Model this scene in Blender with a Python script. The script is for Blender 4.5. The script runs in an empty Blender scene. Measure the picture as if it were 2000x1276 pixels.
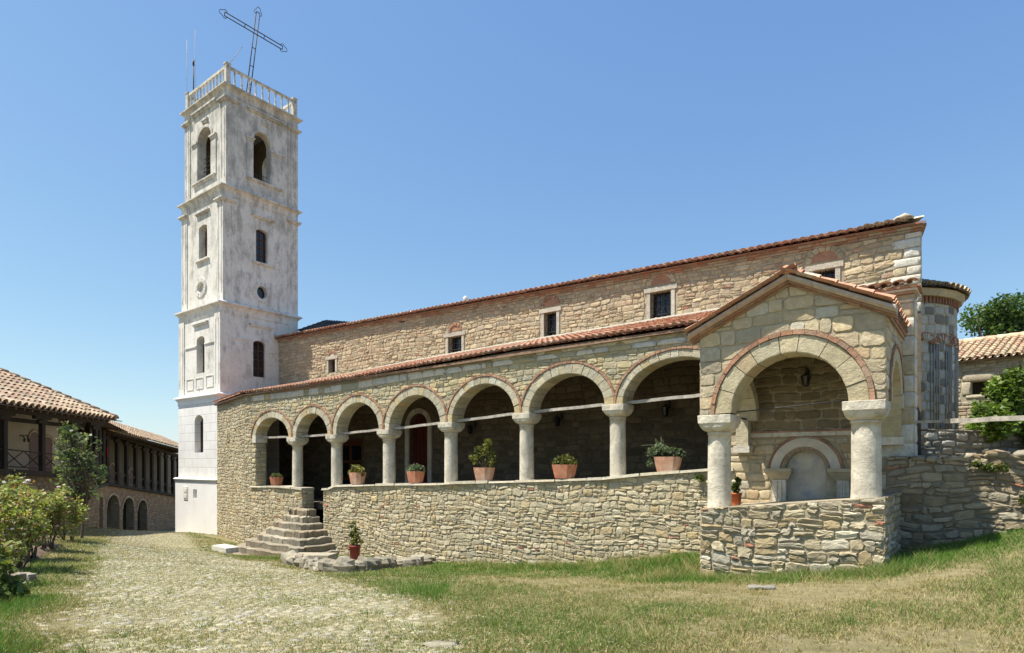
import bpy, math, random
import numpy as np
from mathutils import Vector, noise as mnoise
random.seed(7)
RNG = np.random.default_rng(11)
U = random.uniform
C = bpy.context.scene.collection
scene = bpy.context.scene

# ------------------------------------------------------------------ frames and survey helpers
F, CX, HV = 1200.0, 1000.0, 905.0           # focal length and eye line of the survey sheet (2000 wide)
EX, EY = 0.793, -0.610                       # church axis (towards the apse) and its normal
NX, NY = 0.610, 0.793
PX, PY = -14.88, 31.0                        # near corner of the bell tower
ROT = math.atan2(EY, EX)
def L2W(s, t, z): return (PX + s*EX + t*NX, PY + s*EY + t*NY, z)
def W2L(x, y): return ((x-PX)*EX + (y-PY)*EY, (x-PX)*NX + (y-PY)*NY)
P0N = PX*NX + PY*NY
def depth_t(u, t):                           # distance of a survey sight line at the plane t = const
    k = (u-CX)/F
    return (t + P0N) / (k*NX + NY)
def S(u, t):
    y = depth_t(u, t); return W2L((u-CX)/F*y, y)[0]
def Z(u, v, t): return (HV-v)/F*depth_t(u, t)
def depth_s(u, s):
    k = (u-CX)/F
    return (s + PX*EX + PY*EY) / (k*EX + EY)
def T(u, s):
    y = depth_s(u, s); return W2L((u-CX)/F*y, y)[1]
def ZS(u, v, s): return (HV-v)/F*depth_s(u, s)
def pt(u, v, y): return ((u-CX)/F*y, y, (HV-v)/F*y)

def lerp(a, b, k): return a + (b-a)*k
def interp(x, xs, ys):
    return float(np.interp(x, xs, ys))

# ------------------------------------------------------------------ materials
MATS = {}
def nmat(name):
    m = bpy.data.materials.new(name); m.use_nodes = True
    nt = m.node_tree; b = nt.nodes['Principled BSDF']
    MATS[name] = m
    return m, nt, b
def N(nt, typ, **kw):
    n = nt.nodes.new(typ)
    for k, v in kw.items():
        if k in n.inputs: n.inputs[k].default_value = v
        else: setattr(n, k, v)
    return n
def coords(nt, kind='Object'):
    return nt.nodes.new('ShaderNodeTexCoord').outputs[kind]
def noise(nt, vec, scale, detail=4, rough=0.55):
    n = N(nt, 'ShaderNodeTexNoise'); n.inputs['Scale'].default_value = scale
    n.inputs['Detail'].default_value = detail; n.inputs['Roughness'].default_value = rough
    nt.links.new(vec, n.inputs['Vector']); return n.outputs['Fac']
def ramp(nt, fac, stops):
    r = N(nt, 'ShaderNodeValToRGB'); cr = r.color_ramp
    while len(cr.elements) < len(stops): cr.elements.new(0.5)
    for e, (p, c) in zip(cr.elements, stops):
        e.position = p; e.color = (c[0], c[1], c[2], 1) if len(c) == 3 else c
    nt.links.new(fac, r.inputs['Fac']); return r.outputs['Color']
def mix(nt, fac, a, b, typ='MIX'):
    m = N(nt, 'ShaderNodeMix', data_type='RGBA', blend_type=typ)
    for sock, val in ((m.inputs[0], fac), (m.inputs[6], a), (m.inputs[7], b)):
        if hasattr(val, 'links'): nt.links.new(val, sock)
        elif isinstance(val, (int, float)): sock.default_value = val
        else: sock.default_value = (val[0], val[1], val[2], 1)
    return m.outputs[2]
def math_n(nt, op, a, b=None):
    m = N(nt, 'ShaderNodeMath', operation=op)
    for i, val in enumerate((a, b)):
        if val is None: continue
        if hasattr(val, 'links'): nt.links.new(val, m.inputs[i])
        else: m.inputs[i].default_value = val
    return m.outputs[0]
def bump(nt, b, h, strength=0.5, dist=0.02):
    n = N(nt, 'ShaderNodeBump'); n.inputs['Strength'].default_value = strength
    n.inputs['Distance'].default_value = dist
    nt.links.new(h, n.inputs['Height']); nt.links.new(n.outputs['Normal'], b.inputs['Normal'])

def tinted(name, rough=0.9, mott=(0.72, 1.18), scale=9.0, bstr=0.6, bdist=0.02, lichen=0.35, spec=0.2, tone=None):
    """surface whose own colour comes from the piece (stone, tile, brick) with natural mottling"""
    m, nt, b = nmat(name)
    at = N(nt, 'ShaderNodeAttribute', attribute_name='tint')
    co = coords(nt)
    f = noise(nt, co, scale, 6, 0.65)
    v = ramp(nt, f, [(0.3, (mott[0],)*3), (0.7, (mott[1],)*3)])
    c = mix(nt, 1.0, at.outputs['Color'], v, 'MULTIPLY')
    if tone: c = mix(nt, 1.0, c, tone, 'MULTIPLY')
    if lichen:
        f2 = noise(nt, co, 2.6, 8, 0.7)
        k = ramp(nt, f2, [(0.52, (0,)*3), (0.72, (lichen,)*3)])
        c = mix(nt, k, c, (0.17, 0.16, 0.13))
    nt.links.new(c, b.inputs['Base Color'])
    b.inputs['Roughness'].default_value = rough
    b.inputs['Specular IOR Level'].default_value = spec
    h = math_n(nt, 'ADD', noise(nt, co, 28, 5, 0.7), noise(nt, co, 8, 3, 0.6))
    bump(nt, b, h, bstr, bdist)
    return m
tinted('stone', bstr=0.8, bdist=0.022, lichen=0.16, mott=(0.8, 1.16), tone=(0.90, 0.89, 0.855))
tinted('tile', mott=(0.65, 1.2), scale=5.0, bstr=0.4, bdist=0.01, lichen=0.35)
tinted('painted', mott=(0.85, 1.1), scale=6, bstr=0.25, bdist=0.01, lichen=0.1)

def plain(name, col, rough=0.8, var=0.25, scale=6, bstr=0.3, bdist=0.01, stain=None, stretch=None):
    m, nt, b = nmat(name)
    co = coords(nt)
    if stretch:
        mp = N(nt, 'ShaderNodeMapping'); mp.inputs['Scale'].default_value = stretch
        nt.links.new(co, mp.inputs['Vector']); co = mp.outputs['Vector']
    f = noise(nt, co, scale, 7, 0.65)
    lo = tuple(c*(1-var) for c in col); hi = tuple(min(1, c*(1+var)) for c in col)
    c = ramp(nt, f, [(0.3, lo), (0.7, hi)])
    if stain:
        k = ramp(nt, noise(nt, co, stain[1], 8, 0.7), [(stain[2], (0,)*3), (stain[2]+0.18, (stain[3],)*3)])
        c = mix(nt, k, c, stain[0])
    nt.links.new(c, b.inputs['Base Color']); b.inputs['Roughness'].default_value = rough
    b.inputs['Specular IOR Level'].default_value = 0.25
    if bstr: bump(nt, b, noise(nt, co, scale*5, 5, 0.7), bstr, bdist)
    return m
plain('mortar', (0.37, 0.32, 0.225), 0.95, 0.25, 4, 0.8, 0.02)
plain('shade_toned_stone', (0.15, 0.12, 0.085), 0.95, 0.3, 3, 0.6, 0.02)  # stone colour darkened to stand in for interior shade
plain('mortar_dark', (0.21, 0.18, 0.135), 0.95, 0.25, 4, 0.8, 0.02)
plain('column_stone', (0.57, 0.52, 0.42), 0.85, 0.3, 2.6, 1.0, 0.02, ((0.30, 0.265, 0.20), 9, 0.52, 0.75))
plain('niche_plaster', (0.60, 0.535, 0.43), 0.85, 0.2, 3, 0.3, 0.01, ((0.17, 0.22, 0.44), 2.0, 0.51, 0.6))
plain('niche_stone', (0.42, 0.36, 0.25), 0.85, 0.2, 6, 0.5, 0.01)
plain('dark_wood', (0.035, 0.026, 0.02), 0.8, 0.3, 9, 0.4, 0.01, stretch=(3, 3, 0.4))
plain('soffit_wood', (0.11, 0.075, 0.05), 0.85, 0.3, 9, 0.4, 0.01)
plain('grey_wood', (0.40, 0.37, 0.32), 0.85, 0.35, 7, 0.6, 0.01, ((0.2, 0.18, 0.15), 6, 0.5, 0.7))
plain('iron', (0.045, 0.04, 0.04), 0.6, 0.3, 12, 0.2, 0.005)
plain('iron_grey', (0.16, 0.15, 0.15), 0.6, 0.3, 12, 0.2, 0.005)
plain('door_red', (0.09, 0.018, 0.012), 0.6, 0.3, 8, 0.2, 0.005, stretch=(6, 6, 0.5))
plain('door_brown', (0.12, 0.045, 0.022), 0.5, 0.25, 8, 0.2, 0.005, stretch=(6, 6, 0.5))
plain('wood_frame', (0.12, 0.055, 0.03), 0.7, 0.3, 9, 0.2, 0.005)
plain('terracotta', (0.50, 0.20, 0.115), 0.85, 0.2, 7, 0.3, 0.006, ((0.62, 0.40, 0.30), 5, 0.5, 0.6))
plain('terracotta_dusty', (0.54, 0.29, 0.19), 0.9, 0.25, 5, 0.3, 0.006, ((0.60, 0.48, 0.38), 3, 0.47, 0.7))
plain('terracotta_dark', (0.40, 0.16, 0.095), 0.85, 0.25, 6, 0.3, 0.006, ((0.28, 0.20, 0.14), 4, 0.5, 0.7))
plain('red_pot', (0.26, 0.055, 0.045), 0.5, 0.15, 7, 0.1, 0.004)
plain('orange_pot', (0.52, 0.14, 0.05), 0.6, 0.15, 7, 0.1, 0.004)
plain('soil', (0.16, 0.115, 0.08), 0.95, 0.35, 6, 0.9, 0.03)
plain('bark', (0.13, 0.10, 0.07), 0.9, 0.35, 14, 0.7, 0.01)
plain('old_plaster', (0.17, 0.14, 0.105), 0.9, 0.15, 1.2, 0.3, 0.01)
plain('whitewash', (0.40, 0.345, 0.27), 0.9, 0.08, 1.2, 0.3, 0.01, ((0.42, 0.36, 0.28), 1.3, 0.55, 0.5))
plain('red_cloth', (0.26, 0.012, 0.016), 0.8, 0.1, 6, 0.0)
plain('lead_flashing', (0.36, 0.33, 0.27), 0.8, 0.2, 5, 0.4, 0.01)
plain('weathered_tile', (0.09, 0.08, 0.07), 0.9, 0.4, 5, 0.4, 0.01)

def glass_mat(name, col, rough=0.12):
    m, nt, b = nmat(name)
    b.inputs['Base Color'].default_value = (*col, 1); b.inputs['Roughness'].default_value = rough
    b.inputs['Specular IOR Level'].default_value = 0.6
    bump(nt, b, noise(nt, coords(nt), 5, 2, 0.5), 0.12, 0.02)
glass_mat('dark_glass', (0.012, 0.015, 0.022))

def plaster_mat(name, blocks=False, weather=1.0, lo=(0.66, 0.625, 0.555), hi=(0.79, 0.765, 0.71)):
    m, nt, b = nmat(name)
    co = coords(nt)
    base = ramp(nt, noise(nt, co, 0.9, 6, 0.6), [(0.3, lo), (0.7, hi)])
    sep = N(nt, 'ShaderNodeSeparateXYZ'); nt.links.new(co, sep.inputs[0])
    mp = N(nt, 'ShaderNodeMapping'); mp.inputs['Scale'].default_value = (1.4, 1.4, 0.6)
    nt.links.new(co, mp.inputs['Vector'])
    st = noise(nt, mp.outputs['Vector'], 1.6, 10, 0.75)
    hg = N(nt, 'ShaderNodeMapRange'); nt.links.new(sep.outputs['Z'], hg.inputs['Value']); hg.inputs['From Min'].default_value = 6.0; hg.inputs['From Max'].default_value = 22.0
    hg.inputs['To Min'].default_value = 0.0; hg.inputs['To Max'].default_value = 0.40*weather
    base = mix(nt, hg.outputs[0], base, (0.45, 0.43, 0.385))       # a century of grime on the upper stages
    # old lime wash: flaking and soot on the upper storeys, fresher paint on the lower ones
    hgt = N(nt, 'ShaderNodeMapRange'); nt.links.new(sep.outputs['Z'], hgt.inputs['Value'])
    hgt.inputs['From Min'].default_value = 4.0; hgt.inputs['From Max'].default_value = 22.0
    hgt.inputs['To Min'].default_value = -0.05; hgt.inputs['To Max'].default_value = 0.10
    stx = math_n(nt, 'ADD', st, hgt.outputs[0])
    k = ramp(nt, stx, [(0.515, (0,)*3), (0.58, (0.34*weather,)*3), (0.68, (0.78*weather,)*3)])
    c = mix(nt, k, base, (0.27, 0.255, 0.235))
    pk = ramp(nt, noise(nt, co, 7, 9, 0.75), [(0.53, (0,)*3), (0.68, (0.55*weather,)*3)])
    c = mix(nt, pk, c, (0.36, 0.33, 0.28))
    h = noise(nt, co, 16, 8, 0.7)
    if blocks:
        br = N(nt, 'ShaderNodeTexBrick'); br.inputs['Scale'].default_value = 1.0
        br.inputs['Mortar Size'].default_value = 0.012; br.inputs['Brick Width'].default_value = 0.95
        br.inputs['Row Height'].default_value = 0.46; br.offset = 0.43
        mp2 = N(nt, 'ShaderNodeMapping'); mp2.inputs['Rotation'].default_value = (math.pi/2, 0, 0)
        nt.links.new(co, mp2.inputs['Vector']); nt.links.new(mp2.outputs['Vector'], br.inputs['Vector'])
        c = mix(nt, math_n(nt, 'MULTIPLY', br.outputs['Fac'], 0.55), c, (0.30, 0.29, 0.27))
        h = math_n(nt, 'SUBTRACT', math_n(nt, 'MULTIPLY', h, 0.4), br.outputs['Fac'])
    nt.links.new(c, b.inputs['Base Color']); b.inputs['Roughness'].default_value = 0.9
    b.inputs['Specular IOR Level'].default_value = 0.15
    bump(nt, b, h, 0.5, 0.015)
plaster_mat('plaster', False, 1.0)
plaster_mat('plaster_blocks', True, 0.3, (0.74, 0.715, 0.66), (0.83, 0.815, 0.78))
plaster_mat('plaster_clean', False, 0.15, (0.79, 0.775, 0.74), (0.87, 0.86, 0.84))

plain('old_stucco', (0.52, 0.49, 0.42), 0.9, 0.3, 3, 0.5, 0.01, ((0.22, 0.205, 0.18), 4, 0.5, 0.8))
def leaf_mat(name, trans=0.35, rough=0.5):
    m, nt, b = nmat(name)
    at = N(nt, 'ShaderNodeAttribute', attribute_name='tint')
    nt.links.new(at.outputs['Color'], b.inputs['Base Color'])
    b.inputs['Roughness'].default_value = rough; b.inputs['Specular IOR Level'].default_value = 0.3
    tr = N(nt, 'ShaderNodeBsdfTranslucent')
    cc = mix(nt, 1.0, at.outputs['Color'], (1.5, 1.5, 0.7), 'MULTIPLY'); nt.links.new(cc, tr.inputs['Color'])
    ms = N(nt, 'ShaderNodeMixShader'); ms.inputs[0].default_value = trans
    nt.links.new(b.outputs[0], ms.inputs[1]); nt.links.new(tr.outputs[0], ms.inputs[2])
    nt.links.new(ms.outputs[0], nt.nodes['Material Output'].inputs['Surface'])
leaf_mat('leaf'); leaf_mat('grass_blade', 0.25, 0.8)

def ground_mat():
    m, nt, b = nmat('ground')
    co = coords(nt)
    a = ramp(nt, noise(nt, co, 0.35, 5, 0.6), [(0.35, (0.185, 0.165, 0.075)), (0.65, (0.26, 0.22, 0.12))])
    g = ramp(nt, noise(nt, co, 6, 8, 0.7), [(0.3, (0.65,)*3), (0.7, (1.25,)*3)])
    c = mix(nt, 1.0, a, g, 'MULTIPLY')
    k = ramp(nt, noise(nt, co, 1.1, 7, 0.7), [(0.55, (0,)*3), (0.7, (0.7,)*3)])
    c = mix(nt, k, c, (0.31, 0.26, 0.165))
    at = N(nt, 'ShaderNodeAttribute', attribute_name='tint'); sr = N(nt, 'ShaderNodeSeparateColor'); nt.links.new(at.outputs['Color'], sr.inputs[0])
    pf = math_n(nt, 'ADD', sr.outputs[0], math_n(nt, 'MULTIPLY', math_n(nt, 'SUBTRACT', noise(nt, co, 2.5, 6, 0.7), 0.5), 0.7))
    pc = mix(nt, 1.0, (0.295, 0.275, 0.165), g, 'MULTIPLY')
    c = mix(nt, ramp(nt, pf, [(0.3, (0,)*3), (0.75, (1,)*3)]), c, pc)       # trodden earth of the path
    nt.links.new(c, b.inputs['Base Color']); b.inputs['Roughness'].default_value = 0.95
    b.inputs['Specular IOR Level'].default_value = 0.1
    bump(nt, b, noise(nt, co, 22, 7, 0.75), 0.9, 0.03)
ground_mat()

# ------------------------------------------------------------------ mesh builder
class MB:
    def __init__(self): self.v = []; self.f = []; self.m = []; self.t = []; self.sm = []
    def add(self, vs, fs, mi=0, tint=(0.5, 0.5, 0.5), smooth=False):
        o = len(self.v); self.v.extend(vs)
        for f in fs:
            self.f.append(tuple(i+o for i in f)); self.m.append(mi); self.t.append(tint); self.sm.append(smooth)
    def quad(self, a, b, c, d, mi=0, tint=(0.5, 0.5, 0.5)): self.add([a, b, c, d], [(0, 1, 2, 3)], mi, tint)
    def hexa(self, p, mi=0, tint=(0.5, 0.5, 0.5)):      # p: 4 bottom then 4 top
        self.add(p, [(3, 2, 1, 0), (4, 5, 6, 7), (0, 1, 5, 4), (1, 2, 6, 5), (2, 3, 7, 6), (3, 0, 4, 7)], mi, tint)
    def box(self, a0, a1, b0, b1, c0, c1, mi=0, tint=(0.5, 0.5, 0.5)):
        self.hexa([(a0, b0, c0), (a1, b0, c0), (a1, b1, c0), (a0, b1, c0),
                   (a0, b0, c1), (a1, b0, c1), (a1, b1, c1), (a0, b1, c1)], mi, tint)
    def beam(self, p, q, w, h, mi=0, tint=(0.5, 0.5, 0.5), seg=1, wob=0.0):
        p = Vector(p); q = Vector(q); d = (q-p).normalized()
        up = Vector((0, 0, 1)) if abs(d.z) < 0.9 else Vector((1, 0, 0))
        x = d.cross(up).normalized()*w*0.5; y = x.cross(d).normalized()*h*0.5
        vs, fs = [], []
        for i in range(seg+1):
            c = p.lerp(q, i/seg)
            if wob and 0 < i < seg: c = c + Vector((U(-wob, wob), U(-wob, wob), U(-wob, wob)))
            for sx, sy in ((-1, -1), (1, -1), (1, 1), (-1, 1)): vs.append(tuple(c+x*sx+y*sy))
        for i in range(seg):
            for k in range(4):
                a = i*4+k; b = i*4+(k+1) % 4
                fs.append((a, b, b+4, a+4))
        fs.append((3, 2, 1, 0)); e = seg*4; fs.append((e, e+1, e+2, e+3))
        self.add(vs, fs, mi, tint)
    def tube(self, pts, radii, seg=6, mi=0, tint=(0.5, 0.5, 0.5), smooth=True):
        pts = [Vector(p) for p in pts]
        if not hasattr(radii, '__len__'): radii = [radii]*len(pts)
        vs, fs = [], []
        for i, p in enumerate(pts):
            d = (pts[min(i+1, len(pts)-1)] - pts[max(i-1, 0)]).normalized()
            up = Vector((0, 0, 1)) if abs(d.z) < 0.9 else Vector((1, 0, 0))
            x = d.cross(up).normalized(); y = x.cross(d)
            for k in range(seg):
                a = 2*math.pi*k/seg
                vs.append(tuple(p + (x*math.cos(a)+y*math.sin(a))*radii[i]))
        for i in range(len(pts)-1):
            for k in range(seg):
                a = i*seg+k; b = i*seg+(k+1) % seg
                fs.append((a, b, b+seg, a+seg))
        fs.append(tuple(range(seg))[::-1]); e = (len(pts)-1)*seg; fs.append(tuple(range(e, e+seg)))
        self.add(vs, fs, mi, tint, smooth)
    def rings(self, rs, mi=0, tint=(0.5, 0.5, 0.5), smooth=True, caps=True):
        n = len(rs[0]); vs = [p for r in rs for p in r]; fs = []
        for i in range(len(rs)-1):
            for k in range(n):
                a = i*n+k; b = i*n+(k+1) % n
                fs.append((a, b, b+n, a+n))
        self.add(vs, fs, mi, tint, smooth)
        if caps:
            self.add(rs[0], [tuple(range(n))[::-1]], mi, tint); self.add(rs[-1], [tuple(range(n))], mi, tint)
    def rock(self, c, size, mi=0, tint=(0.4, 0.38, 0.32), n=7, rows=5, flat=False):
        ph = U(0, 50); vs, fs = [], []
        for i in range(rows+1):
            th = math.pi*i/rows
            for k in range(n):
                a = 2*math.pi*k/n + ph
                d = Vector((math.sin(th)*math.cos(a), math.sin(th)*math.sin(a), math.cos(th)))
                e = 4.0
                q = (abs(d.x)**e+abs(d.y)**e+abs(d.z)**e)**(-1/e)
                w = q*(0.82+0.42*mnoise.noise(d*1.7+Vector((ph, ph*0.3, 1)))+0.16*mnoise.noise(d*4.5+Vector((ph*.7, 3, ph))))
                vs.append((c[0]+d.x*w*size[0]*0.5, c[1]+d.y*w*size[1]*0.5, c[2]+d.z*w*size[2]*0.5))
        for i in range(rows):
            for k in range(n):
                a = i*n+k; b = i*n+(k+1) % n
                fs.append((a, a+n, b+n, b))
        self.add(vs, fs, mi, tint, not flat)
    def build(self, name, mats, parent=None, org=(0, 0, 0)):
        me = bpy.data.meshes.new(name)
        v = np.array(self.v, dtype=np.float32) - np.array(org, dtype=np.float32)
        me.from_pydata(v.tolist(), [], self.f)
        for m in (mats if isinstance(mats, (list, tuple)) else [mats]): me.materials.append(MATS[m])
        me.polygons.foreach_set('material_index', np.array(self.m, dtype=np.int32))
        me.polygons.foreach_set('use_smooth', np.array(self.sm, dtype=bool))
        at = me.attributes.new('tint', 'FLOAT_COLOR', 'FACE')
        tt = np.ones((len(self.f), 4), dtype=np.float32); tt[:, :3] = np.array(self.t, dtype=np.float32)
        at.data.foreach_set('color', tt.ravel())
        me.update()
        o = bpy.data.objects.new(name, me); C.objects.link(o)
        if parent is not None: o.parent = parent
        return o

def np_mesh(name, V, k, tint, mat, parent=None, smooth=False):
    """V: (n*k,3) vertices of n separate k-gons"""
    n = len(V)//k
    me = bpy.data.meshes.new(name)
    me.vertices.add(len(V)); me.vertices.foreach_set('co', V.astype(np.float32).ravel())
    me.loops.add(len(V)); me.loops.foreach_set('vertex_index', np.arange(len(V), dtype=np.int32))
    me.polygons.add(n)
    me.polygons.foreach_set('loop_start', np.arange(0, len(V), k, dtype=np.int32))
    try: me.polygons.foreach_set('loop_total', np.full(n, k, dtype=np.int32))
    except Exception: pass
    me.materials.append(MATS[mat])
    at = me.attributes.new('tint', 'FLOAT_COLOR', 'FACE')
    tt = np.ones((n, 4), dtype=np.float32); tt[:, :3] = tint
    at.data.foreach_set('color', tt.ravel())
    me.update(calc_edges=True); me.validate()
    o = bpy.data.objects.new(name, me); C.objects.link(o)
    if parent is not None: o.parent = parent
    return o

def tag(o, label=None, cat=None, group=None, kind=None):
    if label: o['label'] = label
    if cat: o['category'] = cat
    if group: o['group'] = group
    if kind: o['kind'] = kind
    return o
class Thing:
    """an Empty at the base of a thing; church=True places it in the church frame"""
    def __init__(self, name, label, cat, org=(0, 0, 0), church=True, group=None):
        self.org = org
        o = bpy.data.objects.new(name, None); C.objects.link(o); self.o = o
        o.empty_display_size = 0.3
        if church: o.location = L2W(*org); o.rotation_euler = (0, 0, ROT)
        else: o.location = org
        tag(o, label, cat, group)
    def part(self, name, mb, mats, parent=None, label=None):
        o = mb.build(name, mats, parent or self.o, self.org)
        if label: o['label'] = label
        return o
def single(name, mb, mats, label, cat, org, church=True, group=None, kind=None):
    o = mb.build(name, mats, None, org)
    if church: o.location = L2W(*org); o.rotation_euler = (0, 0, ROT)
    else: o.location = org
    return tag(o, label, cat, group, kind)

# ------------------------------------------------------------------ palettes (own colours of the pieces)
def var(c, lo=0.8, hi=1.15):
    k = U(lo, hi); j = U(-0.03, 0.03)
    return (c[0]*k*(1+j), c[1]*k, c[2]*k*(1-j))
def pick(*opts):
    r = U(0, sum(w for w, _ in opts))
    for w, c in opts:
        r -= w
        if r <= 0: return c
    return opts[-1][1]
BRICK = (0.40, 0.165, 0.095)
def pal_rubble():
    return var(pick((5, (0.53, 0.465, 0.32)), (3, (0.60, 0.535, 0.39)), (2, (0.46, 0.41, 0.30)), (2, (0.51, 0.42, 0.265)), (0.7, (0.57, 0.46, 0.275))), .86, 1.08)
def pal_upper():
    return var(pick((5, (0.50, 0.45, 0.315)), (3, (0.55, 0.465, 0.285)), (2, (0.43, 0.40, 0.30)), (2, (0.54, 0.455, 0.28))), .86, 1.08)
def pal_nave():
    return var(pick((5, (0.52, 0.42, 0.285)), (3, (0.58, 0.48, 0.33)), (2, (0.47, 0.39, 0.285)), (1.2, (0.50, 0.375, 0.255)), (0.15, (0.45, 0.31, 0.22))), .84, 1.1)
def pal_porch():
    return var(pick((5, (0.54, 0.455, 0.32)), (3, (0.58, 0.48, 0.32)), (2, (0.48, 0.42, 0.32)), (1, (0.53, 0.40, 0.25)), (0.7, (0.64, 0.59, 0.48))), 0.85, 1.12)
def pal_base():
    return var(pick((4, (0.49, 0.42, 0.29)), (2, (0.44, 0.35, 0.21)), (2, (0.40, 0.36, 0.28)), (2, (0.58, 0.53, 0.42)), ), 0.8, 1.15)
def pal_grey():
    return var(pick((4, (0.35, 0.295, 0.205)), (2, (0.41, 0.36, 0.27)), (2, (0.32, 0.25, 0.165)), (1, (0.29, 0.26, 0.205))), 0.75, 1.15)
def pal_white(): return var((0.70, 0.66, 0.585), 0.86, 1.06)
def pal_frame(): return var((0.58, 0.53, 0.445), 0.85, 1.05)
def pal_vous(): return var(pick((4, (0.54, 0.49, 0.365)), (2, (0.55, 0.46, 0.28)), (2, (0.48, 0.44, 0.34)), (0.7, (0.62, 0.57, 0.46))), 0.88, 1.1)
def pal_brick(): return var(pick((3, (0.41, 0.225, 0.15)), (2, (0.46, 0.28, 0.19)), (1.5, (0.40, 0.27, 0.20))), 0.8, 1.15)
def pal_tile(): return var(pick((4, (0.52, 0.275, 0.18)), (2, (0.57, 0.35, 0.24)), (2, (0.46, 0.24, 0.16)), (1.5, (0.56, 0.42, 0.31))), 0.8, 1.15)
def pal_tile_pale(): return var(pick((4, (0.36, 0.27, 0.19)), (3, (0.41, 0.32, 0.225)), (2, (0.34, 0.225, 0.165)), (1.5, (0.28, 0.225, 0.165))), 0.8, 1.12)
def pal_tile_house(): return var(pick((4, (0.68, 0.55, 0.37)), (3, (0.66, 0.49, 0.33)), (1, (0.60, 0.40, 0.27))), 0.88, 1.1)

# ------------------------------------------------------------------ masonry
def warp(a, z): return 0.035*math.sin(0.9*a+1.1*z) + 0.022*math.sin(2.3*a+1.7*z+1) + 0.012*math.sin(5.1*a-2.9*z)
def stone(mb, pts, mapf, prot, tint, mi, back=-0.03, bev=(0.74, 0.68), rough=0.0):
    n = len(pts); ca = sum(p[0] for p in pts)/n; cz = sum(p[1] for p in pts)/n
    vs = [mapf(p[0], p[1], back) for p in pts]
    vs += [mapf(ca+(p[0]-ca)*0.97, cz+(p[1]-cz)*0.96, prot*U(0.4, 0.75)) for p in pts]
    tx, tz = U(-0.25, 0.25)*prot, U(-0.25, 0.25)*prot
    w = max(p[0] for p in pts)-ca + 1e-4; h = max(p[1] for p in pts)-cz + 1e-4
    vs += [mapf(ca+(p[0]-ca)*bev[0], cz+(p[1]-cz)*bev[1], prot*U(0.82, 1.1)+tx*(p[0]-ca)/w+tz*(p[1]-cz)/h) for p in pts]
    if rough:
        q = rough
        for k in range(n):
            i = 2*n+k; p = pts[k]; f0 = U(bev[0]-.1*q, min(bev[0]+.1*q, .96)); f1 = U(bev[1]-.12*q, min(bev[1]+.1*q, .95))
            vs[i] = mapf(ca+(p[0]-ca)*f0, cz+(p[1]-cz)*f1, prot*(U(1-.38*q, 1+.15*q)+tx*(p[0]-ca)/w/prot*1.6+tz*(p[1]-cz)/h/prot*1.6))
    vs.append(mapf(ca+U(-0.2, 0.2)*w, cz+U(-0.2, 0.2)*h, prot*U(0.95, 1.25)))
    fs = []
    for r in range(2):
        for k in range(n):
            a = r*n+k; b = r*n+(k+1) % n
            fs.append((a, b, b+n, a+n))
    c = 3*n
    for k in range(n): fs.append((2*n+k, 2*n+(k+1) % n, c))
    mb.add(vs, fs, mi, tint, not rough)

def masonry(mb, a0, a1, zlo, zhi, mapf, hr=(0.12, 0.22), wr=(0.18, 0.45), gap=0.012, prot=(0.02, 0.05),
            pal=pal_rubble, mi=1, arches=(), rects=(), wamp=1.0, jit=0.014, split=0.2, edges=True, special=None, rot=0.0, bricks=0.05, bev=(0.76, 0.70), rough=0.0):
    zmin = min(zlo(a0+(a1-a0)*i/20) for i in range(21)) - 0.1
    zmax = max(zhi(a0+(a1-a0)*i/20) for i in range(21)) + 0.1
    z = zmin
    while z < zmax:
        h = U(*hr); a = a0 - (0 if edges else U(0, wr[0]))
        while a < a1-0.01:
            w = U(*wr)
            if U(0, 1) < 0.15: w *= 0.6
            b = min(a+w, a1)
            if a1-b < wr[0]*0.6: b = a1
            cells = [(a, b, z, z+h)]
            if U(0, 1) < split and h > 0.11:
                k = U(0.35, 0.65)
                cells = [(a, b, z, z+h*k), (a, b, z+h*k, z+h)]
                if U(0, 1) < 0.4:
                    q = a+(b-a)*U(0.4, 0.6); c0 = cells.pop(U(0, 1) < 0.5)
                    cells += [(a, q, c0[2], c0[3]), (q, b, c0[2], c0[3])]
            for (x0, x1, y0, y1) in cells:
                _cell(mb, x0, x1, y0, y1, a0, a1, zlo, zhi, mapf, gap, prot, pal, mi, arches, rects, wamp, jit, special, bricks, rot, bev, rough)
            a = b
        z += h
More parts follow.
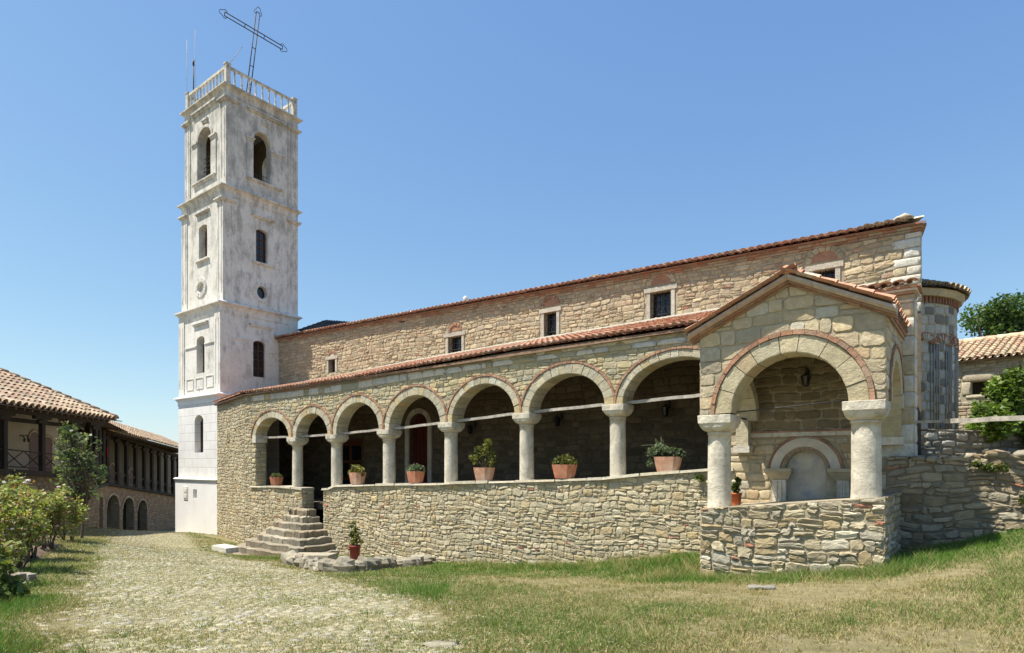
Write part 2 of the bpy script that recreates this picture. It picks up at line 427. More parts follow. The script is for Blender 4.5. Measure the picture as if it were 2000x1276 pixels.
def _cell(mb, x0, x1, y0, y1, a0, a1, zlo, zhi, mapf, gap, prot, pal, mi, arches, rects, wamp, jit, special, bricks=0.06, rot=0.0, bev=(0.74, 0.68), rough=0.0):
    am = (x0+x1)/2; zm = (y0+y1)/2 + wamp*warp(am, (y0+y1)/2)
    lo, hi = zlo(am), zhi(am)
    if zm > hi+0.15 or zm < lo-0.15: return
    for (ra, rb, rc, rd) in rects:
        if x1 <= ra or x0 >= rb or y1+0.04 <= rc or y0-0.04 >= rd: continue
        opts = [(ra-x0, 'r'), (x1-rb, 'l')]
        if rc-y0 > 0: opts.append(((rc-y0)*1.2, 't'))
        if y1-rd > 0: opts.append(((y1-rd)*1.2, 'b'))
        q, k = max(opts)
        if q < 0.05: return
        if k == 'r': x1 = ra
        elif k == 'l': x0 = rb
        elif k == 't': y1 = rc-0.03
        else: y0 = rd+0.03
    pts = []
    g = gap*U(0.6, 1.4)
    X0, X1, Y0, Y1 = x0+g, x1-g, y0+g, y1-g
    if X1-X0 < 0.04 or Y1-Y0 < 0.03: return
    w, h = X1-X0, Y1-Y0
    fr = (U(.10, .2), U(.4, .6), U(.8, .9))
    th = U(-rot, rot); sk = U(-rot, rot)*0.8; hs = 1+U(-rot, rot)*0.9; ca, cz = (X0+X1)/2, (Y0+Y1)/2
    for f in fr: pts.append((X0+w*f, Y0))
    for f in fr: pts.append((X1, Y0+h*f))
    for f in fr[::-1]: pts.append((X0+w*f, Y1))
    for f in fr[::-1]: pts.append((X0, Y0+h*f))
    out = []
    for (a, z) in pts:
        da, dz = a-ca, (z-cz)*hs
        a, z = ca+da-th*dz+sk*dz, cz+dz+th*da*0.6
        z2 = z + wamp*warp(a, z) + U(-jit, jit)*0.7; a2 = a + U(-jit, jit)
        a2 = min(max(a2, a0+0.004), a1-0.004)
        for (c, rx, rz, zsf) in arches:
            zs = zsf(a2)
            if z2 > zs-0.05 and abs(a2-c) < rx:
                d = math.hypot((a2-c)/rx, (z2-zs)/rz)
                if d < 0.66: return
                if d < 1.0:
                    k = 1.01/max(d, 0.2); a2 = c+(a2-c)*k; z2 = zs+(z2-zs)*k
        z2 = min(max(z2, zlo(a2)+g*0.5), zhi(a2)-g*0.5)
        out.append((a2, z2))
    for (c, rx, rz, zsf) in arches:
        zs = zsf(am)
        if zm > zs-0.05 and math.hypot((am-c)/rx, (zm-zs)/rz) < 0.93 and abs(am-c) < rx: return
    zs_ = [p[1] for p in out]; as_ = [p[0] for p in out]
    if max(zs_)-min(zs_) < 0.035 or max(as_)-min(as_) < 0.04: return
    area = 0.5*abs(sum(out[i][0]*out[(i+1) % 12][1]-out[(i+1) % 12][0]*out[i][1] for i in range(12)))
    if area < 0.003: return
    tint = special(am, zm, hi) if special else None
    if tint is None and bricks and y1-y0 < 0.095 and x1-x0 < 0.34 and U(0, 1) < bricks: tint = var(pick((2, (0.42, 0.20, 0.13)), (1, (0.45, 0.27, 0.18))), .85, 1.1)
    stone(mb, out, mapf, U(*prot), tint or pal(), mi, bev=bev, rough=rough)

def openwall(mb, a0, a1, z0, z1, mapf, openings=(), depth=0.4, mi=0, step=1.2, tint=(0.5, 0.5, 0.5), reveal_mi=None):
    """wall face with real openings; z0/z1 functions; opening: (kind,a0,a1,zb,zt[,spring])"""
    ops = []
    br = {a0, a1}
    n = max(1, int((a1-a0)/step))
    for i in range(n+1): br.add(a0+(a1-a0)*i/n)
    for o in openings:
        kind, x0, x1, zb, zt = o[:5]
        c, r = (x0+x1)/2, (x1-x0)/2
        if kind == 'rect': lo = lambda a, zb=zb: zb; hi = lambda a, zt=zt: zt; k = 1
        elif kind == 'arch':
            rise = o[5]; lo = lambda a, zb=zb: zb; k = 14
            hi = lambda a, c=c, r=r, zt=zt, rise=rise: zt-rise+rise*math.sqrt(max(0, 1-((a-c)/r)**2))
        else:
            k = 16; zc, rz = (zb+zt)/2, (zt-zb)/2
            lo = lambda a, c=c, r=r, zc=zc, rz=rz: zc-rz*math.sqrt(max(0, 1-((a-c)/r)**2))
            hi = lambda a, c=c, r=r, zc=zc, rz=rz: zc+rz*math.sqrt(max(0, 1-((a-c)/r)**2))
        xs = [c-r*math.cos(math.pi*i/k) for i in range(k+1)]
        br.update(xs); ops.append((x0, x1, lo, hi, xs))
    bs = sorted(br); bs = [b for i, b in enumerate(bs) if i == 0 or b-bs[i-1] > 1e-5]
    for i in range(len(bs)-1):
        p, q = bs[i], bs[i+1]; m = (p+q)/2
        cur = sorted([o for o in ops if o[0] < m < o[1]], key=lambda o: o[2](m))
        lows = [z0]+[o[3] for o in cur]; his = [o[2] for o in cur]+[z1]
        for lo, hi in zip(lows, his):
            mb.quad(mapf(p, lo(p), 0), mapf(q, lo(q), 0), mapf(q, hi(q), 0), mapf(p, hi(p), 0), mi, tint)
    rm = mi if reveal_mi is None else reveal_mi
    for x0, x1, lo, hi, xs in ops:
        loop = [(x, lo(x)) for x in xs]+[(x, hi(x)) for x in xs[::-1]]
        for i in range(len(loop)):
            p, q = loop[i], loop[(i+1) % len(loop)]
            if abs(p[0]-q[0])+abs(p[1]-q[1]) < 1e-5: continue
            mb.quad(mapf(p[0], p[1], 0), mapf(q[0], q[1], 0), mapf(q[0], q[1], -depth), mapf(p[0], p[1], -depth), rm, tint)

def south(t): return lambda a, z, d: (a, t-d, z)
def east(s): return lambda a, z, d: (s+d, a, z)
def west(s): return lambda a, z, d: (s-d, a, z)
def line_map(p, q):
    dx, dy = q[0]-p[0], q[1]-p[1]; l = math.hypot(dx, dy); dx /= l; dy /= l
    return (lambda a, z, d: (p[0]+dx*a+dy*d, p[1]+dy*a-dx*d, z)), l

def voussoirs(mb, mapf, c, zsf, rx, rz, th, n, d0, d1, pal, mi=1, a_from=0.0, a_to=math.pi, brick=0.055, bmi=1, bpal=pal_brick, bd=0.045, smooth=False):
    def P(ang, k, d): 
        a = c-(rx+k)*math.cos(ang); return mapf(a, zsf(a)+(rz+k)*math.sin(ang), d)
    ed = [a_from+(a_to-a_from)*i/n for i in range(n+1)]
    if not smooth:
        for i in range(1, n): ed[i] += U(-0.22, 0.22)*(a_to-a_from)/n
    for i in range(n):
        g = 0 if smooth else 0.006/max(rx, 0.2); q0, q1 = ed[i]+g, ed[i+1]-g; qm = (q0+q1)/2
        d = d0+(0 if smooth else U(-0.008, 0.012)); t = th+(0 if smooth else U(-0.012, 0.0))
        vs = []
        for ang in (q0, qm, q1): vs += [P(ang, 0, d-0.012), P(ang, 0.02, d), P(ang, t-0.015, d), P(ang, t, d-0.012), P(ang, t, d1), P(ang, 0, d1)]
        fs = []
        for r in range(2):
            for k in range(6): fs.append((r*6+k, r*6+(k+1) % 6, (r+1)*6+(k+1) % 6, (r+1)*6+k))
        fs += [tuple(range(6)), tuple(range(12, 18))[::-1]]
        mb.add(vs, fs, mi, pal())
    if brick:
        m = n*2+3
        for i in range(m):
            q0 = a_from+(a_to-a_from)*i/m+0.003; q1 = a_from+(a_to-a_from)*(i+1)/m-0.003
            d = bd+U(-0.008, 0.008)
            vs = [P(a, k, dd) for dd in (-0.02, d) for (a, k) in ((q0, th), (q1, th), (q1, th+brick), (q0, th+brick))]
            mb.hexa(vs, bmi, bpal())

def tile_roof(mb, corner, ux, vx, ncol, rows, pitch=0.22, length=0.36, pal=pal_tile, mi=0, clip=None, under=0.05, seg=6, fill=None):
    """barrel tiles: ux along the eave, vx up the slope (unit vectors); two-sided thick cover tiles over pans"""
    ux = Vector(ux); vx = Vector(vx); nn = ux.cross(vx).normalized()
    if nn.z < 0: nn = -nn
    o = Vector(corner); r0 = pitch*0.36
    for j in range(rows):
        for i in range(ncol):
            p = o + ux*(pitch*(i+0.5)) + vx*(length*0.86*j)
            if clip and not clip(p): continue
            p = p + ux*U(-0.008, 0.008) + nn*U(0, 0.008) + vx*U(-0.015, 0.015)
            tint = pal(); vs = []
            for (l, r, lift) in ((0, r0*1.12, 0.02), (length, r0*0.92, 0.0)):
                for rr in (r, r-0.022):
                    for k in range(seg+1):
                        a = math.pi*k/seg
                        vs.append(tuple(p+vx*l+ux*(rr*math.cos(a))+nn*(rr*math.sin(a)*0.9+lift+0.012)))
            m = seg+1; fs = []
            for k in range(seg):
                fs.append((k, k+1, 2*m+k+1, 2*m+k)); fs.append((m+k, m+k+1, 3*m+k+1, 3*m+k)); fs.append((k, k+1, m+k+1, m+k))
            mb.add(vs, fs, mi, tint, True)
            if fill and j == 0: mb.add([tuple(Vector(v)+vx*0.03) for v in vs[m:2*m]], [tuple(range(m))], mi, var(fill, .8, 1.1))
            q = o + ux*(pitch*i) + vx*(length*0.86*j) + nn*U(0, 0.006)
            tint = var(tint, 0.75, 0.95); vs = []
            for (l, lift) in ((0, 0.012), (length, 0.0)):
                for k in range(5):
                    a = math.pi*k/4
                    vs.append(tuple(q+vx*l+ux*(r0*1.1*math.cos(a))+nn*(-r0*0.6*math.sin(a)+lift+r0*0.55-0.02)))
            mb.add(vs, [(k, k+1, 5+k+1, 5+k) for k in range(4)], mi, tint, True)

# ------------------------------------------------------------------ foliage
def leaves(centres, radii, n, size, cols, hollow=0.35, up=0.3, squash=1.0, seed=0):
    rg = np.random.default_rng(seed+5)
    centres = np.array(centres, float); radii = np.array(radii, float)
    w = radii**2; idx = rg.choice(len(centres), n, p=w/w.sum())
    d = rg.normal(size=(n, 3)); d /= np.linalg.norm(d, axis=1)[:, None]
    r = (hollow + (1-hollow)*rg.random(n)**0.7)*(0.85+0.3*rg.random(n))
    off = d*r[:, None]*radii[idx][:, None]; off[:, 2] *= squash
    P = centres[idx]+off
    ax = rg.normal(size=(n, 3)); ax[:, 2] *= 0.6; ax += d*0.5; ax /= np.linalg.norm(ax, axis=1)[:, None]
    nr = rg.normal(size=(n, 3)) + np.array([0, 0, up*3]) ; sd = np.cross(ax, nr); sd /= np.linalg.norm(sd, axis=1)[:, None]+1e-9
    nn = np.cross(sd, ax)
    L = size*(0.6+0.8*rg.random(n))[:, None]; W = L*(0.28+0.16*rg.random(n))[:, None]
    V = np.stack([P-ax*L*0.5, P+sd*W+nn*L*0.08, P+ax*L*0.5, P-sd*W+nn*L*0.08], axis=1).reshape(-1, 3)
    cols = np.array(cols, float); ci = rg.integers(0, len(cols), n)
    # each clump of a crown is a bit paler or darker of its own: young and old shoots
    cl = 0.75+0.5*rg.random(len(centres))
    t = cols[ci]*(0.75+0.5*rg.random(n))[:, None]*cl[idx][:, None]
    return V, t
GREENS = [(0.075, 0.115, 0.03), (0.095, 0.14, 0.035), (0.06, 0.10, 0.03), (0.12, 0.15, 0.04)]
def limb(mb, p, q, r0, r1, seg=6, bend=0.08, n=4):
    p = Vector(p); q = Vector(q); L = (q-p).length; pts = [p]
    for i in range(1, n): pts.append(p.lerp(q, i/n)+Vector((U(-1, 1), U(-1, 1), U(-0.4, 0.4)))*L*bend)
    pts.append(q)
    mb.tube(pts, [lerp(r0, r1, i/n) for i in range(n+1)], seg)
    return pts

# ------------------------------------------------------------------ terrain
CTRL = [(0, 0, -1.6), (0, 5, -1.55), (4.2, 5, -1.5), (-4.2, 5, -1.65), (8.5, 4, -1.05), (-8, 4, -1.55), (0, -12, -1.4), (-20, 0, -1.5), (20, 0, 0.0),
        (3.73, 12.1, -2.27), (6.17, 10.2, -1.76), (7.58, 12.3, -1.85), (9.17, 11, -1.13), (12.5, 9.5, -0.7), (7.7, 8.0, -1.33),
        (-14.9, 31, -3.6), (-2.7, 20.3, -3.27), (1.42, 17.1, -2.85), (4.47, 14.7, -2.2), (-7.5, 24, -3.5),
        (-18.5, 33.8, -3.8), (-20.6, 33, -3.83), (-25.8, 39, -4.3), (-28.8, 50, -5.4), (-26.0, 44.5, -4.9), (-10.6, 22.8, -3.45),
        (-12.2, 17, -2.1), (-9.9, 12, -1.9), (-8.2, 9.2, -1.9), (-5.6, 9.6, -1.97), (-9.2, 17, -2.55), (-14, 25, -3.35), (-18, 22, -2.3), (-18.5, 28, -3.0), (-16, 14, -1.8),
        (0, 10, -2.05), (3, 8, -1.75), (-2, 14, -2.5),
        (12, 16, -1.0), (15, 22, -1.0), (30, 30, -1), (-40, 40, -5), (-40, 10, -2.5), (0, 45, -4.5), (30, 60, -3), (-30, 70, -6), (40, 0, 0.3), (30, -30, 0), (-30, -30, -1.5)]
_cp = np.array(CTRL, float)
def _rbf(r): return np.sqrt(r*r+0.6)
_A = np.zeros((len(_cp)+3,)*2); _n = len(_cp)
_A[:_n, :_n] = _rbf(np.linalg.norm(_cp[:, None, :2]-_cp[None, :, :2], axis=2)); _A[:_n, :_n] += np.eye(_n)*0.02
_A[:_n, _n] = 1; _A[:_n, _n+1:] = _cp[:, :2]; _A[_n:, :_n] = _A[:_n, _n:].T
_w = np.linalg.solve(_A, np.concatenate([_cp[:, 2], [0, 0, 0]]))
def gz_arr(x, y):
    x = np.asarray(x, float); y = np.asarray(y, float); sh = x.shape; x = x.ravel(); y = y.ravel()
    xc = np.clip(x, -45, 45); yc = np.clip(y, -35, 75)
    out = np.zeros_like(x)
    for i in range(_n): out += _w[i]*_rbf(np.hypot(xc-_cp[i, 0], yc-_cp[i, 1]))
    out += _w[_n]+_w[_n+1]*xc+_w[_n+2]*yc
    far = np.maximum(np.hypot(x-xc, y-yc), 0)
    out += 0.03*np.sin(1.3*x+0.4*y)*np.sin(0.9*y-0.3*x) - far*0.08
    return out.reshape(sh)
def gz(x, y): return float(gz_arr(np.array([x]), np.array([y]))[0])

def make_ground():
    xs = np.concatenate([np.linspace(-900, -60, 12), np.linspace(-50, -24, 14), np.linspace(-23, 14, 160), np.linspace(15, 50, 18), np.linspace(60, 900, 12)])
    ys = np.concatenate([np.linspace(-600, -40, 8), np.linspace(-30, 1, 14), np.linspace(2, 36, 170), np.linspace(37, 75, 18), np.linspace(90, 1200, 12)])
    X, Y = np.meshgrid(xs, ys); Zz = gz_arr(X, Y)
    near = (np.abs(X) < 25) & (Y < 36) & (Y > 1)
    bumpy = 0.12*np.array([mnoise.fractal(Vector((x*0.8, y*0.8, 0)), 1.0, 2.0, 3) for x, y in zip(X.ravel(), Y.ravel())]).reshape(X.shape)
    Zz = Zz + np.where(near, 0.025*bumpy, 0)
    mb = MB(); nx = len(xs)
    vs = [tuple(p) for p in np.stack([X.ravel(), Y.ravel(), Zz.ravel()], 1)]
    fs = [(j*nx+i, j*nx+i+1, (j+1)*nx+i+1, (j+1)*nx+i) for j in range(len(ys)-1) for i in range(nx-1)]
    mb.add(vs, fs, 0, (0, 0, 0), True)
    for k, f in enumerate(fs):
        cx, cy = (vs[f[0]][0]+vs[f[2]][0])/2, (vs[f[0]][1]+vs[f[2]][1])/2
        if 1 < cy < 36 and abs(cx) < 25:
            v = min(1, max(0, path_side(cx, cy)/0.9+.4)); mb.t[k] = (v, v, v)
    o = mb.build('ground', ['ground']); tag(o, 'dry grassy courtyard ground sloping down towards the bell tower', 'ground', kind='structure')
PL = [(-3.4, 2), (-3.7, 5), (-6.3, 9), (-9.2, 13.5), (-13.2, 20), (-17.8, 28), (-21.6, 34)]
PR = [(0.6, 2), (-0.2, 5), (-1.4, 8.5), (-4.0, 13), (-8.4, 18.5), (-12.6, 25), (-15.6, 29.5), (-18.4, 34)]
def path_edges(y):
    return interp(y, [p[1] for p in PL], [p[0] for p in PL]), interp(y, [p[1] for p in PR], [p[0] for p in PR])
def path_side(x, y):        # >0 inside, metres from the nearest edge
    l, r = path_edges(y); return min(x-l, r-x)
make_ground()

def make_path():
    mb = MB()
    y = 3.0
    while y < 33.8:
        h = U(0.065, 0.135); l, r = path_edges(y); x = l-0.35-U(0, .2)
        while x < r+0.5:
            w = U(0.07, 0.23); cx, cy = x+w/2, y+h/2+U(-.03, .03)
            side = path_side(cx, cy)
            keep = 0.8 if side > 0.5 else (0.62 if side > 0 else 0.3)
            kn = mnoise.noise(Vector((cx*0.55, cy*0.4, 3.3)))
            if U(0, 1) < keep*(1.05+0.35*kn):
                n = 8; ph = U(0, 6.28); ring0, ring1 = [], []
                g = gz(cx, cy)-0.003
                top = U(0.001, 0.012)
                for k in range(n):
                    a = 2*math.pi*k/n
                    e = 3.2; q = (abs(math.cos(a))**e+abs(math.sin(a))**e)**(-1/e)*U(0.68, 1.08)
                    px, py = math.cos(a)*q*w*0.5, math.sin(a)*q*h*0.5
                    ring0.append((cx+px, cy+py, g-0.03)); ring1.append((cx+px*0.86, cy+py*0.84, g+top*U(0.7, 1.1)))
                tint = var(pick((4, (0.43, 0.39, 0.265)), (2, (0.50, 0.465, 0.36)), (2, (0.40, 0.375, 0.31)), (2, (0.42, 0.385, 0.27))), 0.86, 1.03)
                vs = ring0+ring1+[(cx, cy, g+top*1.15)]
                fs = [(k, (k+1) % n, n+(k+1) % n, n+k) for k in range(n)]+[(n+k, n+(k+1) % n, 2*n) for k in range(n)]
                mb.add(vs, fs, 0, tint, True)
            x += w+U(0.0, 0.02)
        y += h
    o = mb.build('cobbled_path', ['stone']); tag(o, 'worn cobbled path of flat pale stones with grass between them', 'path', kind='structure')
make_path()

# ------------------------------------------------------------------ BELL TOWER
TW = 4.60; TD = 4.62
def tower():
    th = Thing('bell_tower', 'tall weathered white bell tower of four storeys with balustrade and iron cross', 'bell tower', (0, 0, -3.9))
    zc = [-3.9, Z(424, 945, 0), Z(430, 768, 0.15), Z(436, 590, 0.3), Z(441, 363, 0.45), Z(446, 168, 0.6)]
    tf = [0.0, 0.13, 0.20, 0.34, 0.50]                 # front face of each storey
    names = ['plinth', 'lower_storey', 'middle_storey', 'upper_storey', 'belfry']
    mats = ['plaster_clean', 'plaster_blocks', 'plaster', 'plaster', 'plaster']
    sw = [0.0, -0.05, -0.05, -0.05, -0.05]
    SI = {}
    for i, nm in enumerate(names):
        t0 = tf[i]; s0 = -TW + (0.06 if i else 0) + 0.05*i*0.5; s1 = sw[i]; t1 = TD-0.06
        z0, z1 = zc[i], zc[i+1]
        SI[i] = (s0, s1, t0, t1, z0, z1)
        so, eo = [], []
        def ss(u): return S(u, t0)
        def zz(u, v): return Z(u, v, t0)
        def tt(u): return T(u, s1)
        def zt(u, v): return ZS(u, v, s1)
        if i == 0: so = [('rect', ss(377), ss(384.5), zz(380, 973), zz(380, 956))]
        if i == 1: so = [('arch', ss(380), ss(397), zz(388, 884), zz(388, 811), 0.33)]
        if i == 2:
            so = [('arch', ss(384), ss(399.5), zz(392, 729), zz(392, 657), 0.22)]
            eo = [('arch', tt(494.5), tt(518), zt(506, 737), zt(506, 666), 0.18)]
        if i == 3:
            so = [('arch', ss(388.5), ss(404.5), zz(396, 504), zz(396, 440), 0.16), ('circ', ss(386.5), ss(399), zz(393, 572), zz(393, 552))]
            eo = [('arch', tt(500), tt(522.5), zt(511, 514), zt(511, 449), 0.16), ('circ', tt(501.5), tt(520.5), zt(511, 584), zt(511, 560))]
        if i == 4:
            so = [('arch', ss(387.5), ss(413), zz(400, 357), zz(400, 251), 0.55)]
            eo = [('arch', tt(495), tt(528), zt(511, 360), zt(511, 260), 0.55)]
        mb = MB(); f0 = lambda a, z=z0: z; f1 = lambda a, z=z1: z
        openwall(mb, s0, s1, f0, f1, south(t0), so, 0.42)
        openwall(mb, t0, t1, f0, f1, east(s1), eo, 0.42)
        # the far sides mirror the near ones
        no = [(o[0], s0+s1-o[2], s0+s1-o[1]) + tuple(o[3:]) for o in so] if i == 4 else []
        wo = [(o[0], t0+t1-o[2], t0+t1-o[1]) + tuple(o[3:]) for o in eo] if i == 4 else []
        openwall(mb, s0, s1, f0, f1, lambda a, z, d: (a, t1+d, z), no, 0.42)
        openwall(mb, t0, t1, f0, f1, west(s0), wo, 0.42)
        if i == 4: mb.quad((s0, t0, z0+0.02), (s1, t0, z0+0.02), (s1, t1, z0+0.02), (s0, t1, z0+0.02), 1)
        if i == 4:      # inner faces of the belfry walls, darkened in colour for the shade inside
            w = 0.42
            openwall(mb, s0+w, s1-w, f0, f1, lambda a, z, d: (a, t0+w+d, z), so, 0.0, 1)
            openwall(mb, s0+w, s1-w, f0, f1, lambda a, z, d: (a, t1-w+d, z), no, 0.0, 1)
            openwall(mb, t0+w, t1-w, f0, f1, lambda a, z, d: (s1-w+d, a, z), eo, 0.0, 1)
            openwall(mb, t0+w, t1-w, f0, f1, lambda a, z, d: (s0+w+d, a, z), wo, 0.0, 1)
        wall = th.part(nm, mb, [mats[i], 'shade_toned_stone'])
        # pilasters, panels and mouldings of the storey
        if i >= 2:
            for side in range(4):
                mb = MB()
                w, pr = 0.55, 0.045
                zt_, zb_ = z1-0.05, z0+0.06
                if i == 2: zb_ = z0+0.02
                if side == 0: mb.box(s1-w, s1+pr, t0-pr, t0+w, zb_, zt_)
                if side == 1: mb.box(s0-pr, s0+w, t0-pr, t0+w*0.8, zb_, zt_)
                if side == 2: mb.box(s1-w*0.5, s1+pr, t1-w, t1+pr, zb_, zt_)
                if side == 3: mb.box(s0-pr, s0+w*0.5, t1-w, t1+pr, zb_, zt_)
                # sunk flute drawn as two raised fillets on each face
                if side in (0, 2):
                    a0, a1 = (t0-pr+0.12, t0+w-0.12) if side == 0 else (t1-w+0.12, t1+pr-0.12)
                    for a in (a0, a1-0.035): mb.box(s1+pr-0.001, s1+pr+0.018, a, a+0.035, zb_+0.5, zt_-0.75)
                if side in (0, 1):
                    a0, a1 = (s1-w+0.12, s1+pr-0.12) if side == 0 else (s0-pr+0.12, s0+w-0.12)
                    for a in (a0, a1-0.035): mb.box(a, a+0.035, t0-pr-0.018, t0-pr+0.001, zb_+0.5, zt_-0.75)
                th.part('pilaster', mb, mats[i])
                if i >= 3:
                    mb = MB(); zc0 = zt_-0.72
                    x0, x1, y0, y1 = [(s1-w-0.03, s1+0.12, t0-0.12, t0+w+0.03), (s0-0.12, s0+w+0.03, t0-0.12, t0+w*0.8), (s1-w*0.5, s1+0.12, t1-w-0.03, t1+0.12), (s0-0.12, s0+w*0.5, t1-w, t1+0.12)][side]
                    for k, (e, h0, h1) in enumerate(((0.0, 0.0, 0.05), (0.035, 0.05, 0.10), (0.075, 0.10, 0.17))):
                        mb.box(x0-e, x1+e, y0-e, y1+e, zc0+h0, zc0+h1-0.001)
                    th.part('pilaster_capital', mb, mats[i])
    # string courses
    def cornice(i, prof, nm='string_course', mat='plaster'):
        s0, s1, t0, t1 = -TW+(0.06 if i else 0)+0.025*i, -0.05, tf[min(i, 4)], TD-0.06
        mb = MB(); zt = max(z+h for z, h, e in prof); zb = min(z for z, h, e in prof); em = max(e for z, h, e in prof)*0.8; H = zt-zb
        rs = []
        for (f, k) in ((0, .02), (.03, .16), (.12, .18), (.14, .08), (.34, .14), (.5, .3), (.62, .55), (.70, .84), (.71, 1.0), (.82, 1.0), (.83, .93), (1.0, .03)):
            e = em*k; z = zb+H*f; rs.append([(s0-e, t0-e, z), (s1+e, t0-e, z), (s1+e, t1+e, z), (s0-e, t1+e, z)])
        mb.rings(rs, smooth=False)
        return th.part(nm, mb, mat)
    z = zc[1]; cornice(0, [(z-0.02, 0.08, 0.05), (z+0.06, 0.12, 0.10), (z+0.18, 0.07, 0.05)], mat='plaster_clean')
    z = zc[2]; cornice(1, [(z-0.42, 0.14, 0.05), (z-0.28, 0.14, 0.12), (z-0.14, 0.14, 0.24), (z, 0.08, 0.13)], mat='plaster_clean')
    z = zc[3]; cornice(2, [(z-0.50, 0.16, 0.06), (z-0.34, 0.14, 0.13), (z-0.20, 0.14, 0.22), (z-0.06, 0.12, 0.28), (z+0.06, 0.08, 0.12)])
    z = zc[4]; cornice(3, [(z-0.46, 0.16, 0.06), (z-0.30, 0.14, 0.13), (z-0.16, 0.12, 0.22), (z-0.04, 0.10, 0.28), (z+0.06, 0.08, 0.12)])
    z = zc[5]; cornice(4, [(z-0.42, 0.14, 0.06), (z-0.28, 0.12, 0.14), (z-0.16, 0.12, 0.24), (z-0.04, 0.10, 0.30), (z+0.06, 0.06, 0.2)], 'top_cornice')
    # surrounds: hood mouldings and sills
    def hood_s(i, u0, u1, v, pr=0.12, h=0.12, nm='hood_mould', mat='plaster'):
        s0, s1, t0, t1, *_ = SI[i]; a0, a1 = S(u0, t0), S(u1, t0); z = Z((u0+u1)/2, v, t0)
        mb = MB(); mb.box(a0+0.05, a1-0.05, t0-pr*0.55, t0, z-h, z-h*0.45); mb.box(a0, a1, t0-pr, t0, z-h*0.45+0.001, z); th.part(nm, mb, mat)
    def hood_e(i, u0, u1, v, pr=0.12, h=0.12, nm='hood_mould', mat='plaster'):
        s0, s1, t0, t1, *_ = SI[i]; a0, a1 = T(u0, s1), T(u1, s1); z = ZS((u0+u1)/2, v, s1)
        mb = MB(); mb.box(s1, s1+pr*0.55, a0+0.05, a1-0.05, z-h, z-h*0.45); mb.box(s1, s1+pr, a0, a1, z-h*0.45+0.001, z); th.part(nm, mb, mat)
    hood_s(2, 378, 407, 630, 0.13, 0.16); hood_e(2, 486, 533, 636, 0.12, 0.14)
    hood_s(3, 384, 410, 414, 0.14, 0.13); hood_e(3, 492, 536, 425, 0.14, 0.13)
    hood_s(3, 384, 409, 508, 0.12, 0.12, 'window_sill'); hood_e(3, 491, 535, 515, 0.12, 0.12, 'window_sill')
    hood_s(4, 378, 425, 209, 0.16, 0.22); hood_e(4, 482, 556, 226, 0.16, 0.16)
    hood_s(4, 378, 422, 351, 0.14, 0.14, 'window_sill'); hood_e(4, 480, 552, 358, 0.14, 0.12, 'window_sill')
    hood_s(4, 396, 407, 233, 0.12, 0.22, 'keystone'); hood_e(4, 511, 524, 240, 0.10, 0.2, 'keystone')
    # imposts and pilaster strips beside the belfry arches
    s0, s1, t0, t1, *_ = SI[4]
    for (u0, u1, v) in ((377, 388, 282), (412, 424, 263)):
        a0, a1 = S(u0, t0), S(u1, t0); z = Z((u0+u1)/2, v, t0)
        mb = MB(); mb.box(a0, a1, t0-0.13, t0, z-0.1, z); mb.box(a0+0.04, a1-0.04, t0-0.08, t0, z-0.22, z-0.101)
        mb.box(a0+0.06, a1-0.06, t0-0.05, t0, Z(400, 352, t0), z-0.221); th.part('impost', mb, 'plaster')
    for (u0, u1, v) in ((480, 496, 268), (527, 553, 300)):
        a0, a1 = T(u0, s1), T(u1, s1); z = ZS((u0+u1)/2, v, s1)
        mb = MB(); mb.box(s1, s1+0.13, a0, a1, z-0.1, z); mb.box(s1, s1+0.08, a0+0.04, a1-0.04, z-0.22, z-0.101)
        mb.box(s1, s1+0.05, a0+0.06, a1-0.06, ZS(511, 356, s1), z-0.221); th.part('impost', mb, 'plaster')
    # archivolts
    def archi(mapf, a0, a1, zs, rise, w=0.16, pr=0.05):
        mb = MB(); c = (a0+a1)/2; r = (a1-a0)/2
        voussoirs(mb, mapf, c, lambda a: zs, r, rise, w, 14, pr, 0.0, lambda: (0.5, 0.5, 0.5), mi=0, brick=0, smooth=True)
        th.part('archivolt', mb, 'plaster')
    archi(south(t0), S(387.5, t0), S(413, t0), Z(400, 251, t0)-0.55, 0.55)
    archi(east(s1), T(495, s1), T(528, s1), ZS(511, 260, s1)-0.55, 0.55)
    # oculus rings
    s0, s1, t0, t1, *_ = SI[3]
    def ring(mapf, a0, a1, zb, zt, w):
        mb = MB(); c = (a0+a1)/2; r = (a1-a0)/2; zc_ = (zb+zt)/2; rz = (zt-zb)/2
        voussoirs(mb, mapf, c, lambda a: zc_, r, rz, w, 28, 0.05, 0.0, lambda: (0.5, 0.5, 0.5), mi=0, a_from=0, a_to=2*math.pi, brick=0)
        th.part('oculus_ring', mb, 'plaster')
    ring(south(t0), S(386.5, t0), S(399, t0), Z(393, 572, t0), Z(393, 552, t0), 0.26)
    ring(east(s1), T(501.5, s1), T(520.5, s1), ZS(511, 584, s1), ZS(511, 560, s1), 0.24)
    # panels under the middle storey slit window, and the raised band at its sides
    s0, s1, t0, t1, *_ = SI[2]
    for (u0, u1, v0, v1) in ((365, 378, 741, 763), (383, 397, 738, 760), (403, 417, 733, 756)):
        a0, a1 = S(u0, t0), S(u1, t0); z0, z1 = Z((u0+u1)/2, v1, t0), Z((u0+u1)/2, v0, t0)
        mb = MB(); p = 0.03; w = 0.035
        mb.box(a0, a1, t0-p, t0, z0, z0+w); mb.box(a0, a1, t0-p, t0, z1-w, z1)
        mb.box(a0, a0+w, t0-p, t0, z0+w+0.001, z1-w-0.001); mb.box(a1-w, a1, t0-p, t0, z0+w+0.001, z1-w-0.001)
        th.part('panel_moulding', mb, 'plaster')
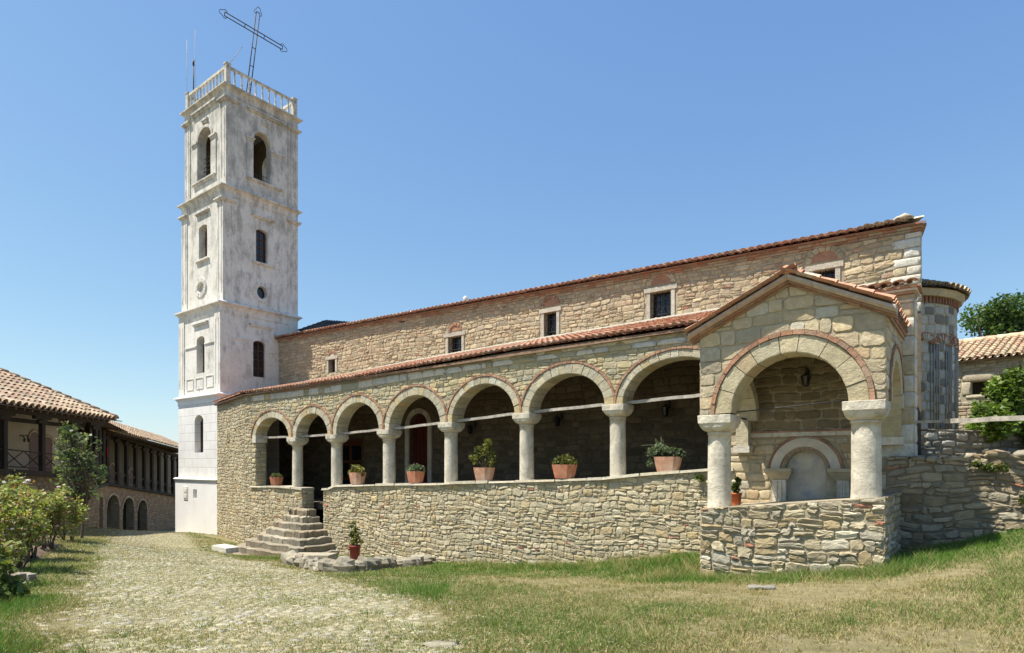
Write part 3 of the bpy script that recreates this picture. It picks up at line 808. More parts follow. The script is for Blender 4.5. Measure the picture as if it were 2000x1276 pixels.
    for (u0, u1, v) in ((362, 383.5, 680), (400, 424, 669)):
        a0, a1 = S(u0, t0), S(u1, t0); z = Z((u0+u1)/2, v, t0)
        mb = MB(); mb.box(a0, a1, t0-0.05, t0, z-0.03, z+0.04); th.part('band_moulding', mb, 'plaster')
    for (u0, u1, v) in ((453, 492, 662), (525, 545, 690)):
        a0, a1 = T(u0, s1), T(u1, s1); z = ZS((u0+u1)/2, v, s1)
        mb = MB(); mb.box(s1, s1+0.05, a0, a1, z-0.03, z+0.04); th.part('band_moulding', mb, 'plaster')
    # glazed windows of the lower storeys
    def win(mapf, a0, a1, zb, zt, rise, depth, bars):
        mb = MB(); c = (a0+a1)/2; r = (a1-a0)/2
        pts = [(a0, zb), (a1, zb)]+[(c+r*math.cos(math.pi*k/10), zt-rise+rise*math.sin(math.pi*k/10)) for k in range(11)]
        mb.add([mapf(p[0], p[1], -depth) for p in pts], [tuple(range(len(pts)))])
        w = th.part('window', mb, 'dark_glass')
        mb = MB(); fw = 0.05
        def bar(x0, x1, y0, y1): mb.hexa([mapf(x0, y0, -depth+0.002), mapf(x1, y0, -depth+0.002), mapf(x1, y0, -depth+0.04), mapf(x0, y0, -depth+0.04), mapf(x0, y1, -depth+0.002), mapf(x1, y1, -depth+0.002), mapf(x1, y1, -depth+0.04), mapf(x0, y1, -depth+0.04)])
        bar(a0, a0+fw, zb, zt-rise); bar(a1-fw, a1, zb, zt-rise); bar(a0+fw, a1-fw, zb, zb+fw); bar(c-0.02, c+0.02, zb+fw+.001, zt-0.02)
        for k in range(1, bars): z = lerp(zb, zt-rise*0.4, k/bars); bar(a0+fw, a1-fw, z-0.015, z+0.015)
        th.part('window_frame', mb, 'wood_frame', w)
    t0 = SI[1][2]; win(south(t0), S(380, t0), S(397, t0), Z(388, 884, t0), Z(388, 811, t0), 0.33, 0.36, 5)
    t0, s1 = SI[2][2], SI[2][1]
    win(south(t0), S(384, t0), S(399.5, t0), Z(392, 729, t0), Z(392, 657, t0), 0.22, 0.38, 5)
    win(east(s1), T(494.5, s1), T(518, s1), ZS(506, 737, s1), ZS(506, 666, s1), 0.18, 0.16, 4)
    t0, s1 = SI[3][2], SI[3][1]
    win(south(t0), S(388.5, t0), S(404.5, t0), Z(396, 504, t0), Z(396, 440, t0), 0.16, 0.38, 5)
    win(east(s1), T(500, s1), T(522.5, s1), ZS(511, 514, s1), ZS(511, 449, s1), 0.16, 0.22, 4)
    mb = MB(); a0, a1, zb, zt_ = T(501.5, s1), T(520.5, s1), ZS(511, 584, s1), ZS(511, 560, s1)
    mb.add([(s1-0.2, (a0+a1)/2+(a1-a0)/2*math.cos(k*0.3927), (zb+zt_)/2+(zt_-zb)/2*math.sin(k*0.3927)) for k in range(16)], [tuple(range(16))]); th.part('oculus_glass', mb, 'dark_glass')
    mb = MB(); a0, a1, zb, zt_ = S(386.5, t0), S(399, t0), Z(393, 572, t0), Z(393, 552, t0)
    mb.add([((a0+a1)/2+(a1-a0)/2*math.cos(k*0.3927), t0+0.16, (zb+zt_)/2+(zt_-zb)/2*math.sin(k*0.3927)) for k in range(16)], [tuple(range(16))]); th.part('oculus_panel', mb, 'plaster')
    # carved plaque on the plinth
    mb = MB(); a0, a1 = S(359, 0), S(367, 0); z0, z1 = Z(363, 976, 0), Z(363, 951, 0)
    mb.box(a0, a1, -0.03, 0, z0, z1); mb.box(a0+0.08, a1-0.08, -0.05, -0.031, z0+0.08, z0+0.28); mb.box(a0+0.08, a1-0.08, -0.05, -0.031, z1-0.3, z1-0.1)
    th.part('plaque', mb, 'plaster')
    # belfry grille and floor beam
    s0, s1, t0, t1, *_ = SI[4]
    for k, (mp, a0, a1, zb, zt_) in enumerate(((east(s1-0.3), T(495, s1), T(528, s1), ZS(511, 360, s1), ZS(511, 300, s1)), (west(s0+0.3), T(495, s1), T(528, s1), ZS(511, 360, s1), ZS(511, 270, s1)),
                                               (south(t0+0.3), S(387.5, t0), S(413, t0), Z(400, 357, t0), Z(400, 285, t0)))):
        mb = MB(); m = 3 if k == 0 else 7
        for q in range(m): z = zb+0.12+q*0.24; mb.tube([mp(a0, z, 0), mp(a1, z, 0)], 0.014, 5)
        for q in range(1, 4 if k == 0 else 2): a = lerp(a0, a1, q/(4 if k == 0 else 2)); mb.tube([mp(a, zb, 0), mp(a, zb+0.12+(m-1)*0.24, 0)], 0.012, 5)
        th.part('grille', mb, 'iron')
    # balustrade
    zb = zc[5]+0.12; zt_ = Z(447, 120, 0.5); x0, x1, y0, y1 = s0-0.02, s1+0.02, t0-0.02, t1+0.02
    mb = MB(); mb.box(x0, x1, y0, y1, zb-0.1, zb+0.06); ledge = th.part('roof_slab', mb, 'plaster')
    bal = MB()
    zr0, zr1 = zt_-0.16, zt_-0.03
    for (p, q) in (((x0, y0+.1), (x1, y0+.1)), ((x0, y1-.1), (x1, y1-.1)), ((x0+.1, y0), (x0+.1, y1)), ((x1-.1, y0), (x1-.1, y1))):
        bal.beam((p[0], p[1], (zr0+zr1)/2), (q[0], q[1], (zr0+zr1)/2), 0.12, zr1-zr0)
    rail = th.part('handrail', bal, 'old_stucco')
    for (x, y) in ((x0+.12, y0+.12), (x1-.12, y0+.12), (x1-.12, y1-.12), (x0+.12, y1-.12)):
        mb = MB(); mb.box(x-.12, x+.12, y-.12, y+.12, zb+0.06, zt_+0.02); mb.box(x-.145, x+.145, y-.145, y+.145, zt_+0.021, zt_+0.08)
        th.part('corner_post', mb, 'old_stucco')
    for (p, q, n) in (((x0+.12, y0+.1), (x1-.12, y0+.1), 12), ((x0+.12, y1-.1), (x1-.12, y1-.1), 12), ((x0+.1, y0+.12), (x0+.1, y1-.12), 10), ((x1-.1, y0+.12), (x1-.1, y1-.12), 10)):
        for k in range(1, n):
            x, y = lerp(p[0], q[0], k/n), lerp(p[1], q[1], k/n); mb = MB(); h = zr0-zb-0.06
            prof = [(0, .055), (.1, .055), (.13, .04), (.3, .05), (.55, .033), (.8, .04), (.87, .052), (1, .052)]
            mb.rings([[(x+r*math.cos(a*math.pi/3), y+r*math.sin(a*math.pi/3), zb+0.06+h*f) for a in range(6)] for f, r in prof])
            th.part('baluster', mb, 'old_stucco')
    # iron cross: two lattice bars with open trefoil ends, leaning a little
    base = Vector((-0.75, 2.3, zb)); yb = depth_s(487, -0.75)
    c0 = Vector((-0.75, T(487, -0.75), ZS(487, 166, -0.75)))
    top = Vector((-0.55, T(504, -0.55), ZS(503, 24, -0.55)))
    ax = (top-c0).normalized(); foot = c0 - ax*((c0.z-zb)/ax.z)
    side = Vector((0, 1, 0)); side = (side-ax*side.dot(ax)*0.0).normalized()
    mid = c0 + ax*((ZS(498, 62, -0.6)-c0.z)/ax.z)
    mb = MB()
    def lattice(p, q, w, along):
        p = Vector(p); q = Vector(q)
        for sg in (-1, 1): mb.tube([p+along*w*sg, q+along*w*sg], 0.028, 5)
        n = max(2, int((q-p).length/0.9))
        for k in range(n+1): c = p.lerp(q, k/n); mb.tube([c-along*w, c+along*w], 0.022, 5)
    def trefoil(c, d, s):
        pts = []
        for k in range(13):
            a = -2.5+5.0*k/12; rr = 0.20*(1+0.25*math.cos(3*a))
            pts.append(c+d*(0.05+rr*math.cos(a))+s*(rr*math.sin(a)))
        mb.tube(pts, 0.018, 5)
    lattice(foot, top, 0.10, side); lattice(mid-side*1.72, mid+side*1.6, 0.10, ax)
    trefoil(top, ax, side); trefoil(mid-side*1.72, -side, ax); trefoil(mid+side*1.6, side, ax)
    th.part('cross', mb, 'iron')
    # aerials on the roof
    mb = MB(); c = (s0+0.35, t0+0.35, zb); 
    p0 = (S(378, t0+0.1), t0+0.1, zb+0.3)
    mb.tube([p0, (p0[0], p0[1], Z(378, 122, t0+0.1))], 0.03, 6); mb.tube([(p0[0], p0[1], Z(378, 128, t0+.1)), (p0[0], p0[1], Z(378, 118, t0+.1))], 0.055, 6)
    th.part('aerial', mb, 'iron')
    for (u, v0, du, v1) in ((381, 120, 0, 58), (365, 170, 0, 78)):
        mb = MB(); a = S(u, t0+0.3); mb.tube([(a, t0+0.3, zt_-0.9 if u > 370 else zt_-1.2), (a, t0+0.3, Z(u, v1, t0+0.3))], 0.012, 5)
        th.part('whip_aerial', mb, 'grey_wood')
    mb = MB(); mb.tube([(s1-0.1, t0+0.15, zt_), (s1+0.0, t0+0.85, zt_+1.3)], 0.015, 5); th.part('whip_aerial', mb, 'grey_wood')
tower()

# ------------------------------------------------------------------ CHURCH
TN, TA, TP = 3.44, -1.10, -3.60              # nave wall, arcade wall, porch front
SE_ = 29.4                                   # east end
church = Thing('church', 'long stone church with arcaded portico, gabled porch and red tiled roofs', 'church', (0, 0, -3.7))
SC = S(478, TA)                              # bend between arcade and splayed end wall
colu = [571, 648, 750, 871, 1019, 1198]
capv = [855.5, 849.5, 840, 826, 808, 790.5]
basev = [960, 960, 948, 957, 941, 944]
cs = [S(u, TA-0.02) for u in colu]
capz = [Z(u, v, TA) for u, v in zip(colu, capv)]
basez = [Z(u, v, TA-0.1) for u, v in zip(colu, basev)]
S_J = S(500, TA)                             # left jamb of the first arch
S_E = 26.1                                   # right end of the arcade
spr_s = [S_J]+cs+[S_E]; spr_z = [Z(500, 856, TA)]+capz+[capz[-1]+0.10]
def spring(s): return interp(s, spr_s, spr_z)
def eave_z(s): return interp(s, [0, SC, S(560, TA), S(680, TA), S(800, TA), S(1000, TA), 26, 30], [2.98, 3.06, 3.04, 3.07, 3.18, 3.29, 3.29, 3.28])
crown_in = [816, 809, 787.4, 773, 751, 731, 701]
crown_out = [799.5, 790, 770, 750.5, 733, 707, 681]
bays = []
for i in range(7):
    a = spr_s[i]+(0.0 if i == 0 else 0.27); b = spr_s[i+1]-(0.27 if i < 6 else 0.05)
    c = (a+b)/2; rx = (b-a)/2
    u = {0: 535, 1: 603, 2: 696, 3: 808, 4: 941, 5: 1107, 6: 1300}[i]
    zs = spring(c); rz = Z(u, crown_in[i], TA)-zs
    th_ = Z(u, crown_out[i], TA)-Z(u, crown_in[i], TA)-0.05
    bays.append((c, rx, rz, max(0.17, min(0.30, th_))))

def parapet_top(s):
    us = [500, 565, 575, 645, 650, 750, 858, 882, 1000, 1190, 1210, 1300, 1378]
    vs = [951, 951, 956, 956, 950, 947, 946, 944, 941, 935, 930, 925, 917]
    return interp(s, [S(u, TA-0.05) for u in us], [Z(u, v, TA-0.05) for u, v in zip(us, vs)])
def base_z(s, t=TA):
    x, y, _ = L2W(s, t, 0); return gz(x, y)-0.15

def portico():
    wallmap = south(TA)
    # ---- upper wall over the arches
    mb = MB()
    arch_full = [(c, rx+th_+0.05, rz+th_+0.05, spring) for (c, rx, rz, th_) in bays]
    def low(s):
        z = spring(s)
        for (c, rx, rz, th_) in bays:
            if abs(s-c) < rx+th_*0.7: z = max(z, spring(s)+(rz+th_*0.7)*math.sqrt(max(0, 1-((s-c)/(rx+th_*0.7))**2)))
        return z
    def low1(s): return low(s)
    n = 240; s0 = SC
    xs = [S_J-0.28+(S_E-S_J+0.28)*i/n for i in range(n+1)]
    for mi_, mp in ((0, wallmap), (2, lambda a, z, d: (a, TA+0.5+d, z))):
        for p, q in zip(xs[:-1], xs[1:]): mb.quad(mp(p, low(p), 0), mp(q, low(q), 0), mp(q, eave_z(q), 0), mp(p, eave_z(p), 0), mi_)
        mb.quad(mp(SC, base_z(SC), 0), mp(S_J-0.28, base_z(S_J), 0), mp(S_J-0.28, eave_z(S_J), 0), mp(SC, eave_z(SC), 0), 0)
    mb.quad((S_J-0.02, TA, base_z(S_J)), (S_J-0.02, TA+0.5, base_z(S_J)), (S_J-0.02, TA+0.5, spring(S_J)), (S_J-0.02, TA, spring(S_J)), 0)
    mb.quad((S_J-0.3, TA, base_z(S_J)), (S_J-0.02, TA, base_z(S_J)), (S_J-0.02, TA, spring(S_J)+.02), (S_J-0.3, TA, spring(S_J)+.02), 0)
    def sp(a, z, hi):
        if hi-z < 0.26 and a > S_J+1.0 and U(0, 1) < 0.8: return pal_white()
        return None
    masonry(mb, S_J-0.3, S_E, spring, lambda s: eave_z(s)-0.36, wallmap, (0.11, 0.19), (0.2, 0.46), 0.010, (0.012, 0.03), pal_upper, 1, arch_full, jit=0.012, split=0.16, bev=(0.89, 0.84), rot=.06, rough=1)
    masonry(mb, S_J-0.3, S_E, lambda s: eave_z(s)-0.36, lambda s: eave_z(s)-0.09, wallmap, (0.5, 0.5), (0.35, 1.0), 0.010, (0.015, 0.04), lambda: pal_white() if U(0, 1) < 0.62 else pal_upper(), 1, (), wamp=0, jit=0.010, split=0.1, bev=(0.93, 0.85))
    # left pier: rubble between the bend and the first arch
    masonry(mb, SC, S_J-0.3, lambda s: base_z(s), lambda s: eave_z(s)-0.09, wallmap, (0.11, 0.2), (0.14, 0.36), 0.012, (0.012, 0.032), pal_rubble, 1, rot=0.16, jit=0.018, bev=(.84, .78), rough=1)
    masonry(mb, S_J-0.3, S_J, lambda s: parapet_top(s), lambda s: spring(s)-0.2, wallmap, (0.14, 0.24), (0.15, 0.3), 0.012, (0.015, 0.04), pal_upper, 1)
    # dressed jamb and stones lining the reveal of the first arch
    masonry(mb, TA+0.0, TA+0.5, lambda t: parapet_top(S_J), lambda t: spring(S_J)-0.2, lambda a, z, d: (S_J-0.02+d, a, z), (0.16, 0.26), (0.2, 0.45), 0.010, (0.01, 0.02), pal_upper, 1)
    mb.box(S_J-0.22, S_J+0.05, TA-0.05, TA+0.5, spring(S_J)-0.2, spring(S_J), 1, pal_white())
    church.part('portico_wall', mb, ['mortar', 'stone', 'shade_toned_stone'])
    # ---- arches
    for (c, rx, rz, th_) in bays:
        mb = MB(); voussoirs(mb, wallmap, c, spring, rx, rz, th_, int(9+rx*6), 0.035, -0.5, pal_vous, 0, bmi=0, bd=0.06)
        church.part('arch', mb, ['stone'])
    # ---- splayed end wall
    mp, l = line_map((-0.02, 0.02), (SC, TA)); mb = MB()
    zt = lambda a: lerp(eave_z(0), eave_z(SC), a/l)-0.02; zb = lambda a: base_z(lerp(0, SC, a/l), lerp(0, TA, a/l))
    aw = l*0.44; zw = 0.5*(Z(444, 860, -0.35)+Z(444, 841, -0.35)); op = [('rect', aw-0.1, aw+0.12, zw-0.24, zw+0.24)]
    openwall(mb, 0, l, zb, zt, mp, op, 0.4)
    masonry(mb, 0, l, zb, lambda a: zt(a)-0.08, mp, (0.11, 0.2), (0.13, 0.34), 0.013, (0.012, 0.032), pal_rubble, 1, rects=[(aw-0.22, aw+0.24, zw-0.34, zw+0.36)], split=0.32, rot=0.17, jit=0.018, bev=(.84, .78), rough=1)
    for (a0, a1, z0, z1) in ((aw-0.22, aw-0.1, zw-0.34, zw+0.36), (aw+0.12, aw+0.24, zw-0.34, zw+0.36), (aw-0.1, aw+0.12, zw+0.24, zw+0.36), (aw-0.1, aw+0.12, zw-0.34, zw-0.24)):
        stone(mb, [(a0+.005, z0+.005), (a1-.005, z0+.005), (a1-.005, z1-.005), (a0+.005, z1-.005)], mp, 0.04, pal_upper(), 1)
    church.part('end_wall', mb, ['mortar', 'stone'])
    # ---- parapet with the stair gap
    g0, g1 = cs[0]+0.72, cs[1]-0.5
    for (a, b) in ((S_J-0.3, g0), (g1, 26.1)):
        mb = MB(); mp = south(TA-0.04)
        f0 = lambda s: base_z(s); f1 = parapet_top
        openwall(mb, a, b, f0, f1, mp, (), step=0.4)
        m = int((b-a)/0.4)
        for k in range(m):
            p, q = lerp(a, b, k/m), lerp(a, b, (k+1)/m)
            mb.quad((p, TA-0.04, f1(p)), (q, TA-0.04, f1(q)), (q, TA+0.5, f1(q)), (p, TA+0.5, f1(p)), 0)
            mb.quad((p, TA+0.5, f0(p)), (q, TA+0.5, f0(q)), (q, TA+0.5, f1(q)), (p, TA+0.5, f1(p)), 0)
        for x in (a, b): mb.quad((x, TA-0.04, f0(x)), (x, TA+0.5, f0(x)), (x, TA+0.5, f1(x)), (x, TA-0.04, f1(x)), 0)
        masonry(mb, a, b, f0, lambda s: f1(s)-0.02, mp, (0.12, 0.21), (0.15, 0.40), 0.011, (0.012, 0.034), pal_rubble, 1, split=0.36, wamp=1.6, rot=0.15, jit=0.02, bev=(.84, .78), rough=1)
        if a < 8:   # rounded return beside the stairs
            masonry(mb, TA, TA+0.5, lambda t: f0(b), lambda t: f1(b)-0.02, lambda y, z, d: (b+d, y, z), (0.12, 0.2), (0.15, 0.4), 0.012, (0.02, 0.05), pal_rubble, 1)
        else:
            masonry(mb, TA, TA+0.5, lambda t: f0(a), lambda t: f1(a)-0.02, lambda y, z, d: (a-d, y, z), (0.12, 0.2), (0.15, 0.4), 0.012, (0.02, 0.05), pal_rubble, 1)
        # coping slabs
        x = a-0.02
        while x < b:
            w = min(U(0.35, 1.1), b+0.02-x)
            p, q = x+0.006, x+w-0.006; z0_, z1_ = f1(p), f1(q); e = U(0.0, 0.05); h = U(0.05, 0.09); tint = var((0.52, 0.48, 0.385), 0.85, 1.12)
            mb.hexa([(p, TA-0.1-e, z0_-0.03), (q, TA-0.1-e, z1_-0.03), (q, TA+0.52, z1_-0.03), (p, TA+0.52, z0_-0.03),
                     (p+.01, TA-0.08-e, z0_+h-.03), (q-.01, TA-0.08-e, z1_+h-.03), (q, TA+0.5, z1_+h-.03), (p, TA+0.5, z0_+h-.03)], 1, tint)
            x += w
        church.part('parapet', mb, ['mortar', 'stone'])
    # ---- columns
    def column(s, t, zb_, zc_, r, cap_w, cap_h):
        r = r*U(.96, 1.04); mb = MB(); seg = 24; h = zc_-cap_h-zb_; prof = [(0, 1.06), (0.03, 1.04), (0.06, 1.0), (0.3, 1.02), (0.6, 1.0), (0.9, 0.97), (0.965, 0.98), (0.967, 1.05), (0.99, 1.05), (1.0, 0.97)]
        dx, dy = U(-.01, .01), U(-.01, .01)
        prof = [(f, k) for f, k in prof if f < .06 or f > .9]+[(f, 1.02-.05*f) for f in np.linspace(.08, .88, 14)]; prof.sort(); ph = U(0, 90)
        def rad(a, f): v = Vector((math.cos(a)*1.6+ph, math.sin(a)*1.6, f*h*2.2)); n1 = mnoise.noise(v); n2 = mnoise.noise(v*3.3); return r*(1+.018*n1+.016*min(0, n2+.15)*2)
        mb.rings([[(s+dx*f+rad(2*math.pi*a/seg, f)*k*math.cos(2*math.pi*a/seg), t+dy*f+rad(2*math.pi*a/seg, f)*k*math.sin(2*math.pi*a/seg), zb_+h*f) for a in range(seg)] for f, k in prof])
        col = church.part('column', mb, 'column_stone')
        mb = MB(); rs = []; seg = 28
        for (f, w, e) in ((0, r*1.03, 2.0), (0.05, lerp(r, cap_w, 0.30), 2.4), (0.14, lerp(r, cap_w, 0.58), 3.4), (0.28, lerp(r, cap_w, 0.82), 5), (0.42, cap_w*0.96, 8), (0.5, cap_w*0.985, 8), (0.52, cap_w*1.01, 10), (0.97, cap_w*1.02, 12), (1.0, cap_w, 12)):
            ring_ = []
            for a in range(seg):
                ca, sa = math.cos(2*math.pi*(a+.5)/seg), math.sin(2*math.pi*(a+.5)/seg)
                q = (abs(ca)**e+abs(sa)**e)**(-1/e)*w
                q *= 1+.03*mnoise.noise(Vector((ca*2+s, sa*2, f*3)))+(.05*min(0, mnoise.noise(Vector((ca*4+s*3, sa*4, f*6)))+.1) if e > 4 else 0)
                ring_.append((s+ca*q, t+sa*q, zc_-cap_h+cap_h*f))
            rs.append(ring_)
        mb.rings(rs, smooth=False); church.part('capital', mb, 'column_stone', col)
    for s, zb_, zc_ in zip(cs, basez, capz): column(s, TA+0.22, zb_-0.1, zc_, 0.215, 0.325, 0.31)
    church.column = column
    # ---- tie beams
    ends = [S_J]+cs+[S_E]
    for i in range(7):
        mb = MB(); a, b = ends[i]+(0 if i == 0 else 0.2), ends[i+1]-0.2; o = 0.02
        mb.beam((a, TA+0.25, spring(a)+o+0.02), (b, TA+0.25, spring(b)+o+0.03), 0.085, 0.08, seg=6, wob=0.012)
        church.part('tie_beam', mb, 'grey_wood')
    # ---- floor, ceiling of the walk
    mb = MB()
    for a, b in ((0.1, 14), (14, SE_-0.3)):
        z0_, z1_ = parapet_top(max(a, S_J))-0.75, parapet_top(b)-0.75
        mb.hexa([(a, TA+0.45 if a > 5 else 0.2, z0_-0.3), (b, TA+0.45, z1_-0.3), (b, TN-.1, z1_-0.3), (a, TN-.1, z0_-0.3), (a, TA+0.45 if a > 5 else 0.2, z0_), (b, TA+0.45, z1_), (b, TN-.1, z1_), (a, TN-.1, z0_)])
    church.part('portico_floor', mb, 'shade_toned_stone')
    # ---- portico roof
    mb = MB()
    def ej(s): return interp(s, [0, S(560, TN), S(660, TN), S(800, TN), S(1000, TN), S(1300, TN), 30], [4.1, 4.16, 4.24, 4.44, 4.56, 4.64, 4.70])
    cols = int((SE_-1.0)/0.205); pitch = 0.205
    for i in range(cols):
        s = 0.05+pitch*(i+0.5)
        et = (lerp(0, TA, min(1, s/SC)))-0.20
        if s > 26.2 and s < 29.5: et = TA-0.05
        z0_ = eave_z(s)+0.02; z1_ = ej(s)
        dv = Vector((0, TN-et, z1_-z0_)); L = dv.length; dv.normalize()
        rows = int(L/0.30)+1
        sub = MB(); tile_roof(sub, (s-pitch/2, et, z0_), (1, 0, 0), dv, 1, rows, pitch, 0.36, fill=(0.48, 0.34, 0.25))
        lim = TN+0.06
        o = len(mb.v); mb.v += [(v[0], min(v[1], lim), v[2]) for v in sub.v]
        mb.f += [tuple(k+o for k in f) for f in sub.f]; mb.m += sub.m; mb.t += sub.t; mb.sm += sub.sm
    # boarding under the tiles (follows the bend of the end wall)
    pts = [(0, -0.16), (SC, TA-0.16), (26.2, TA-0.16), (SE_-1.05, TA-0.16)]
    for (p, q) in zip(pts[:-1], pts[1:]):
        for dz, sg in ((-0.02, 0), (-0.09, 1)):
            mb.quad((p[0], p[1], eave_z(p[0])+dz), (q[0], q[1], eave_z(q[0])+dz), (q[0], TN, ej(q[0])+dz-0.02), (p[0], TN, ej(p[0])+dz-0.02), 1, (0.2, 0.12, 0.08))
        mb.quad((p[0], p[1], eave_z(p[0])-0.09), (q[0], q[1], eave_z(q[0])-0.09), (q[0], q[1], eave_z(q[0])-0.02), (p[0], p[1], eave_z(p[0])-0.02), 0, (0.30, 0.19, 0.13))
    church.part('portico_roof', mb, ['tile', 'soffit_wood'])
    mb = MB(); m = 40
    for k in range(m):
        p, q = lerp(0, SE_-1, k/m), lerp(0, SE_-1, (k+1)/m)
        mb.hexa([(p, TN-0.32, ej(p)-0.06), (q, TN-0.32, ej(q)-0.06), (q, TN-0.002, ej(q)-0.06), (p, TN-0.002, ej(p)-0.06), (p, TN-0.28, ej(p)+0.05), (q, TN-0.28, ej(q)+0.05), (q, TN-0.002, ej(q)+0.15), (p, TN-0.002, ej(p)+0.15)])
    church.part('mortar_flashing', mb, 'lead_flashing')
    # ---- brick cornice under the eave
    mb = MB(); x = 0.0
    for (p, q) in ((0, SC), (SC, 26.1)):
        f, l = line_map((p, lerp(0, TA, p/SC) if p < SC else TA), (q, TA)); a = 0
        while a < l-0.05:
            w = min(U(0.22, 0.34), l-a); s = lerp(p, q, a/l); z = eave_z(s)-0.085
            vs = [f(aa, zz, d) for zz in (z, z+0.05) for (aa, d) in ((a+.004, -0.05), (a+w-.004, -0.05), (a+w-.004, 0.09+U(0, .015)), (a+.004, 0.09+U(0, .015)))]
            mb.hexa(vs, 0, pal_brick() if U(0, 1) < 0.6 else var((0.33, 0.28, 0.21))); a += w
    church.part('eave_course', mb, ['stone'])
portico()

def nave():
    ze = lambda s: interp(s, [0, 29.4], [6.72, 6.08])          # wall top
    mp = south(TN)
    W = [(642, 655.5, 702, 728), (875.5, 902, 657, 694), (1062.5, 1087, 610, 660), (1269.5, 1310.5, 569, 627), (1588, 1630.5, 526.5, 575)]
    ops, rects = [], []
    for (u0, u1, v0, v1) in W:
        a0, a1, z0, z1 = S(u0, TN), S(u1, TN), Z((u0+u1)/2, v1, TN), Z((u0+u1)/2, v0, TN)
        ops.append(('rect', a0, a1, z0, z1)); fw = 0.2
        rects.append((a0-fw, a1+fw, z0-0.05, z1+0.22))
    vents = [(785, 627), (946, 588), (1161, 541), (1453, 491)]
    for (u, v) in vents:
        a = S(u, TN); z = Z(u, v, TN); ops.append(('rect', a-0.17, a+0.17, z-0.075, z+0.075)); rects.append((a-0.19, a+0.19, z-0.09, z+0.1))
    z_in = lambda s: parapet_top(max(min(s, 26), S_J))-0.8
    doors = [(658, 706, 856, 952), (800, 836, 808, 948)]
    dops = [('rect', S(658, TN), S(706, TN), z_in(9)-0.0+0.05, Z(682, 862, TN)), ('arch', S(800, TN), S(836, TN), z_in(12)+0.05, Z(818, 808, TN), 0.55)]
    mb = MB()
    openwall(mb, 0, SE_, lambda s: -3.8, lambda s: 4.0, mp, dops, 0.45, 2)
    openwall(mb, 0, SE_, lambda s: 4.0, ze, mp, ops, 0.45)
    # east end and back
    tb = TN+6.4
    SB = SE_-1.1; emp, el_ = line_map((SE_, TN), (SB, tb))
    openwall(mb, 0, el_, lambda a: -3.8, lambda a: ze(SE_)+(0.85 - abs(a-el_/2)*0.85/3.2), emp, ())
    mb.quad((0, tb, -3.8), (SB, tb, -3.8), (SB, tb, ze(SE_)), (0, tb, ze(0)))
    arr = []
    lun = []
    for i, (u0, u1, v0, v1) in enumerate(W):
        c = S((u0+u1)/2, TN); z = Z((u0+u1)/2, v0, TN)+0.2
        r = {0: 0.20, 1: 0.24, 2: 0.28, 3: 0.35, 4: 0.34}[i]; zz = z+(-0.05 if i == 0 else 0.02); lun.append((c, r, zz))
        arr.append((c, r+0.2, r+0.17, lambda a, zz=zz: zz-0.02))
    masonry(mb, 0, SE_-0.5, lambda s: interp(s, [0, 8, 30], [4.0, 4.2, 4.55]), lambda s: ze(s)-0.10, mp, (0.11, 0.21), (0.16, 0.48), 0.011, (0.012, 0.038), pal_nave, 1, arr, rects, bev=(0.84, 0.77), split=0.22, rot=0.10, jit=0.016, bricks=0.07, rough=1)
    masonry(mb, 0.3, SE_-0.3, lambda s: z_in(s), lambda s: interp(s, [0, 30], [3.9, 4.2]), mp, (0.18, 0.28), (0.3, 0.7), 0.012, (0.012, 0.03), lambda: var((0.19, 0.152, 0.105), .72, 1.25), 1, (), [(S(650, TN), S(712, TN), -3, Z(682, 850, TN)), (S(788, TN), S(848, TN), -3, Z(818, 790, TN)+0.1)], split=0.05)  # stones under the portico coloured darker to deepen its shade
    # white quoins at the east end
    z = 3.9
    k = 0
    while z < ze(SE_)-0.15:
        h = U(0.22, 0.30); w = (0.36, 0.66)[k % 2]+U(-.06, .06)
        q = min(z+h, ze(SE_)-0.1)
        stone(mb, [(SE_-w+.01, z+.008), (SE_-w*.5, z+.008), (SE_-.005, z+.008), (SE_-.005, q-.008), (SE_-w*.5, q-.008), (SE_-w+.01, q-.008)], mp, 0.03, pal_white(), 1)
        stone(mb, [(.005, z+.008), (.6, z+.008), (.6, q-.008), (.005, q-.008)], emp, 0.025, pal_white(), 1)
        if w < 0.6:
            stone(mb, [(SE_-w-.3, z+.008), (SE_-w-.01, z+.008), (SE_-w-.01, q-.008), (SE_-w-.3, q-.008)], mp, 0.025, pal_nave(), 1)
        z += h; k += 1
    masonry(mb, 0.6, el_, lambda t: 0, lambda t: ze(SE_)-0.1, emp, (0.2, 0.3), (0.3, 0.6), 0.01, (0.01, 0.03), pal_nave, 1, split=0.05)
    church.part('nave_wall', mb, ['mortar', 'stone', 'shade_toned_stone'])
    # windows
    for i, (u0, u1, v0, v1) in enumerate(W):
        a0, a1, z0, z1 = S(u0, TN), S(u1, TN), Z((u0+u1)/2, v1, TN), Z((u0+u1)/2, v0, TN); d = 0.26
        mb = MB(); mb.quad((a0, TN+d, z0), (a1, TN+d, z0), (a1, TN+d, z1), (a0, TN+d, z1)); w = church.part('window', mb, 'dark_glass')
        mb = MB(); pr = 0.035; fw = 0.125
        mb.hexa([(a0-fw, TN-pr, z0), (a0, TN-pr, z0), (a0, TN+.1, z0), (a0-fw, TN+.1, z0), (a0-fw, TN-pr, z1), (a0, TN-pr, z1), (a0, TN+.1, z1), (a0-fw, TN+.1, z1)], 0, pal_frame())
        mb.hexa([(a1, TN-pr, z0), (a1+fw, TN-pr, z0), (a1+fw, TN+.1, z0), (a1, TN+.1, z0), (a1, TN-pr, z1), (a1+fw, TN-pr, z1), (a1+fw, TN+.1, z1), (a1, TN+.1, z1)], 0, pal_frame())
        mb.box(a0-fw-0.08, a1+fw+0.08, TN-pr-0.02, TN+.1, z1+0.001, z1+0.15, 0, pal_frame())
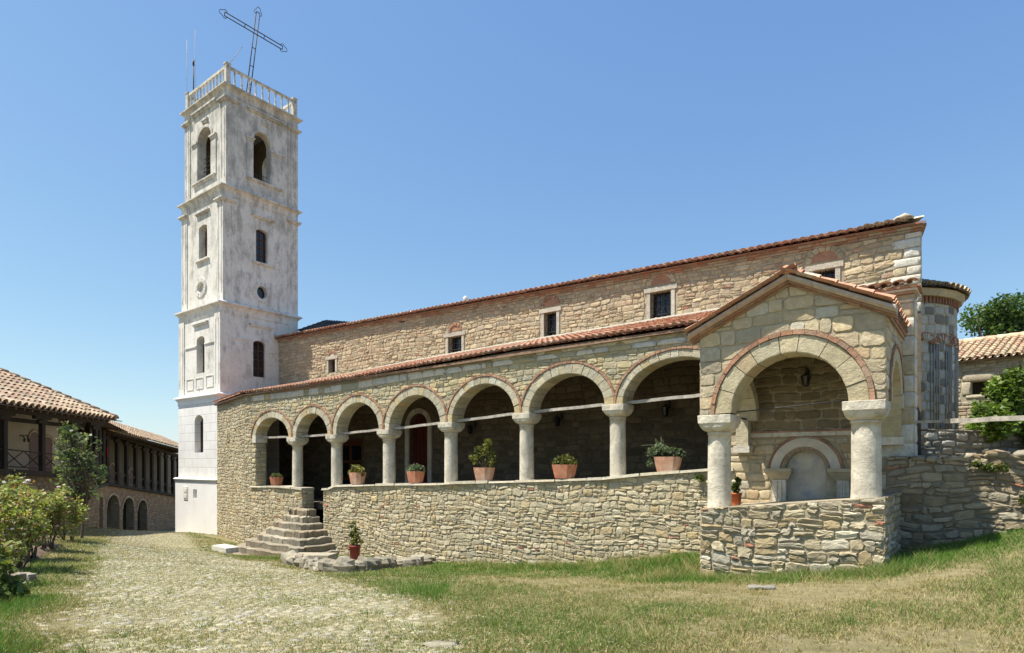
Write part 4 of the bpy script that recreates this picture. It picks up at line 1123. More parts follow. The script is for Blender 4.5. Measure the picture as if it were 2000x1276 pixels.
        church.part('window_frame', mb, 'stone', w)
        mb = MB()
        for k in range(1, 4): x = lerp(a0, a1, k/4); mb.tube([(x, TN+0.14, z0), (x, TN+0.14, z1)], 0.012, 5)
        n = max(3, int((z1-z0)/0.22))
        for k in range(1, n):
            z = lerp(z0, z1, k/n); mb.tube([(a0, TN+0.14, z), (a1, TN+0.14, z)], 0.012, 5)
            for x in np.linspace(a0, a1, 4)[:-1]:
                c = (x+(a1-a0)/6, TN+0.14, z+(z1-z0)/n/2)
                mb.tube([(c[0]+0.06*math.cos(q), c[1], c[2]+0.07*math.sin(q)) for q in np.linspace(0, 6.28, 9)], 0.008, 4)
        church.part('grille', mb, 'iron', w)
        c, r, zz = lun[i]; mb = MB()
        n = 12
        mb.add([(c, TN-0.012, zz)]+[(c+r*math.cos(math.pi*k/n), TN-0.012, zz+r*0.85*math.sin(math.pi*k/n)) for k in range(n+1)], [(0, k+1, k+2) for k in range(n)], 0, (0.43, 0.24, 0.16) if i else (0.6, 0.55, 0.46))
        pb = pal_brick if i < 3 else (lambda: var((0.50, 0.42, 0.29)))
        voussoirs(mb, mp, c, lambda a: zz, r, r*0.85, 0.16, 15 if i < 3 else 8, 0.04, -0.02, pb, 0, brick=0)
        church.part('lunette', mb, 'stone', w)
    # dark backs of the vent holes
    for (u, v) in vents:
        a = S(u, TN); z = Z(u, v, TN); mb = MB(); mb.quad((a-.2, TN+.4, z-.1), (a+.2, TN+.4, z-.1), (a+.2, TN+.4, z+.1), (a-.2, TN+.4, z+.1)); church.part('vent', mb, 'soil')
    # doors inside the walk
    (k0, a0, a1, z0, z1) = dops[0]
    mb = MB(); mb.box(a0, a1, TN+0.1, TN+0.16, z0, z1); d = church.part('door', mb, 'door_brown', label='brown wooden door with glazed panels')
    mb = MB(); w = (a1-a0)/2
    for k in range(2):
        for r in range(3):
            p = a0+w*k+0.12; q = a0+w*(k+1)-0.12; b0 = lerp(z0, z1, 0.1+r*0.29); b1 = lerp(z0, z1, 0.1+r*0.29+0.24); mb.box(p, q, TN+0.092, TN+0.099, b0, b1)
    church.part('pane', mb, 'dark_glass', d)
    mb = MB(); fw = 0.12
    mb.box(a0-fw, a0, TN-.03, TN+.2, z0, z1); mb.box(a1, a1+fw, TN-.03, TN+.2, z0, z1); mb.box(a0-fw, a1+fw, TN-.03, TN+.2, z1+.001, z1+fw); church.part('door_frame', mb, 'wood_frame', d)
    (k0, a0, a1, z0, z1, rise) = dops[1]; mb = MB(); c = (a0+a1)/2; r = (a1-a0)/2
    pts = [(a0, z0), (a1, z0)]+[(c+r*math.cos(math.pi*k/10), z1-rise+rise*math.sin(math.pi*k/10)) for k in range(11)]
    mb.add([(p[0], TN+0.2, p[1]) for p in pts], [tuple(range(13))])
    for x in np.linspace(a0, a1, 6)[1:-1]: mb.box(x-0.008, x+0.008, TN+0.18, TN+0.199, z0, z1-0.25)
    d = church.part('door', mb, 'door_red', label='arched dark red plank door')
    mb = MB(); voussoirs(mb, mp, c, lambda a: z1-rise, r+0.01, rise+0.01, 0.24, 9, 0.06, -0.1, pal_white, 0, brick=0)
    for sx in (a0-0.25, a1+0.01): mb.box(sx, sx+0.24, TN-0.06, TN+.1, z0, z1-rise, 0, pal_white())
    church.part('door_surround', mb, 'stone', d)
    # brick cornice under the eaves
    mb = MB()
    for row, (dz, pr) in enumerate(((-0.10, 0.05), (-0.035, 0.10), (0.03, 0.14))):
        a = -0.02
        while a < SE_+0.02:
            w = min(U(0.2, 0.36), SE_+0.05-a); z = ze(min(a, SE_))+dz; e = pr+U(0, 0.012)
            col = pal_brick() if U(0, 1) < (0.6 if row else 0.4) else var((0.44, 0.36, 0.27))
            z2 = ze(min(a+w, SE_))+dz
            mb.hexa([(a+.003, TN-e, z), (a+w-.003, TN-e, z2), (a+w-.003, TN+.02, z2), (a+.003, TN+.02, z), (a+.003, TN-e, z+.058), (a+w-.003, TN-e, z2+.058), (a+w-.003, TN+.02, z2+.058), (a+.003, TN+.02, z+.058)], 0, col)
            a += w
    emp, el_ = line_map((SE_, TN), (SE_-1.1, TN+6.4))
    for (dz, pr) in ((-0.10, 0.05), (-0.035, 0.10), (0.03, 0.12)):
        for k in range(4): mb.hexa([emp(aa, zz, dd) for zz in (ze(SE_)+dz, ze(SE_)+dz+.058) for (aa, dd) in ((.3*k+.003, -.02), (.3*k+.297, -.02), (.3*k+.297, pr), (.3*k+.003, pr))], 0, pal_brick())
    church.part('brick_cornice', mb, 'stone')
    # nave roof
    mb = MB(); pitch = 0.235; n = int((SE_-0.12)/pitch); sl = math.radians(16.8)
    for i in range(n):
        a = -0.03+pitch*i; z = ze(a)+0.10
        back = a > SE_-1.2
        tile_roof(mb, (a, TN-0.27, z), (1, 0, -0.017), (0, math.cos(sl), math.sin(sl)), 1, 10, pitch, 0.40, pal_tile, fill=(0.50, 0.33, 0.23), clip=lambda p: p.x < SE_-(p.y-TN)*0.172+.1)
    rz = 3.4*math.tan(sl); tm = TN+3.2
    mb.quad((0, TN-0.2, ze(0)+.07), (SE_+.05, TN-0.2, ze(SE_)+.07), (SE_-.5, tm, ze(SE_)+.07+rz), (0, tm, ze(0)+.07+rz), 1)
    mb.quad((0, tm+3.4, ze(0)+.07), (SE_-1.0, tm+3.4, ze(SE_)+.07), (SE_-.5, tm, ze(SE_)+.07+rz), (0, tm, ze(0)+.07+rz), 0, (0.42, 0.2, 0.12))
    mb.quad((0, TN-0.2, ze(0)+.03), (SE_+.12, TN-0.2, ze(SE_)+.03), (SE_+.12, TN-0.2, ze(SE_)+.075), (0, TN-0.2, ze(0)+.075), 0, (0.35, 0.17, 0.11))
    church.part('nave_roof', mb, ['tile', 'soffit_wood'])
    mb = MB()      # mortared pale tiles on the east corner
    for i in range(5):
        a = SE_-1.30+0.235*i; z = ze(a)+0.125
        tile_roof(mb, (a, TN-0.30, z), (1, 0, -0.017), (0, math.cos(sl), math.sin(sl)), 1, 4, pitch, 0.40, lambda: var((0.60, 0.53, 0.43), .9, 1.08), fill=(0.56, 0.48, 0.38))
    mb.hexa([(SE_-1.0, TN+0.15, ze(SE_)+.28), (SE_+.08, TN-.1, ze(SE_)+.22), (SE_-.35, TN+2.6, ze(SE_)+.9), (SE_-1.0, TN+2.6, ze(SE_)+.92), (SE_-.8, TN+0.3, ze(SE_)+.40), (SE_+.05, TN+0.1, ze(SE_)+.32), (SE_-.4, TN+2.6, ze(SE_)+.98), (SE_-.8, TN+2.6, ze(SE_)+1.0)], 0, var((0.60, 0.53, 0.43)))
    mb.rock((SE_-0.45, TN+0.35, ze(SE_)+0.42), (0.5, 0.5, 0.2), 0, (0.58, 0.52, 0.43))
    church.part('verge_tile', mb, 'stone')
    mb = MB(); a = S(908, TN-.2); mb.rock((a, TN-0.15, ze(a)+0.3), (0.22, 0.2, 0.26), 0, (0.75, 0.73, 0.70)); church.part('loose_stone', mb, 'stone')
    # dark old tiles where the nave roof meets the tower
    mb = MB(); s0, s1 = 0.0, 2.9
    tile_roof(mb, (0.0, TN+1.15, Z(583, 640, TN+1.2)-0.2), (1, 0, -0.19), (0, 0.9, 0.43), 12, 6, 0.23, 0.4, lambda: var((0.085, 0.08, 0.07), 0.6, 1.3))
    zb = Z(583, 640, TN+1.2)-0.24
    mb.hexa([(0, TN+1.2, 6.4), (2.76, TN+1.2, 6.4), (2.76, TN+1.4, 6.4), (0, TN+1.4, 6.4), (0, TN+1.2, zb), (2.76, TN+1.2, zb-0.53), (2.76, TN+1.4, zb-0.45), (0, TN+1.4, zb+.08)], 0, (0.5, 0.48, 0.43))
    church.part('narthex_roof', mb, ['tile'])
nave()

def apse():
    cs_, ct, r = 27.78, 5.95, 2.30
    ztop = 4.72; nf = 9
    half = math.radians(66)
    ang = [-half+2*half*k/nf for k in range(nf+1)]
    P = lambda a, rr: (cs_+rr*math.cos(a), ct+rr*math.sin(a))
    mb = MB()
    for k in range(nf):
        p, q = P(ang[k], r), P(ang[k+1], r); mp, l = line_map(p, q)
        openwall(mb, 0, l, lambda a: -1.5, lambda a: ztop, mp, ())
        # dressed blocks with a blind arch recessed into each facet
        w = l/2-0.10; c = l/2; zs = 3.2
        masonry(mb, 0.0, l, lambda a: 0.75, lambda a: ztop-0.42, mp, (0.2, 0.3), (0.18, 0.42), 0.008, (0.008, 0.02),
                lambda: var(pick((5, (0.46, 0.45, 0.42)), (2, (0.52, 0.50, 0.46)), (1.6, (0.20, 0.19, 0.18))), 0.85, 1.12), 1, (), wamp=0.1, jit=0.006, split=0)
        masonry(mb, 0.0, l, lambda a: -1.0, lambda a: 0.72, mp, (0.14, 0.24), (0.2, 0.4), 0.012, (0.03, 0.06), lambda: var((0.33, 0.30, 0.25), 0.7, 1.2), 1)
        voussoirs(mb, mp, c, lambda a: zs, w*0.62, w*0.62, 0.17, 11, 0.05, 0.0, lambda: var((0.30, 0.15, 0.105)) if U(0, 1) < 0.5 else (0.48, 0.45, 0.40), 1, brick=0.04)
        for sx in (c-w*0.62-0.14, c-w*0.62-0.05, c+w*0.62+0.03, c+w*0.62+0.12):   # slender colonnettes
            mb.tube([mp(sx+0.01, 0.85, 0.03), mp(sx+0.01, zs, 0.03)], 0.017, 6, 1, (0.36, 0.345, 0.315))
        # dentil bricks and stone cornice
        a = 0.03
        while a < l-0.05:
            vs = [mp(aa, zz, d) for zz in (ztop-0.40, ztop-0.24) for (aa, d) in ((a, -.03), (a+.06, -.03), (a+.06, .05), (a, .05))]; mb.hexa(vs, 1, var((0.31, 0.15, 0.10))); a += 0.12
    church.part('apse_wall', mb, ['mortar', 'stone'])
    mb = MB()
    for k in range(nf):
        a0, a1 = ang[k], ang[k+1]
        vs = []
        for (rr, z) in ((r-.05, ztop-.23), (r+.12, ztop-.23), (r+.2, ztop-.06), (r-.05, ztop-.06)):
            vs += [(*P(a0, rr), z), (*P(a1, rr), z)]
        mb.add(vs, [(0, 1, 3, 2), (2, 3, 5, 4), (4, 5, 7, 6)], 0, var((0.50, 0.42, 0.30)))
    church.part('apse_cornice', mb, 'stone')
    mb = MB(); n = 26
    for k in range(n):
        a = -half*1.08+2*half*1.08*(k+.5)/n
        d = Vector((-math.cos(a)*0.93, -math.sin(a)*0.93, 0.37)).normalized(); ux = Vector((-math.sin(a), math.cos(a), 0))
        p = Vector((*P(a, r+0.27), ztop-0.02)); wd = (r+0.27)*2*half*1.08/n
        tile_roof(mb, p-ux*wd/2, ux, d, 1, 4, wd, 0.42, lambda: var(pick((3, (0.36, 0.30, 0.23)), (2, (0.46, 0.38, 0.28)), (1, (0.3, 0.27, 0.22))), 0.8, 1.15))
    for k in range(nf): 
        a0, a1 = ang[k], ang[k+1]
        mb.add([(*P(a0, r+.23), ztop-.04), (*P(a1, r+.23), ztop-.04), (cs_, ct, ztop+1.0)], [(0, 1, 2)], 0, (0.3, 0.22, 0.16))
        mb.add([(*P(a0, r+.23), ztop-.06), (*P(a1, r+.23), ztop-.06), (*P(a1, r), ztop-.055), (*P(a0, r), ztop-.055)], [(0, 1, 2, 3)], 0, (0.2, 0.14, 0.1))
    church.part('apse_roof', mb, ['tile'])
apse()

def porch():
    s0, s1 = S(1366, TP), S(1729, TP)
    uc = [1403, 1690]; sc = [S(1403, TP+0.25), S(1690, TP+0.25)]
    zl, zr = Z(1395, 811, TP), Z(1700, 782, TP)
    spr = lambda s: lerp(zl, zr, (s-s0)/(s1-s0))
    ia, ib = S(1428, TP), S(1656, TP); c = (ia+ib)/2; rx = (ib-ia)/2
    um = 1540
    rz = Z(um, 690, TP)-spr(c); th_ = Z(um, 655, TP)-Z(um, 690, TP)
    ap_s = S(1541, TP)
    top = lambda s: interp(s, [s0, ap_s, s1], [Z(1366, 661, TP), Z(1541, 556, TP), Z(1729, 612, TP)])
    mp = south(TP); VZ = 0.16
    # front gable wall
    mb = MB(); n = 80
    def low(s):
        z = spr(s); w = rx+th_*0.7
        if abs(s-c) < w: z = max(z, spr(s)+(rz+th_*0.7)*math.sqrt(max(0, 1-((s-c)/w)**2)))
        return z
    xs = [lerp(s0, s1, i/n) for i in range(n+1)]
    for p, q in zip(xs[:-1], xs[1:]):
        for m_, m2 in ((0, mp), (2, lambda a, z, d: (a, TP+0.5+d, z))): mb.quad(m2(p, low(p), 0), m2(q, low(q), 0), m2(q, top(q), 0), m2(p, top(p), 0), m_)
    masonry(mb, s0, s1, spr, lambda s: top(s)-0.02, mp, (0.20, 0.30), (0.24, 0.56), 0.006, (0.010, 0.026), pal_porch, 1, [(c, rx+th_+0.07, rz+th_+0.07, spr)], jit=0.008, split=0.12, wamp=0.5, bev=(0.91, 0.87), rot=.03, rough=.7)
    # side walls with open arches
    t0, t1 = TP, TA
    for (sx, outf, inner) in ((s0, west, s0+0.27), (s1, east, s1-0.40)):
        f = outf(sx); ca = (TP+0.55+TA-0.28)/2; ra = (TA-0.28-TP-0.55)/2; zsp = spr(sx); rr = ra*0.98
        ztop_ = (lambda t: top(sx)-0.02)
        lo2 = lambda t: zsp+(rr*math.sqrt(max(0, 1-((t-ca)/ra)**2)) if abs(t-ca) < ra else 0)
        ys = sorted(set([t0, t1]+[ca-ra*math.cos(math.pi*k/24) for k in range(25)]))
        for p, q in zip(ys[:-1], ys[1:]):
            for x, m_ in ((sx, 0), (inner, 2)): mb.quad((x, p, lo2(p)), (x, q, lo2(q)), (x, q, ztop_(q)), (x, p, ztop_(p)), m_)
            mb.quad((sx, p, lo2(p)), (sx, q, lo2(q)), (inner, q, lo2(q)), (inner, p, lo2(p)), 1, pal_porch())
        masonry(mb, t0, t1, lambda t: zsp, lambda t: ztop_(t)-0.02, f, (0.20, 0.30), (0.24, 0.5), 0.006, (0.010, 0.022), pal_porch, 1, [(ca, ra+0.30, rr+0.30, lambda a: zsp)], jit=0.007, split=0.08)
        voussoirs(mb, f, ca, lambda a: zsp, ra, rr, 0.24, 9, 0.03, -0.45, pal_vous, 1, bmi=1)
        # pier and corbel at the back wall
        mb.box(min(sx, inner), max(sx, inner), TA-0.29, TA-0.045, zsp-0.55, zsp-0.001, 1, pal_vous())
        mb.box(min(sx, inner)-0.04, max(sx, inner)+0.04, TA-0.34, TA-0.045, zsp-0.70, zsp-0.551, 1, pal_white())
    church.part('porch_wall', mb, ['mortar', 'stone', 'shade_toned_stone'])
    mb = MB(); voussoirs(mb, mp, c, spr, rx, rz, th_, 9, 0.03, -0.5, lambda: var(pick((4, (0.50, 0.44, 0.30)), (2, (0.47, 0.37, 0.24)), (2, (0.54, 0.48, 0.34))), 0.92, 1.08), 0, bmi=0, brick=0.075, bd=0.055)
    church.part('porch_arch', mb, 'stone')
    # columns
    zb = [Z(1403, 992, TP+0.25), Z(1690, 974, TP+0.25)]
    for k in range(2): church.column(sc[k], TP+0.27, zb[k]-0.03, (zl, zr)[k], 0.225, 0.335, 0.32)
    mb = MB(); mb.tube([(sc[0]+.2, TP+0.27, zl+0.05), (sc[1]-.2, TP+0.27, zr+0.05)], 0.012, 6); church.part('tie_rod', mb, 'iron')
    mb = MB(); mb.tube([(s0+.22, TP+0.4, zl+0.05), (s0+.22, TA-.1, zl+0.05)], 0.02, 6); church.part('tie_rod', mb, 'iron')
    # pedestal wall
    mb = MB(); pf = TP-0.06; q0, q1 = S(1367, pf), S(1727, pf)
    ptop = lambda s: interp(s, [q0, q1], [Z(1367, 993, pf), Z(1727, 971, pf)])
    pb = lambda s: base_z(s, pf)
    openwall(mb, q0, q1, pb, ptop, south(pf), ())
    masonry(mb, q0, q1, pb, ptop, south(pf), (0.13, 0.24), (0.16, 0.44), 0.013, (0.02, 0.055), pal_base, 1, split=0.34, wamp=1.3, jit=0.022, rot=0.13, bricks=0.18, bev=(.85, .8), rough=1)
    for (x, f) in ((q1, east(q1)), (q0, west(q0))):
        openwall(mb, pf, TA, lambda t: base_z(x, t), lambda t: ptop(x), f, ())
        masonry(mb, pf, TA, lambda t: base_z(x, t), lambda t: ptop(x), f, (0.12, 0.2), (0.16, 0.4), 0.013, (0.015, 0.04), pal_base, 1)
    mb.hexa([(q0, pf, ptop(q0)-.05), (q1, pf, ptop(q1)-.05), (q1, TA, ptop(q1)-.05), (q0, TA, ptop(q0)-.05), (q0, pf+.01, ptop(q0)), (q1, pf+.01, ptop(q1)), (q1, TA, ptop(q1)-.04), (q0, TA, ptop(q0)-.04)], 0)
    church.part('pedestal_wall', mb, ['mortar', 'stone'])
    # back wall with the painted blind niche
    mb = MB(); b0, b1 = 26.0, SE_+0.2; bm = south(TA-0.03)
    na, nb = S(1532, TA), S(1612, TA); nz = Z(1572, 922, TA); nc = (na+nb)/2; nr = (nb-na)/2; rise = Z(1572, 880, TA)-nz
    zf = lambda s: ptop(min(max(s, q0), q1))-0.3
    openwall(mb, b0, b1, lambda s: -2.6, lambda s: eave_z(s)+0.05, bm, [('arch', na, nb, zf(nc)-.2, nz+rise, rise)], 0.2)
    oa, ob = S(1505, TA), S(1655, TA)
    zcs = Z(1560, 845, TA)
    masonry(mb, b0, b1-0.72, lambda s: zcs, lambda s: eave_z(s)-0.02, bm, (0.14, 0.24), (0.22, 0.6), 0.009, (0.012, 0.03), lambda: var(pick((3, (0.25, 0.205, 0.135)), (1, (0.30, 0.25, 0.17))), .75, 1.2), 1, split=.12, rough=.8)  # stones above the string course coloured dark for the porch's deep shade
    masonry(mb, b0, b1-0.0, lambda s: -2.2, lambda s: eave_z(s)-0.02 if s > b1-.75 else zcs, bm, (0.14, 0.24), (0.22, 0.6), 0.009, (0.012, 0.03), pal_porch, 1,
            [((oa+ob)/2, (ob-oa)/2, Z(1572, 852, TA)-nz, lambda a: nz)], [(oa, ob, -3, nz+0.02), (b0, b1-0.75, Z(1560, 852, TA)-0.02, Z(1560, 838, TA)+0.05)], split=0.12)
    # white corner blocks at the east corner
    z = -1.6; k = 0
    while z < eave_z(29)-0.1:
        h = U(0.28, 0.4); w = (0.34, 0.6)[k % 2]; q = min(z+h, eave_z(29)-.05)
        stone(mb, [(b1-w+.01, z+.008), (b1-.005, z+.008), (b1-.005, q-.008), (b1-w+.01, q-.008)], south(TA-0.035), 0.04, pal_white() if k % 3 != 1 else pal_porch(), 1)
        stone(mb, [(TA+.0, z+.008), (TA+.5, z+.008), (TA+.5, q-.008), (TA+.0, q-.008)], east(b1), 0.02, pal_white(), 1)
        z += h; k += 1
    openwall(mb, TA-0.03, TA+.5, lambda t: -2.6, lambda t: eave_z(29)+.1, east(b1), ())
    mb.quad((b0, TA+.5, -2.6), (b1, TA+.5, -2.6), (b1, TA+.5, eave_z(29)+.1), (b0, TA+.5, eave_z(29)+.1))
    openwall(mb, TA+.5, TN, lambda t: -2.6, lambda t: lerp(eave_z(29), 4.6, (t-TA)/(TN-TA)), east(SE_-1.2), ())
    zc_ = Z(1560, 848, TA); a = b0+0.35
    while a < b1-0.8:
        w = min(U(0.3, 0.8), b1-0.75-a); mb.box(a+.004, a+w-.004, TA-0.09, TA-0.03, zc_-0.05, zc_+0.04, 1, pal_white()); a += w
    a = b0+0.35
    while a < b1-0.8:
        w = U(0.16, 0.3); mb.box(a+.003, a+w-.003, TA-0.11, TA-0.03, zc_+0.041, zc_+0.08, 1, pal_brick()); a += w
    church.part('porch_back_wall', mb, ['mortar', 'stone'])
    mb = MB(); pts = [(na, zf(nc)-.2), (nb, zf(nc)-.2)]+[(nc+nr*math.cos(math.pi*k/14), nz+rise*math.sin(math.pi*k/14)) for k in range(15)]
    mb.add([(p[0], TA+0.165, p[1]) for p in pts], [tuple(range(len(pts)))])
    nich = church.part('niche', mb, 'niche_plaster', label='painted blind niche with flaking blue plaster')
    mb = MB()
    voussoirs(mb, bm, nc, lambda a: nz, nr, rise, 0.10, 1, 0.03, -0.1, lambda: (.5, .5, .5), 0, brick=0)
    mb2 = MB()
    voussoirs(mb2, bm, nc, lambda a: nz, nr+0.10, rise+0.08, 0.20, 16, 0.05, -0.02, lambda: (.5, .5, .5), 0, brick=0, smooth=True)
    church.part('archivolt', mb2, 'niche_plaster', nich)
    mb2 = MB(); voussoirs(mb2, bm, nc, lambda a: nz, nr+0.02, rise+0.02, 0.075, 14, 0.035, -0.02, lambda: (0.42, 0.30, 0.22), 0, brick=0)
    voussoirs(mb2, bm, nc, lambda a: nz, nr+0.305, rise+0.285, 0.05, 14, 0.06, -0.02, pal_brick, 0, brick=0); church.part('brick_rim', mb2, 'stone', nich)
    for (u0, u1) in ((1492, 1546), (1616, 1672)):
        mb = MB(); x0, x1 = S(u0, TA-.15), S(u1, TA-.15)
        zt = Z(1520, 915, TA-.1); 
        mb.hexa([(x0+.12, TA-.10, zt-.25), (x1-.1, TA-.10, zt-.25), (x1-.1, TA, zt-.25), (x0+.12, TA, zt-.25), (x0, TA-.22, zt-.07), (x1, TA-.22, zt-.07), (x1, TA, zt-.07), (x0, TA, zt-.07)], 0)
        mb.box(x0, x1, TA-.24, TA, zt-.069, zt); church.part('niche_capital', mb, 'niche_stone', nich)
        mb = MB(); mb.box(x0+.16, x1-.14, TA-.13, TA, zf(nc)-.3, zt-.251); mb.box(x0+.22, x0+.26, TA-.15, TA-.131, zf(nc)-.3, zt-.3); mb.box(x1-.26, x1-.22, TA-.15, TA-.131, zf(nc)-.3, zt-.3)
        church.part('niche_pilaster', mb, 'column_stone', nich)
    # roof
    zl_, za, zr_ = Z(1366, 661, TP), Z(1541, 556, TP), Z(1729, 612, TP)
    front = TP-0.25; back = TA+1.3
    sl0 = s0-0.20; sr1 = s1+0.10
    kl = (za-zl_)/(ap_s-s0); kr = (za-zr_)/(s1-ap_s)
    mb = MB()
    for (e, k, sg, ee) in ((sl0, kl, 1, s0), (sr1, kr, -1, s1)):
        ze_ = za-k*abs(ap_s-e)+VZ+.03; d = Vector((sg, 0, k)).normalized(); L = math.hypot(ap_s-e, (ap_s-e)*k)
        nrow = int(L/0.31)+1; ncol = int((back-front)/0.21)
        def clip(p): return (p.x <= ap_s if sg > 0 else p.x >= ap_s)
        tile_roof(mb, (e, front+0.02, ze_), (0, 1, 0), d, ncol, nrow, 0.21, 0.36, clip=clip)
        zb_ = ze_-0.03
        mb.hexa([(e, front+.10, zb_-.03), (ap_s, front+.04, za+VZ-.03), (ap_s, back, za+VZ-.03), (e, back, zb_-.03), (e, front+.04, zb_), (ap_s, front+.04, za+VZ), (ap_s, back, za+VZ), (e, back, zb_)], 1)
    for k in range(int((back-front)/0.34)):
        y = front+0.34*k; mb.tube([(ap_s, y, za+VZ+.045), (ap_s, y+0.37, za+VZ+.035)], [0.085, 0.075], 8, 0, pal_tile())
    church.part('porch_roof', mb, ['tile', 'soffit_wood'])
    # moulded verge: a long stone torus over two brick courses on each rake
    for (sa, za_, sg) in ((s0-0.16, za-kl*(ap_s-s0+.16), 1), (s1+0.16, za-kr*(s1+.16-ap_s), -1)):
        mb = MB()
        ln = math.hypot(ap_s-sa, za-za_); 
        for (off, dpt, h, kind) in ((0.042, 0.24, 0.125, 'stone'), (0.004, 0.14, 0.036, 'brick'), (-0.034, 0.06, 0.036, 'brick')):
            p = 0
            while p < ln-0.02:
                w = min(U(0.9, 1.5) if kind == 'stone' else U(0.22, 0.34), ln-p)
                A = Vector((lerp(sa, ap_s, (p+.003)/ln), TP, lerp(za_, za, (p+.003)/ln)+off)); B = Vector((lerp(sa, ap_s, (p+w-.003)/ln), TP, lerp(za_, za, (p+w-.003)/ln)+off))
                col = var(pick((2, (0.57, 0.47, 0.385)), (1, (0.54, 0.41, 0.33))), .9, 1.06) if kind == 'stone' else pal_brick()
                dd = dpt+U(0, .008)
                if kind == 'stone':
                    prof = [(0.1, 0), (-dd*0.8, 0.0), (-dd, h*0.35), (-dd*0.95, h*0.75), (-dd*0.6, h), (0.1, h)]
                else: prof = [(0.1, 0), (-dd, 0), (-dd, h), (0.1, h)]
                m = len(prof)
                vs = [(A.x, A.y+a, A.z+b) for a, b in prof]+[(B.x, B.y+a, B.z+b) for a, b in prof]
                mb.add(vs, [(k, (k+1) % m, m+(k+1) % m, m+k) for k in range(m)]+[tuple(range(m))[::-1], tuple(range(m, 2*m))], 0, col)
                p += w
        church.part('verge_moulding', mb, 'stone')
    # eave brick courses on the east side, the little end roof of the portico
    mb = MB()
    for (dz, pr) in ((-0.04, 0.05), (0.02, 0.07), (0.08, 0.09)):
        y = TP
        while y < TA: w = U(.2, .3); mb.box(s1-.02, s1+pr, y+.003, min(y+w, TA)-.003, top(s1)+dz-.02, top(s1)+dz+.036, 0, pal_brick()); y += w
    church.part('eave_course', mb, 'stone')
    mb = MB(); ze2 = eave_z(29.4)
    for (dz, e, col) in ((-0.06, 0.10, pal_brick()), (0.0, 0.17, pal_white()), (0.06, 0.24, pal_brick())):
        mb.box(SE_-1.6, SE_+0.14+e*.7, TA-e*.7-.05, TA+0.55, ze2+dz*.75+.1, ze2+dz*.75+0.14, 0, col)
    tile_roof(mb, (SE_-1.5, TA-.24, ze2+.19), (1, 0, 0), (0, .97, .26), 8, 3, .22, .36, lambda: var((0.52, 0.33, 0.22)))
    church.part('corner_cornice', mb, 'stone')
    church.ptop = ptop; church.pq = (q0, q1)
porch()

# ------------------------------------------------------------------ sight line on the terrain
def hit(u, v):
    dx, dz = (u-CX)/F, (HV-v)/F
    ys = np.linspace(4, 60, 1200)
    d = dz*ys - gz_arr(dx*ys, ys)
    k = np.argmax(d < 0)
    y = float(ys[k]); return dx*y, y, gz(dx*y, y)

# ------------------------------------------------------------------ stone stairs
def stairs():
    th = Thing('stone_stairs', 'worn semicircular stone stairs rising to the gap in the portico parapet', 'stairs', (9.5, TA-1.2, -3.7))
    data = [(618, 583, 566, 993), (622, 583, 553, 1007), (631, 580, 538, 1021), (640, 574, 525, 1034), (649, 572, 507, 1048), (655, 566, 490, 1062), (660, 556, 472, 1074), (628, 540, 455, 1085)]
    zt = -1.80
    for i, (uR, uB, uL, v) in enumerate(data):
        sE = S(uR, TA-0.04) if i < 7 else S(655, TA-.04)
        ti = TA-0.50-0.215*i
        sW = min(S(uL-6-4*i, ti), sE-1.2)
        z1 = -1.80-0.245*i; z0 = z1-0.40 if i < 6 else z1-0.6
        out = [(sE, TA)]
        def arc(c, r, a0, a1, n): return [(c[0]+r*math.cos(a), c[1]+r*math.sin(a)) for a in np.linspace(a0, a1, n)]
        R = 0.18+0.02*i; RL = 0.30+0.13*i
        out += [(sE, y) for y in np.linspace(TA-.3, ti+R, 3+i//2)]
        out += arc((sE-R, ti+R), R, 0, -math.pi/2, 4)
        out += [(x, ti) for x in np.linspace(sE-R-.2, sW+RL+.1, 6+i)]
        out += arc((sW+RL, ti+RL), RL, -math.pi/2, -math.pi, 6)
        out += [(sW, TA)]
        pts = [(x+U(-.06, .06), y+U(-.055, .055)) for (x, y) in out]
        mb = MB(); n = len(pts); cx = sum(p[0] for p in pts)/n; cy = TA-0.05
        zz = [U(-.04, .025) for _ in pts]
        tint = None
        for k in range(n-1):
            if tint is None or U(0, 1) < 0.22: tint = var(pick((4, (0.36, 0.32, 0.25)), (2, (0.31, 0.26, 0.19)), (1, (0.43, 0.40, 0.32)), (0.2, (0.35, 0.27, 0.20))), 0.85, 1.12)
            (x0, y0), (x1, y1) = pts[k], pts[k+1]
            def inn(x, y, f): return (cx+(x-cx)*f, cy+(y-cy)*f)
            a0, a1 = inn(x0, y0, 0.975), inn(x1, y1, 0.975)
            b0, b1 = inn(x0, y0, 0.6), inn(x1, y1, 0.6)
            vs = [(x0, y0, z0), (x1, y1, z0), (x0+U(-.02, .02), y0+U(-.02, .02), z1-.12), (x1, y1, z1-.12), (x0, y0, z1-.03+zz[k]), (x1, y1, z1-.03+zz[k+1]), (*a0, z1+zz[k]), (*a1, z1+zz[k+1]), (*b0, z1+.01), (*b1, z1+.01), (cx, cy, z1)]
            mb.add(vs, [(0, 1, 3, 2), (2, 3, 5, 4)], 0, tuple(q*.8 for q in tint), False); mb.add(vs, [(4, 5, 7, 6), (6, 7, 9, 8), (8, 9, 10)], 0, tint, False)  # riser faces tinted below the treads, shade put into the colour
        th.part('step', mb, 'stone')
stairs()

